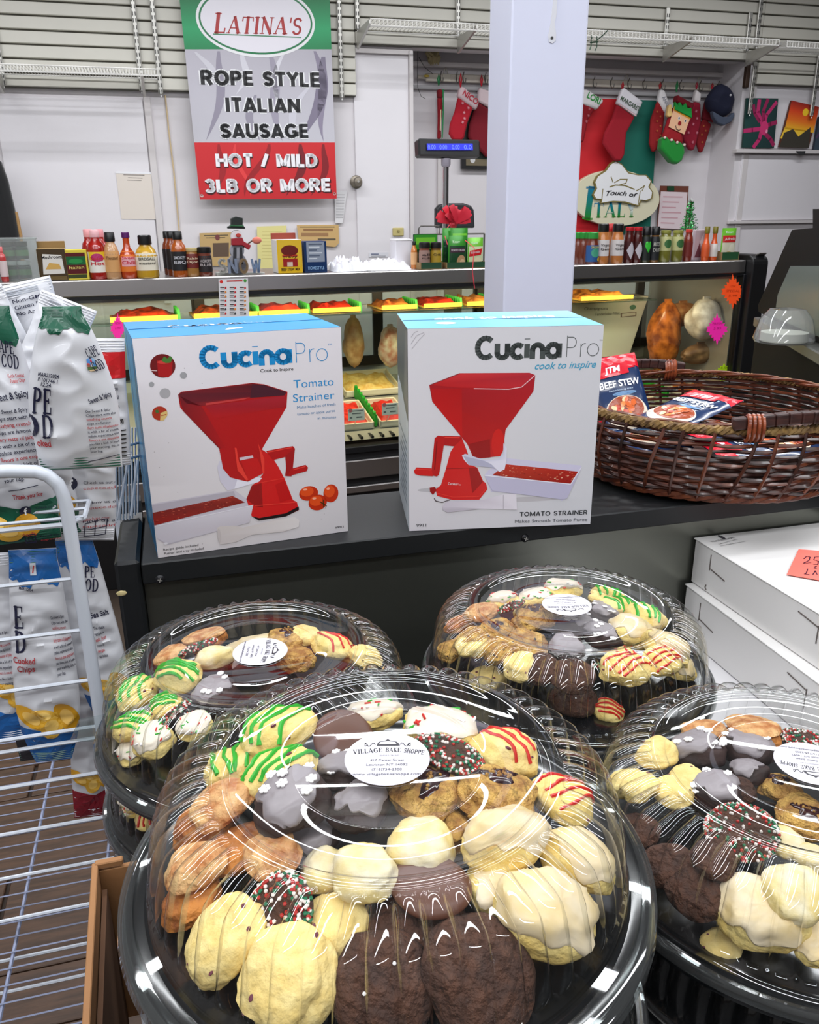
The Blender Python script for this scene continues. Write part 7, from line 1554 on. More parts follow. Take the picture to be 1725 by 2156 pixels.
def bag_main(p, w, h):
    p.serif('PE', (-w * .46, -h * .12), (-w * .24, -h * .13), h * .16, INK, 3); p.serif('D', (-w * .38, -h * .27), (-w * .25, -h * .275), h * .14, INK, 3); p.serif('O', (-w * .66, -h * .262), (-w * .40, -h * .27), h * .14, INK, 3)
    p.text('MAR232024', (-w * .38, h * .11), (-w * .12, h * .09), h * .022, INK, 3, bold=.02); p.text('P 101746 1', (-w * .38, h * .08), (-w * .14, h * .06), h * .022, INK, 3, bold=.02); p.text('12.24', (-w * .34, h * .05), (-w * .22, h * .04), h * .022, INK, 3, bold=.02)
    p.text('oked', (-w * .46, -h * .325), (-w * .3, -h * .33), h * .045, RDT, 3, bold=.02); lighthouse(p, w, h, w * .32, h * .17, w * .36); p.serif('CAPE', (w * .3, h * .2), (w * .48, h * .22), h * .06, INK, 6); p.serif('COD', (w * .34, h * .12), (w * .49, h * .14), h * .06, INK, 6)
    p.text('Sweet & Spicy', (w * .2, -h * .07), (w * .46, -h * .03), h * .03, INK, 3, bold=.02); blurb(p, w * .14, w * .48, -h * .12, h * .026, h * .015); p.line([(w * .1, -h * .44), (w * .46, -h * .41)], .001, INK, 3)
def bag_left(p, w, h):
    lighthouse(p, w, h, w * -.06, h * .27, w * .62); p.serif('CAPE', (w * .08, h * .33), (w * .36, h * .31), h * .05, INK, 6); p.serif('COD', (w * .14, h * .265), (w * .38, h * .25), h * .055, INK, 6); p.text('Kettle Cooked', (w * .2, h * .22), (w * .42, h * .22), h * .014, RDT, 6, bold=.02); p.text('Potato Chips', (w * .22, h * .2), (w * .42, h * .2), h * .014, RDT, 6, bold=.02)
    p.text('Sweet & Spicy', (-w * .06, h * .13), (w * .42, h * .14), h * .028, INK, 3, bold=.02); blurb(p, -w * .08, w * .46, h * .08, h * .029, h * .016); p.line([(-w * .05, -h * .25), (w * .3, -h * .24)], .001, INK, 3); p.text('Thank you for', (-w * .02, -h * .29), (w * .34, -h * .29), h * .02, RDT, 3, bold=.02); social(p, w * .1, -h * .35, h * .045); p.text('We offer', (w * .0, -h * .47), (w * .2, -h * .47), h * .018, RDT, 3, bold=.02); chips(p, w, h, -h * .44, .8, -.2)
def bag_info(p, w, h):
    social(p, -w * .25, h * .1, h * .13); p.text('capecodchips.com', (-w * .2, -h * .28), (w * .4, -h * .26), h * .03, RDT, 3); 
    for (a, b) in (((.0, -.3), (.36, -.26)), ((-.02, -.45), (.34, -.42)), ((.0, -.3), (-.02, -.45)), ((.36, -.26), (.34, -.42)), ((.17, -.28), (.16, -.44)), ((0, -.37), (.35, -.34))): p.line([(a[0] * w, a[1] * h), (b[0] * w, b[1] * h)], .0012, INK, 3)
def bag_nut(p, w, h):
    p.rect(-w / 2, h * .2, w / 2, h * .4, S(200, 30, 36), 2)
    for i, s_ in enumerate(('- Gluten Free', '- No Artificial', '  Preservatives')): p.text(s_, (-w * .2, h * (.1 - .07 * i)), (w * .3, h * (.11 - .07 * i)), h * .03, INK, 3, bold=.01)
    p.text('Nutrition', (w * .0, -h * .16), (w * .36, -h * .15), h * .05, BLK, 3, bold=.04)
    for i in range(7): p.rect(w * .0, -h * (.2 + .035 * i), w * .4, -h * (.21 + .035 * i), BLK, 3)
def bag_lower(p, w, h):
    p.serif('E', (-w * .42, h * .17), (-w * .24, h * .17), h * .1, INK, 3); p.serif('D', (-w * .42, h * .06), (-w * .22, h * .06), h * .1, INK, 3); p.text('Cooked', (-w * .46, h * .01), (-w * .1, h * .01), h * .028, RDT, 3, bold=.02); p.text('Chips', (-w * .4, -h * .03), (-w * .12, -h * .03), h * .028, RDT, 3, bold=.02)
    blurb(p, w * .22, w * .5, h * .2, h * .026, h * .014); chips(p, w, h, -h * .3, 1.1)
    p.text('MAR232024', (-w * .3, h * .34), (-w * .04, h * .33), h * .012, INK, 3, bold=.02); p.rect(-w * .06, h * .40, w * .06, h * .45, S(206, 212, 220), 4); p.line([(-.01 * w, h * .41), (.02 * w, h * .44)], .002, S(200, 60, 60), 5)
def bag_right(p, w, h):
    p.serif('CAPE', (-w * .2, h * .33), (w * .3, h * .3), h * .055, INK, 6); p.serif('COD', (-w * .14, h * .26), (w * .3, h * .23), h * .06, INK, 6); lighthouse(p, w, h, -w * .1, h * .2, w * .4); p.text('Sea Salt', (w * .0, h * .1), (w * .4, h * .1), h * .028, INK, 3, bold=.02); blurb(p, w * .0, w * .46, h * .04, h * .03, h * .016, ['The classic', 'recipe is', 'salt. Just', 'come up', 'recipe', 'sprinkle']); chips(p, w, h, -h * .3, 1.0)
def bag_back(p, w, h):
    for i, s_ in enumerate(('Non-GMO', 'Gluten Free', 'No Artificial')): p.text(s_, (-w * .1, h * (.3 - .07 * i)), (w * .4, h * (.3 - .07 * i)), h * .04, INK, 3, bold=.01)
    for i in range(3): p.rect(-w * .3, h * (.42 - .02 * i), w * .3, h * (.43 - .02 * i), S(150, 156, 166), 2)
Z_ = 0
chip_bag('white chip bag at the back standing highest, folded seal up', 66, 690, .20, 150, 190, -.2, 0, None, None, bag_back, .3, seed=2)
chip_bag('white chip bag with a raised pointed corner behind the green-topped bags', 112, 730, .15, 120, 210, .45, .1, None, None, bag_back, .3, seed=5, tilt=-.1)
chip_bag('plain white bag tip behind the green-topped bag at the left edge', 6, 680, .17, 70, 150, -.3, 0, None, None, None, .3, seed=9)
chip_bag('white bag with red band and nutrition panel beside the left strainer box', 222, 850, .13, 96, 270, .06, .15, None, None, bag_nut, .25, seed=7)
chip_bag('upright green-topped chip bag with lighthouse picture at the left edge', 8, 905, .055, 178, 500, .0, .08, GN, GN, bag_left, .3, seed=3, taper=.6)
chip_bag('white chip bag back with social media marks, below the tilted bag', 180, 1035, .10, 130, 210, .14, .1, None, None, bag_info, .25, seed=11)
chip_bag('chip bag with dark green foot standing behind the bent tube', 100, 1000, .09, 110, 260, .0, .05, GN, None, lambda p, w, h: chips(p, w, h, -h * .26, 1.0), .3, seed=12)
chip_bag('large tilted green-topped chip bag resting in front at the top of the rack', 152, 822, .015, 186, 345, .02, .0, None, GN, bag_main, .34, seed=4, taper=.42)
chip_bag('blue-topped chip bag hanging long in the middle of the lower rack', 92, 1388, .07, 136, 450, .06, 0, BL_, BL_, bag_lower, .34, seed=6, taper=.7, tb=.6)
chip_bag('blue-topped chip bag right of the long one on the lower rack', 200, 1335, .11, 104, 400, -.06, .1, BL_, BL_, bag_right, .3, seed=8, taper=.7, tb=.6)
chip_bag('blue-footed chip bag cut off at the left edge of the lower rack', 0, 1370, .10, 90, 400, .04, 0, BL_, None, lambda p, w, h: (chips(p, w, h, -h * .24, 1.0, .2), blurb(p, -.1 * w, w * .4, h * .1, h * .03, h * .015)), .3, seed=13)
chip_bag('dark bag behind the foot of the long blue bag', 60, 1440, .16, 100, 330, .0, 0, S(40, 40, 46), S(40, 40, 46), None, .3, seed=14, base=(60, 60, 66))
chip_bag('bag with dark red foot low behind the tray stack', 190, 1560, .17, 84, 330, .1, 0, S(130, 20, 36), None, lambda p, w, h: chips(p, w, h, -h * .26, 1.0), .3, seed=15, base=(200, 190, 190))

# ---- brown carton at the table's left end
ct0 = at_z(200, 1818, .955); CF = Frame(ct0, math.radians(15))
cb = thing('carton', 'open brown cardboard carton holding the front stack of trays', 'box', (CF.o.x, CF.o.y, TABLE_Z + .001), CF.yaw)
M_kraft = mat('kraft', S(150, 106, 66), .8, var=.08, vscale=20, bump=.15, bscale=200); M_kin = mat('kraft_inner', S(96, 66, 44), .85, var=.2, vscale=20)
hc_ = .955 - TABLE_Z; tw = .0055; Lc = .43
a_ = at_z(183, 2156, .955); vdir = CF.inv(a_)
m = MB(); m.box((0, -Lc / 2, hc_ / 2), (tw, Lc, hc_), .0008); part('side', m, M_kraft, cb, loc=(0, 0, 0), rot=(0, 0, math.radians(2.4)))
m = MB(); m.box((.05, 0, hc_ / 2 - .004), (.1, tw, hc_ - .008), .0008); m.box((.012, -.001, hc_ - .002), (.024, tw * 1.2, .006), .001); part('end', m, M_kraft, cb)
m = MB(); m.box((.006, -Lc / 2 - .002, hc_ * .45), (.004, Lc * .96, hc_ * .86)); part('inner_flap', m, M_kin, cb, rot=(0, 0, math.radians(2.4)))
for yy in (-.14, -.24): m = MB(); m.prism([(yy, hc_ * .3), (yy - .012, hc_ * .34), (yy - .014, hc_ * .6), (yy - .004, hc_ * .62)], .0085, .0095, 'YZ'); part('hand_slot', m, mat('kraft_light', S(206, 170, 120), .8), cb, rot=(0, 0, math.radians(2.4)))
# ================================================================ cookie trays
M_lid = clear_mat('lid_plastic', (.965, .972, .968), .03, 1.45, haze=.004, bump=.02, bscale=18, ior=1.56)
M_dish = mat('dish_black', S(16, 18, 20), .16, spec=.6, coat=.3)
M_rimc = clear_mat('rim_plastic', (.80, .84, .84), .05, 1.6, haze=.02)
NFL = 54; RR = .190
def lid_z(r):      # height of the lid above the rim at radius r
    P = [(.0, .0865), (.119, .0875), (.128, .081), (.147, .069), (.1575, .055), (.163, .038), (.170, .014), (.185, .006)]
    for (a, za), (b, zb) in zip(P[:-1], P[1:]):
        if a <= r <= b: return lerp(za, zb, (r - a) / (b - a))
    return 0
LIDP = []   # (radius, z, flute amplitude)
for r_, z_, am in [(.0, .0815, 0), (.0650, .0815, 0), (.0664, .0823, 0), (.0690, .0823, 0), (.0704, .0815, 0), (.109, .0815, 0), (.111, .0835, 0), (.1125, .0858, 0), (.1165, .0865, 0), (.1205, .0865, 0), (.1225, .0858, 0),
        (.1235, .0835, .15), (.127, .0815, .8), (.134, .079, 1), (.142, .076, 1), (.149, .0725, 1), (.1545, .068, 1), (.158, .060, 1), (.1605, .050, 1), (.163, .040, .95), (.165, .028, .8), (.167, .019, .4), (.168, .016, 0), (.171, .0135, 0), (.172, .008, 0), (.180, .006, 0), (.181, .002, 0), (.187, .001, 0)]: LIDP.append((r_, z_, am))
def fl_(r, k): return r if r < .172 else .172 + (r - .172) * k
def lid_mesh(k_=1.0):
    m = MB(); n = NFL * 12; V = []; F = []
    prof = []
    for i in range(len(LIDP) - 1):
        a, b = LIDP[i], LIDP[i + 1]; st = 2 if b[2] > 0 or a[2] > 0 else 1
        for q in range(st): prof.append(tuple(lerp(a[j], b[j], q / st) for j in range(3)))
    prof.append(LIDP[-1]); prof[0] = (.0004, prof[0][1], 0)
    for (r, z, am) in prof:
        r = fl_(r, k_)
        for k in range(n):
            a = 2 * PI * k / n; ph = (k % 12) / 12; bulge = math.sin(PI * ph) ** .55     # round lobes with sharp valleys
            # push along the outward-and-up normal of the profile
            lift = am * .0095 * (bulge - .5); steep = min(1, max(0, (r - .138) / .02))
            rr = r + lift * steep; zz = z + lift * (1 - steep) * 1.0
            V.append((rr * math.cos(a), rr * math.sin(a), zz))
    for i in range(len(prof) - 1):
        for k in range(n): l = (k + 1) % n; F.append((i * n + k, i * n + l, (i + 1) * n + l, (i + 1) * n + k))
    m.add(V, F); return m.mesh('lid', M_lid, True, 55)
LID_ME = [lid_mesh(), lid_mesh(.5)]
def ring(prof, m_, n=120, k=1.0): mb = MB(); mb.lathe([(fl_(r, k), z) for r, z in prof], n); return mb.mesh('ring', m_, True, 40)
DISH_ME = [ring([(.0005, -.002), (.128, -.002), (.140, -.0015), (.160, -.001), (.168, .001), (.172, .003), (.174, .0), (.183, .0), (.187, -.003), (.1895, -.009), (.188, -.0135), (.186, -.0135), (.187, -.009), (.184, -.005), (.172, -.0035), (.0005, -.0037)], M_dish, k=q) for q in (1.0, .5)]
RIM_ME = [ring([(.1815, .0018), (.1875, .0012), (.1915, -.002), (.1925, -.008), (.191, -.0085), (.1895, -.003), (.186, .0)], M_rimc, k=q) for q in (1.0, .5)]
TABM = MB(); TABM.prism([(-.026, 0), (.026, 0), (.021, .026), (-.021, .026)], -.0006, .0006, 'XY'); TAB_ME = TABM.mesh('tab', M_rimc)
def tray(lab, cx, cy, zrim, rot=0.0, v=1, tab=None):
    t = thing('cookie_tray', lab, 'cookie tray', (cx, cy, zrim), 0)
    part('dish', DISH_ME[v], None, t); l = part('lid', LID_ME[v], None, t, rot=(0, 0, rot)); part('lid_rim', RIM_ME[v], None, t)
    if tab is not None:
        o = part('lift_tab', TAB_ME, None, t); o.location = (.180 * math.cos(tab), .180 * math.sin(tab), -.001); o.rotation_euler = (0, 0, tab - PI / 2)
    return t
def sticker(t, off, rot, side_text=True, rx=.0305, ry=.0305):
    m = MB(); m.lathe([(.0, .0009), (.0299, .0009), (.0305, .0003)], 40); s = part('label_sticker', m, mat('sticker_paper', S(206, 204, 214), .6), t); s.location = (off[0], off[1], .0817); s.rotation_euler = (0, 0, rot)
    p = Print(.0002); g = S(44, 42, 48); lg = S(80, 78, 88)
    p.serif('VILLAGE', (-.0245, .004), (-.0035, .0062), .0050, g, 1, arch=0); p.serif('BAKE', (-.0015, .0062), (.0095, .0058), .0050, g, 1); p.serif('SHOPPE', (.0115, .0054), (.026, .0026), .0050, g, 1)
    p.text('LEWISTON NY', (-.006, .0012), (.009, .0012), .0016, lg, 1)
    for i, (s_, w) in enumerate((('417 Center Street', .012), ('Lewiston NY 14092', .0145), ('(716)754-2300', .0105), ('www.villagebakeshoppe.com', .0235))): p.text(s_, (-w, -.0045 - i * .0052), (w, -.0045 - i * .0052), .0026, lg, 1, bold=.008)
    p.poly([(-.008, .0135), (.009, .0135), (.008, .0165), (.0065, .0185), (.002, .0198), (0, .022), (-.002, .0198), (-.0065, .0185), (-.0075, .0165)], g, 1); p.poly([(-.0065, .0150), (.0065, .0150), (.0055, .0178), (.0, .019), (-.0055, .0178)], S(190, 188, 196), 2)
    for s_ in (-1, 1):
        pts = [(s_ * (.009 + .0075 * q / 6), .0150 + .0022 * math.sin(q * 1.3)) for q in range(7)] + [(s_ * (.0165 - .0018 * math.sin(q)), .0150 - .0016 * math.cos(q)) for q in (0, 1, 2, 3)]; p.line(pts, .0006, g, 1)
    p.build('print', lambda x, y, l: (x, y, .00095 + l), s)
class TR: pass
def center_from_px(px, py, h): p = at_z(px, py, EYE.z - h); return p
def make_tray(lab, px, py, h, off=(0, 0), srot=0.0, rot=0.0, nbelow=1, tab=None, lablow=()):
    z = EYE.z - h - .0865; c = center_from_px(px, py, h)
    o = TR(); o.c = c; o.z = z; o.t = tray(lab, c.x, c.y, z, rot, 0 if 'front stack' in lab else 1, tab=tab); o.pos = Vector((c.x, c.y, z)); sticker(o.t, off, srot)
    o.low = []
    for i in range(nbelow):
        zz = z - .0903 * (i + 1)
        dx, dy = [(.006, -.026), (-.005, -.022), (.004, -.026)][i % 3] if nbelow == 3 else [(.007, -.008), (.010, -.010)][i] if 'right stack' in lab else [(-.004, .006), (-.006, .009)][i]
        o.low.append(tray(lablow[i], c.x + dx, c.y + dy, zz, .05 * i)); o.low[-1]['_'] = 0; del o.low[-1]['_']
    return o
TF = make_tray('topmost cookie tray of the front stack, nearest the camera', 815, 1594, .3595, off=(.0, .005), srot=.0, rot=.0, nbelow=3, lablow=('second tray from the top in the front stack', 'third tray from the top in the front stack', 'bottom tray of the front stack'))
TL = make_tray('topmost cookie tray of the back left stack, beside the wire rack', 538, 1364, .452, off=(.005, .0), srot=-PI / 2 + .05, rot=.03, nbelow=2, tab=math.radians(187), lablow=('second tray of the back left stack, below the sideways label', 'bottom tray of the back left stack'))
TK = make_tray('topmost cookie tray of the back stack below the counter ledge', 1198, 1275, .452, off=(.0, .012), srot=PI + .08, rot=.02, nbelow=2, lablow=('second tray of the back stack below the counter ledge', 'bottom tray of the back stack below the counter ledge'))
TG = make_tray('topmost cookie tray of the right stack, cut off at the right edge', 1680, 1604, .451, off=(.014, .004), srot=PI - .25, rot=.04, nbelow=2, lablow=('second tray of the right stack at the right edge', 'bottom tray of the right stack at the right edge'))

# ---- cookies
C_YEL = mat('dough_yellow', S(240, 216, 140), .8, vscale=60, col2=S(228, 196, 112), bump=1.0, bscale=130, bd=.003)
C_BERRY = mat('dough_berry', S(240, 216, 146), .8, vscale=90, col2=S(230, 200, 122), bump=1.0, bscale=120, bd=.003)
C_TAN = mat('dough_tan', S(222, 176, 120), .8, vscale=80, col2=S(176, 108, 54), bump=1.0, bscale=140, bd=.005)
C_ORG = mat('dough_orange', S(200, 126, 48), .7, vscale=50, col2=S(128, 66, 22), bump=1.0, bscale=90, bd=.006)
C_OAT = mat('dough_oat', S(212, 168, 88), .8, vscale=90, col2=S(158, 110, 54), bump=1.0, bscale=120, bd=.012)
C_CHOC = mat('dough_choc', S(82, 50, 34), .85, vscale=90, col2=S(58, 34, 24), bump=1.0, bscale=110, bd=.012)
C_DARK = mat('dough_dark', S(54, 32, 28), .7, vscale=70, col2=S(36, 22, 20), bump=.5, bscale=150)
C_MILK = mat('milk_choc', S(92, 54, 38), .4, bump=.08, bscale=60)
C_ICE = mat('icing_white', S(226, 214, 196), .35, bump=.25, bscale=60)
C_LEM = mat('icing_lemon', S(226, 210, 180), .35, bump=.4, bscale=50, vscale=30, col2=S(222, 196, 140))
C_GRY = mat('icing_grey', S(146, 138, 142), .35, bump=.2, bscale=60)
C_SNOW = mat('sugar_snow', S(236, 232, 232), .6)
C_GRN = mat('icing_green', S(40, 170, 40), .35); C_REDI = mat('icing_red', S(204, 34, 24), .35)
C_JAM = mat('jam', S(60, 14, 22), .15, coat=.5, vscale=60, col2=S(28, 10, 16))
C_POW = mat('dough_powder', S(222, 200, 132), .8, vscale=45, col2=S(230, 220, 190), bump=.8, bscale=100)
C_BIT = mat('fruit_bit', S(96, 30, 50), .5); C_CHIP = mat('choc_chip', S(48, 28, 22), .4)
NP = [mat('bead_red', S(176, 36, 30), .3), mat('bead_green', S(20, 110, 74), .3), mat('bead_white', S(230, 220, 214), .3)]
def blob(rx, ry, h, seed, rough=.05, nu=26, nv=12, flat=1.0, up=.62, freq=2.6):
    """closed surface: angle a, latitude t in 0..1 (bottom..top)"""
    def fn(a, t):
        th = 2 * PI * a; la = (t - .5) * PI; c, s = math.cos(la), math.sin(la)
        n_ = 1 + rough * 2.2 * noise.noise(Vector((math.cos(th) * c * freq * .5 + seed * 3.1, math.sin(th) * c * freq * .5, s + seed))) + rough * .8 * noise.noise(Vector((math.cos(th) * c * 3 + seed, math.sin(th) * c * 3, s * 3 + seed))) + rough * .5 * noise.noise(Vector((math.cos(th) * c * 9 + seed, math.sin(th) * c * 9, s * 8)))
        cc = c ** .62 if c > 0 else 0; zz = (abs(s) ** (1.15 if s > 0 else .8)) * (1 if s > 0 else -1)
        return Vector((rx * cc * math.cos(th) * n_, ry * cc * math.sin(th) * n_, h * (up if s > 0 else 1 - up) * zz * n_))
    return fn
def ico(m, c, r):
    t = 1.618; q = r / 1.9; V = [(-1, t, 0), (1, t, 0), (-1, -t, 0), (1, -t, 0), (0, -1, t), (0, 1, t), (0, -1, -t), (0, 1, -t), (t, 0, -1), (t, 0, 1), (-t, 0, -1), (-t, 0, 1)]
    m.add([(c[0] + x * q, c[1] + y * q, c[2] + z * q) for x, y, z in V], [(0, 11, 5), (0, 5, 1), (0, 1, 7), (0, 7, 10), (0, 10, 11), (1, 5, 9), (5, 11, 4), (11, 10, 2), (10, 7, 6), (7, 1, 8), (3, 9, 4), (3, 4, 2), (3, 2, 6), (3, 6, 8), (3, 8, 9), (4, 9, 5), (2, 4, 11), (6, 2, 10), (8, 6, 7), (9, 8, 1)])
def surf_t(fn, a, q): return fn(a, 1 - q / 2)          # q = 0 top .. 1 equator
_cn = 0
def cookie(kind, lab, pos, r, rot3, seed, group=None, asp=1.0):
    """kind decides dough, icing and decoration; pos = centre"""
    t = thing('cookie', lab, 'cookie', pos, rot=rot3); rnd = random.Random(seed * 17 + 3); h = r * .92
    dough, up, rough = C_YEL, .62, .05
    if kind in ('disc', 'milk', 'nonp'): h = r * .42
    if kind in ('tan', 'orange', 'sand'): h = r * .7
    if kind == 'jam': h = r * .75
    if kind == 'choc': h = r * .72
    if kind == 'stick': h = r * .5
    dough = {'tan': C_TAN, 'orange': C_ORG, 'sand': C_ORG, 'jam': C_OAT, 'oat': C_OAT, 'choc': C_CHOC, 'gray': C_DARK, 'graybare': C_DARK, 'milk': C_MILK, 'nonp': C_CHOC, 'stick': C_CHOC, 'powder': C_POW, 'berry': C_BERRY, 'chip': C_OAT}.get(kind, C_YEL)
    rough = {'jam': .11, 'oat': .1, 'choc': .06, 'orange': .08, 'milk': .01, 'nonp': .015, 'stick': .02, 'chip': .12, 'tan': .09}.get(kind, .09)
    rx, ry = (r, r * asp) if kind != 'stick' else (r, r * .26)
    if kind == 'stick': h = r * .3
    fn = blob(rx, ry, h, seed, rough)
    m = MB(); m.grid(lambda a, b: fn(a, b), 40, 22, True); part('dough', m, dough, t, smooth=True)
    def cap(name, mt, cover, off=.0011, wav=.12, shift=0.0, thick=1.0):
        def g(a, b):
            lim = cover * (1 + wav * math.sin(2 * PI * a * 3 + seed) + wav * .7 * math.sin(2 * PI * a * 7 + seed * 2) + shift * math.cos(2 * PI * a + seed))
            q = (1 - b) * min(1.55, max(.15, lim)); p = fn(a, 1 - q / 2); e = min(1, b * 7 + .0)
            n_ = Vector((p.x / rx ** 2, p.y / ry ** 2, p.z / h ** 2 * 1.5)).normalized(); return p + n_ * (off * e * thick - (0 if b > .02 else .0012))
        mm = MB(); mm.grid(g, 42, 12, True); return part(name, mm, mt, t, smooth=True)
    def lines(mt, n, name='drizzle', w=.0016, ang=None):
        ang = rnd.uniform(-.6, .6) if ang is None else ang; ca, sa = math.cos(ang), math.sin(ang)
        for i in range(n):
            v = lerp(-.72, .72, (i + .5) / n) + rnd.uniform(-.06, .06); L = math.sqrt(max(.05, 1 - v * v)) * rnd.uniform(.8, 1.02); pts = []
            sl = rnd.uniform(-.12, .12)
            for q in range(13):
                u = lerp(-L, L, q / 12); vv = v + sl * u + .05 * math.sin(u * 5 + i); X, Y = u * ca - vv * sa, u * sa + vv * ca; R_ = min(.985, math.hypot(X, Y)); a = (math.atan2(Y, X) / (2 * PI)) % 1; s_ = math.acos(min(1, R_ ** (1 / .62))) / (PI / 2) 
                p = fn(a, .5 + s_ / 2); pts.append(p + Vector((0, 0, .0004)))
            mm = MB(); mm.tube(pts, [w * (.7 + .5 * rnd.random()) for _ in pts], 6); part(name, mm, mt, t, smooth=True)
    def scatter(n, fnm, qmax=.8):
        for i in range(n): a = rnd.random(); q = qmax * math.sqrt(rnd.random()); fnm(i, fn(a, 1 - q / 2), a)
    if kind == 'green': lines(C_GRN, rnd.choice((4, 5)), 'green_drizzle', .0019); 
    if kind == 'red': lines(C_REDI, rnd.choice((3, 4)), 'red_drizzle', .0014)
    if kind in ('green', 'red', 'berry', 'chip'):
        for i in range({'berry': 4, 'chip': 9}.get(kind, 3)):
            a = rnd.random(); q = .85 * math.sqrt(rnd.random()); p = fn(a, 1 - q / 2); mm = MB(); mm.ball(p, r * rnd.uniform(.04, .08), 6, (1.4, .9, .5)); part('chip' if kind == 'chip' else 'fruit_bit', mm, C_CHIP if kind == 'chip' else C_BIT, t, smooth=True)
    if kind == 'confetti':
        cap('icing', C_ICE, .72, .0014)
        for i in range(15):
            a = rnd.random(); q = .72 * math.sqrt(rnd.random()); p = fn(a, 1 - q / 2) + Vector((0, 0, .0018)); b = rnd.random() * PI; L = r * .11; d_ = Vector((math.cos(b), math.sin(b), -.1)) * L
            mm = MB(); mm.tube([p - d_, p + d_], r * .035, 6); part('sprinkle', mm, (C_REDI, C_GRN, C_REDI, C_GRN, C_SNOW)[i % 5], t, smooth=True)
    if kind == 'lemon': cap('icing', C_LEM, .78, .0013, .2, .2)
    if kind == 'powder': pass
    if kind in ('gray', 'graybare'):
        cap('icing', C_GRY, .56, .0014, .22, .4)
        if kind == 'gray':
            for i in range(7):
                a = rnd.random(); q = .6 * math.sqrt(rnd.random()); p = fn(a, 1 - q / 2) + Vector((0, 0, .0022)); mm = MB(); rr = r * .17
                for k_ in range(6): b = k_ * PI / 3 + i; mm.ball(p + Vector((math.cos(b), math.sin(b), 0)) * rr * .62, rr * .42, 6, (1, 1, .5))
                mm.ball(p, rr * .4, 6, (1, 1, .5)); part('snowflake', mm, C_SNOW, t, smooth=True, kind='stuff')
    if kind in ('nonp', 'stick'):
        for ci in range(3):
            mm = MB()
            for i in range(120 if kind == 'nonp' else 40): a = rnd.random(); q = .98 * math.sqrt(rnd.random()); ico(mm, fn(a, 1 - q / 2) + Vector((0, 0, .0004)), .0015)
            part(('red_beads', 'green_beads', 'white_beads')[ci], mm, NP[ci], t, kind='stuff')
    if kind == 'jam':
        mm = MB(); cx_, cy_ = r * rnd.uniform(-.15, .15), r * rnd.uniform(-.1, .2)
        def g(a, b):
            rr = r * .5 * (1 - b) * (1 + .3 * math.sin(2 * PI * a * 3 + seed) + .15 * math.sin(2 * PI * a * 5)); x, y = cx_ + rr * math.cos(2 * PI * a), cy_ + rr * .7 * math.sin(2 * PI * a); R_ = min(.97, math.hypot(x, y) / r); s_ = math.acos(min(1, R_ ** (1 / .62))) / (PI / 2)
            p = fn((math.atan2(y, x) / (2 * PI)) % 1, .5 + s_ / 2); return p + Vector((0, 0, .0016 * (1 - (1 - b) ** 4) + .0002))
        mm.grid(g, 20, 6, True); part('jam', mm, C_JAM, t, smooth=True)
        mm = MB()
        for i in range(16): a = rnd.random() * 6.3; q = r * .42 * rnd.random(); x, y = cx_ + q * math.cos(a), cy_ + q * .7 * math.sin(a); R_ = min(.95, math.hypot(x, y) / r); s_ = math.acos(R_ ** (1 / .62)) / (PI / 2); ico(mm, fn((math.atan2(y, x) / (2 * PI)) % 1, .5 + s_ / 2) + Vector((0, 0, .0016)), r * .05)
        part('crumbs', mm, C_OAT, t, kind='stuff')
    if kind == 'sand': 
        mm = MB(); f2 = blob(r * 1.02, r * asp * 1.02, h * .5, seed + 2, .05); mm.grid(lambda a, b: f2(a, b) + Vector((0, 0, h * .42)), 24, 10, True); part('top_biscuit', mm, C_TAN, t, smooth=True)
    if kind == 'choc' and seed % 3 == 0:
        for i in range(2): p = fn(rnd.random(), .93); mm = MB(); mm.ball(p, r * .045, 6); part('sugar_bit', mm, C_SNOW, t, smooth=True)
    return t
def place(T, rows):
    for i, row in enumerate(rows):
        kind, px, py, rp, lab = row[:5]; opt = row[5] if len(row) > 5 else {}
        zc = T.z + opt.get('z', .047)
        for _ in range(4):
            p = at_z(px, py, zc); rp_ = rp * 1.12; rho = math.hypot(p.x - T.c.x, p.y - T.c.y); depth = (p - EYE).dot(CAM_R.to_3x3() @ Vector((0, 0, -1))); r = rp_ * depth / FPX
            hh = r * (.45 if kind not in ('milk', 'nonp', 'disc', 'stick') else .3)
            top = lid_z(min(rho + r * .3, .165)) - .004
            zn = min(opt.get('z', .052), top - hh)
            if rho + r > .155: zn = min(zn, .030)
            zc = T.z + max(zn, -.012)
        # keep it inside the lid
        lim = .160 - r * .8
        if rho > lim: s = lim / rho; p = Vector((T.c.x + (p.x - T.c.x) * s, T.c.y + (p.y - T.c.y) * s, zc))
        ang = math.atan2(p.y - T.c.y, p.x - T.c.x); tl_ = opt.get('tilt', .18 + 2.6 * max(0, rho - .07)); rr = random.Random(int(px * 7 + py))
        axis = Vector((-math.sin(ang), math.cos(ang), 0)); M_ = Matrix.Rotation(tl_, 3, axis) @ Matrix.Rotation(opt.get('rz', rr.uniform(0, 6.28)), 3, 'Z')
        cookie(kind, lab, (p.x, p.y, zc), r, M_.to_euler(), int(px + py * 3) % 97 + 1, asp=opt.get('asp', rr.uniform(.84, 1.0)))
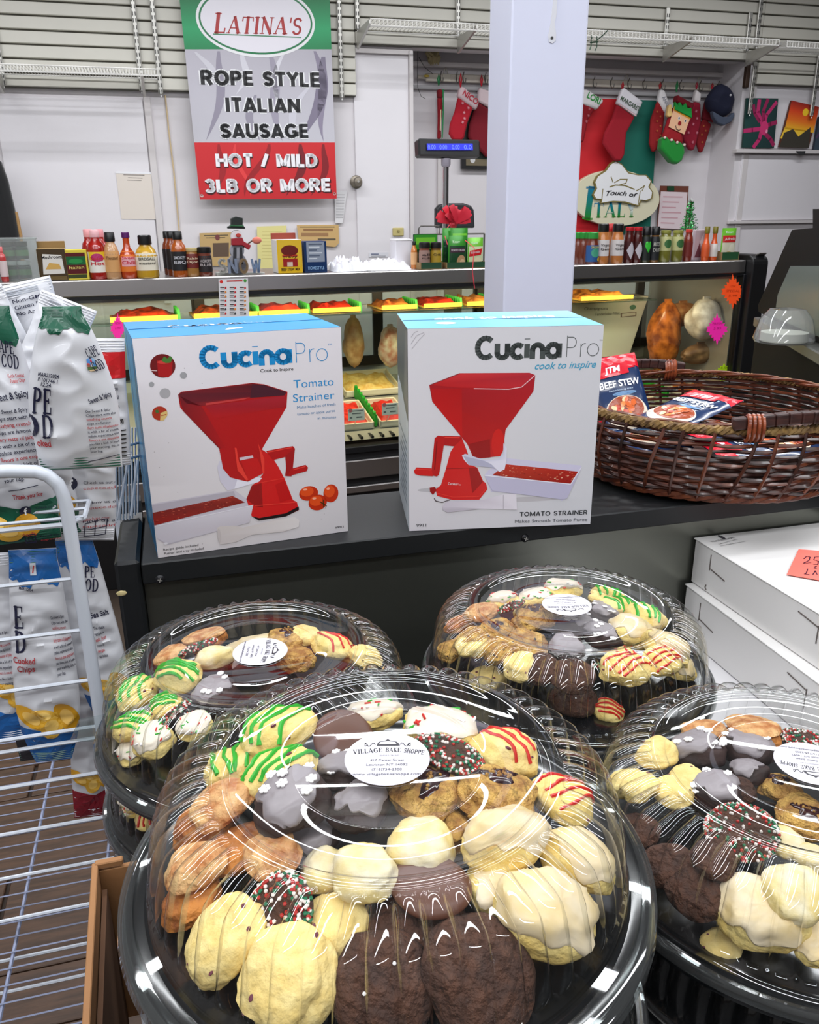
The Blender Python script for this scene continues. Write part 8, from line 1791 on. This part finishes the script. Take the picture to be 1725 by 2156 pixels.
place(TF, [
 ('green', 590, 1547, 76, 'green-drizzled yellow cookie at the back left of the front tray', {'z': .05}),
 ('green', 494, 1618, 62, 'green-drizzled cookie nearest the left rim of the front tray', {'z': .036}),
 ('green', 592, 1635, 72, 'green-drizzled cookie between two others and the snowflake cookie, front tray', {'z': .052}),
 ('milk', 724, 1553, 58, 'smooth milk chocolate disc left of the front tray label', {'z': .05, 'tilt': -.55, 'asp': 1.0}),
 ('confetti', 787, 1511, 52, 'white-iced confetti cookie behind the front tray label', {'z': .046}),
 ('confetti', 925, 1544, 72, 'larger white-iced confetti cookie at the back right of the front label', {'z': .046}),
 ('nonp', 944, 1590, 72, 'red, green and white beaded disc right of the front label', {'z': .064, 'tilt': .35}),
 ('red', 1062, 1585, 68, 'red-drizzled cookie behind the right-hand jam cookie, front tray', {'z': .045}),
 ('jam', 895, 1668, 80, 'jam-topped crumbly cookie just below the front label', {'z': .056}),
 ('jam', 1047, 1672, 80, 'jam-topped crumbly cookie right of the one below the label', {'z': .052}),
 ('red', 1182, 1686, 62, 'red-drizzled cookie at the right side of the front tray', {'z': .03}),
 ('gray', 614, 1690, 74, 'grey-iced chocolate cookie with white sugar snowflakes, front tray', {'z': .062}),
 ('gray', 722, 1628, 54, 'chocolate cookie with grey icing half under the front label', {'z': .048}),
 ('graybare', 757, 1702, 62, 'plain grey-iced chocolate cookie below left of the front label', {'z': .058}),
 ('graybare', 662, 1772, 54, 'dark grey-iced cookie under the snowflake cookie, front tray', {'z': .032}),
 ('tan', 468, 1692, 64, 'cinnamon tan biscuit below the green cookies, front tray', {'z': .044}),
 ('orange', 436, 1735, 70, 'orange-brown biscuit under the cinnamon tan one, front tray', {'z': .026}),
 ('tan', 412, 1828, 64, 'round pale tan biscuit at the left rim of the front tray', {'z': .04}),
 ('orange', 500, 1790, 62, 'orange-brown biscuit in the middle left of the front tray', {'z': .03}),
 ('tan', 572, 1798, 58, 'tan biscuit right of the orange-brown middle one, front tray', {'z': .046}),
 ('orange', 388, 1900, 62, 'orange-brown biscuit low at the left rim of the front tray', {'z': .014}),
 ('powder', 768, 1838, 68, 'round sugar-dusted lemon cookie below the grey-iced one, front tray', {'z': .05}),
 ('powder', 887, 1787, 66, 'sugar-dusted lemon cookie below the label jam cookie, front tray', {'z': .05}),
 ('powder', 682, 1834, 48, 'small lemon cookie left of the sugar-dusted one, front tray', {'z': .036}),
 ('oat', 948, 1746, 50, 'small oat cookie between the jam cookies and lemon ones, front tray', {'z': .04}),
 ('lemon', 1062, 1772, 92, 'big oval lemon cookie with white icing right of centre, front tray', {'z': .05, 'asp': .62, 'rz': .5}),
 ('lemon', 1215, 1812, 76, 'white-iced lemon cookie at the right rim of the front tray', {'z': .03, 'asp': .72, 'rz': -.3}),
 ('lemon', 1052, 1868, 66, 'white-iced lemon cookie behind the largest square one, front tray', {'z': .032}),
 ('lemon', 1172, 1938, 104, 'large square white-iced lemon cookie at the lower right, front tray', {'z': .03, 'asp': .8, 'rz': -.2, 'tilt': .5}),
 ('nonp', 592, 1918, 72, 'tilted beaded disc between the plain cookies, front tray', {'z': .034, 'tilt': .75}),
 ('berry', 706, 1944, 66, 'yellow cookie with berry bits right of the tilted beaded disc', {'z': .026}),
 ('berry', 460, 1988, 86, 'large yellow cookie with dark berry bits at the lower left, front tray', {'z': .022, 'tilt': .55}),
 ('berry', 606, 2062, 98, 'largest plain yellow cookie at the bottom of the front tray', {'z': .018, 'tilt': .6, 'asp': .98}),
 ('milk', 908, 1866, 78, 'milk chocolate disc between the lemon cookies, front tray', {'z': .046, 'tilt': .2}),
 ('choc', 880, 1948, 92, 'chocolate cookie under the milk chocolate disc, front tray', {'z': .022}),
 ('choc', 806, 2072, 98, 'round chocolate cookie beside the largest yellow one, front tray', {'z': .016, 'tilt': .6, 'asp': 1.0}),
 ('choc', 1012, 2050, 112, 'largest chocolate cookie at the bottom right of the front tray', {'z': .018, 'tilt': .55, 'asp': .95}),
])
place(TL, [
 ('tan', 361, 1381, 36, 'pale tan biscuit at the left of the back left tray'),
 ('sand', 432, 1352, 42, 'tan sandwich biscuit behind the beaded stick, back left tray'),
 ('stick', 418, 1364, 40, 'beaded chocolate stick beside the tan biscuits, back left tray', {'rz': .75, 'z': .064, 'tilt': .1}),
 ('powder', 454, 1388, 42, 'sugar-dusted cookie left of the sideways label', {'asp': .7, 'rz': .2}),
 ('lemon', 545, 1328, 60, 'large white-iced cookie behind the sideways label', {'z': .044}),
 ('jam', 602, 1350, 44, 'jam cookie half under the sideways label'),
 ('berry', 642, 1342, 36, 'small yellow cookie right of the sideways label'),
 ('red', 700, 1362, 42, 'red-drizzled cookie at the right of the back left tray'),
 ('oat', 624, 1392, 40, 'crumbly oat cookie below right of the sideways label'),
 ('gray', 538, 1408, 44, 'dark cookie with a pale icing patch just below the sideways label'),
 ('green', 377, 1428, 50, 'green-drizzled cookie nearest the inner ring, back left tray', {'asp': .75, 'rz': -.5}),
 ('green', 290, 1462, 44, 'green-drizzled cookie at the left rim, upper, back left tray'),
 ('green', 282, 1530, 40, 'green-drizzled cookie at the left rim, lower, back left tray'),
 ('confetti', 322, 1560, 44, 'white-iced confetti cookie at the front of the back left tray'),
 ('confetti', 262, 1590, 34, 'half-hidden cookie at the lowest left of the back left tray', {'z': .008}),
 ('stick', 368, 1502, 38, 'beaded chocolate stick at the front of the back left tray', {'rz': .8, 'z': .05}),
 ('gray', 458, 1462, 42, 'grey snowflake-topped cookie at the front edge, back left tray'),
 ('green', 350, 1488, 34, 'green-drizzled cookie between the stick and the rim ones', {'z': .034}),
 ('red', 790, 1352, 34, 'red-drizzled cookie at the right rim, back left tray'),
 ('berry', 770, 1384, 34, 'yellow cookie below the red-drizzled one at the right rim'),
 ('confetti', 410, 1530, 34, 'white-iced cookie behind the front tray lid edge'),
 ('choc', 588, 1440, 42, 'chocolate cookie near the front of the back left tray', {'z': .03}),
])
place(TK, [
 ('confetti', 1097, 1234, 42, 'white-iced confetti cookie at the very back, back tray'),
 ('confetti', 1058, 1268, 32, 'small confetti cookie left of the beaded stick, back tray'),
 ('confetti', 1128, 1264, 36, 'confetti cookie just left of the upside-down label, back tray'),
 ('confetti', 1184, 1246, 40, 'confetti cookie behind the upside-down label, back tray'),
 ('stick', 1077, 1278, 36, 'beaded chocolate stick near the confetti cookies, back tray', {'rz': .7, 'z': .064, 'tilt': .05}),
 ('tan', 1014, 1292, 36, 'tan biscuit at the upper left, back tray'),
 ('orange', 962, 1312, 32, 'orange-brown biscuit at the left rim, back tray'),
 ('jam', 1126, 1302, 48, 'jam cookie left of the upside-down label, back tray'),
 ('jam', 1044, 1328, 34, 'jam cookie beside the chip cookie, back tray'),
 ('chip', 1000, 1352, 42, 'chocolate chip cookie at the left side, back tray'),
 ('chip', 1110, 1360, 40, 'chocolate chip cookie at front centre, back tray'),
 ('chip', 1056, 1372, 34, 'chocolate chip cookie between two others, back tray'),
 ('berry', 993, 1392, 34, 'yellow berry cookie at the front left, back tray'),
 ('chip', 942, 1372, 28, 'chip cookie at the leftmost rim, back tray'),
 ('berry', 1098, 1404, 36, 'yellow berry cookie at the front, back tray'),
 ('gray', 1268, 1292, 32, 'grey-iced dark cookie right of the upside-down label', {}),
 ('gray', 1216, 1322, 40, 'grey-iced dark cookie below the upside-down label, back tray'),
 ('gray', 1268, 1342, 38, 'snowflake-topped dark cookie right of centre, back tray'),
 ('graybare', 1194, 1366, 38, 'plain grey-iced dark cookie at front centre, back tray'),
 ('green', 1278, 1262, 38, 'green-drizzled cookie at the back right, back tray'),
 ('green', 1302, 1282, 38, 'green-drizzled cookie in front of the back right one'),
 ('green', 1358, 1302, 42, 'green-drizzled cookie nearest the right rim, back tray'),
 ('lemon', 1330, 1334, 46, 'white-iced lemon cookie at the right, back tray'),
 ('lemon', 1402, 1366, 50, 'large white-iced lemon cookie at the right rim, back tray', {'asp': .7, 'rz': -.6}),
 ('lemon', 1424, 1402, 38, 'white-iced cookie low at the right rim, back tray', {'z': .014}),
 ('red', 1318, 1396, 36, 'red-drizzled cookie right of the grey ones, back tray'),
 ('red', 1312, 1446, 50, 'large red-drizzled cookie at the front right, back tray', {'asp': .72, 'rz': .3}),
 ('red', 1388, 1430, 40, 'red-drizzled cookie right of the large one, back tray'),
 ('red', 1282, 1500, 30, 'red-drizzled cookie at the front rim, back tray', {'z': .0}),
 ('stick', 1284, 1410, 34, 'beaded chocolate stick at the front right, back tray', {'rz': -.2, 'z': .04}),
 ('choc', 1138, 1446, 40, 'chocolate cookie left of the front rim pair, back tray'),
 ('choc', 1206, 1424, 44, 'chocolate cookie behind another at the front, back tray'),
 ('choc', 1208, 1472, 44, 'chocolate cookie nearest the front rim, back tray', {'z': .01}),
 ('berry', 1026, 1432, 36, 'yellow cookie at the front left rim, back tray', {'z': .012}),
])
place(TG, [
 ('tan', 1480, 1542, 42, 'tan biscuit at the back left, right tray'),
 ('sand', 1585, 1546, 54, 'large tan sandwich biscuit at the back, right tray'),
 ('gray', 1470, 1584, 54, 'grey-iced chocolate cookie left of another, right tray', {'asp': .75, 'rz': -.3}),
 ('gray', 1574, 1580, 50, 'grey-iced chocolate cookie beside the right tray label'),
 ('graybare', 1578, 1628, 34, 'small grey-dipped cookie below the one beside the label, right tray'),
 ('berry', 1384, 1588, 42, 'yellow berry cookie at the upper left rim, right tray'),
 ('berry', 1446, 1636, 32, 'small knobbly yellow berry cookie, right tray', {'z': .056}),
 ('berry', 1420, 1668, 40, 'yellow berry cookie below the small knobbly one, right tray'),
 ('gray', 1504, 1668, 52, 'snowflake-topped grey cookie above the beaded disc, right tray'),
 ('choc', 1552, 1664, 38, 'dark cookie right of the snowflake-topped one, right tray'),
 ('nonp', 1562, 1752, 66, 'large red, green and white beaded disc in the right tray', {'z': .058, 'tilt': .25}),
 ('nonp', 1694, 1560, 44, 'green-edged beaded disc behind the label, right tray'),
 ('jam', 1642, 1662, 38, 'jam cookie half under the right tray label'),
 ('jam', 1694, 1724, 52, 'jam cookie below the right tray label'),
 ('powder', 1655, 1776, 36, 'sugar-dusted cookie right of the beaded disc, right tray'),
 ('powder', 1712, 1808, 34, 'sugar-dusted cookie at the right edge, right tray'),
 ('powder', 1672, 1882, 62, 'large sugar-dusted cookie behind the iced lemon one, right tray'),
 ('lemon', 1592, 1952, 84, 'large white-iced lemon cookie at the front of the right tray', {'asp': .8, 'tilt': .5}),
 ('lemon', 1715, 1990, 44, 'white-iced lemon cookie cut off at the right edge', {'z': .02}),
 ('berry', 1516, 2000, 40, 'yellow cookie low left of the large iced one, right tray', {'z': -.004}),
 ('choc', 1347, 1750, 42, 'chocolate cookie at the left rim, upper, right tray'),
 ('choc', 1402, 1826, 54, 'chocolate cookie at the left rim, middle, right tray'),
 ('choc', 1462, 1880, 60, 'large chocolate cookie at the left rim, lower, right tray'),
 ('choc', 1502, 1808, 44, 'chocolate cookie right of the middle rim one, right tray'),
 ('berry', 1322, 1652, 40, 'yellow cookie at the left rim above another, right tray'),
 ('berry', 1342, 1700, 36, 'yellow cookie above the chocolate ones at the left rim, right tray'),
])
# a few cookies glimpsed in the second tray of the back left stack
o = TR(); o.c = TL.low[0].location; o.z = o.c.z
place(o, [('confetti', 284, 1682, 34, 'confetti cookie glimpsed in the second tray of the back left stack', {'z': .03}), ('confetti', 262, 1706, 24, 'white-iced cookie half seen in the second tray of the back left stack', {'z': .02}), ('red', 318, 1720, 30, 'red-drizzled cookie in the second tray of the back left stack', {'z': .02})])
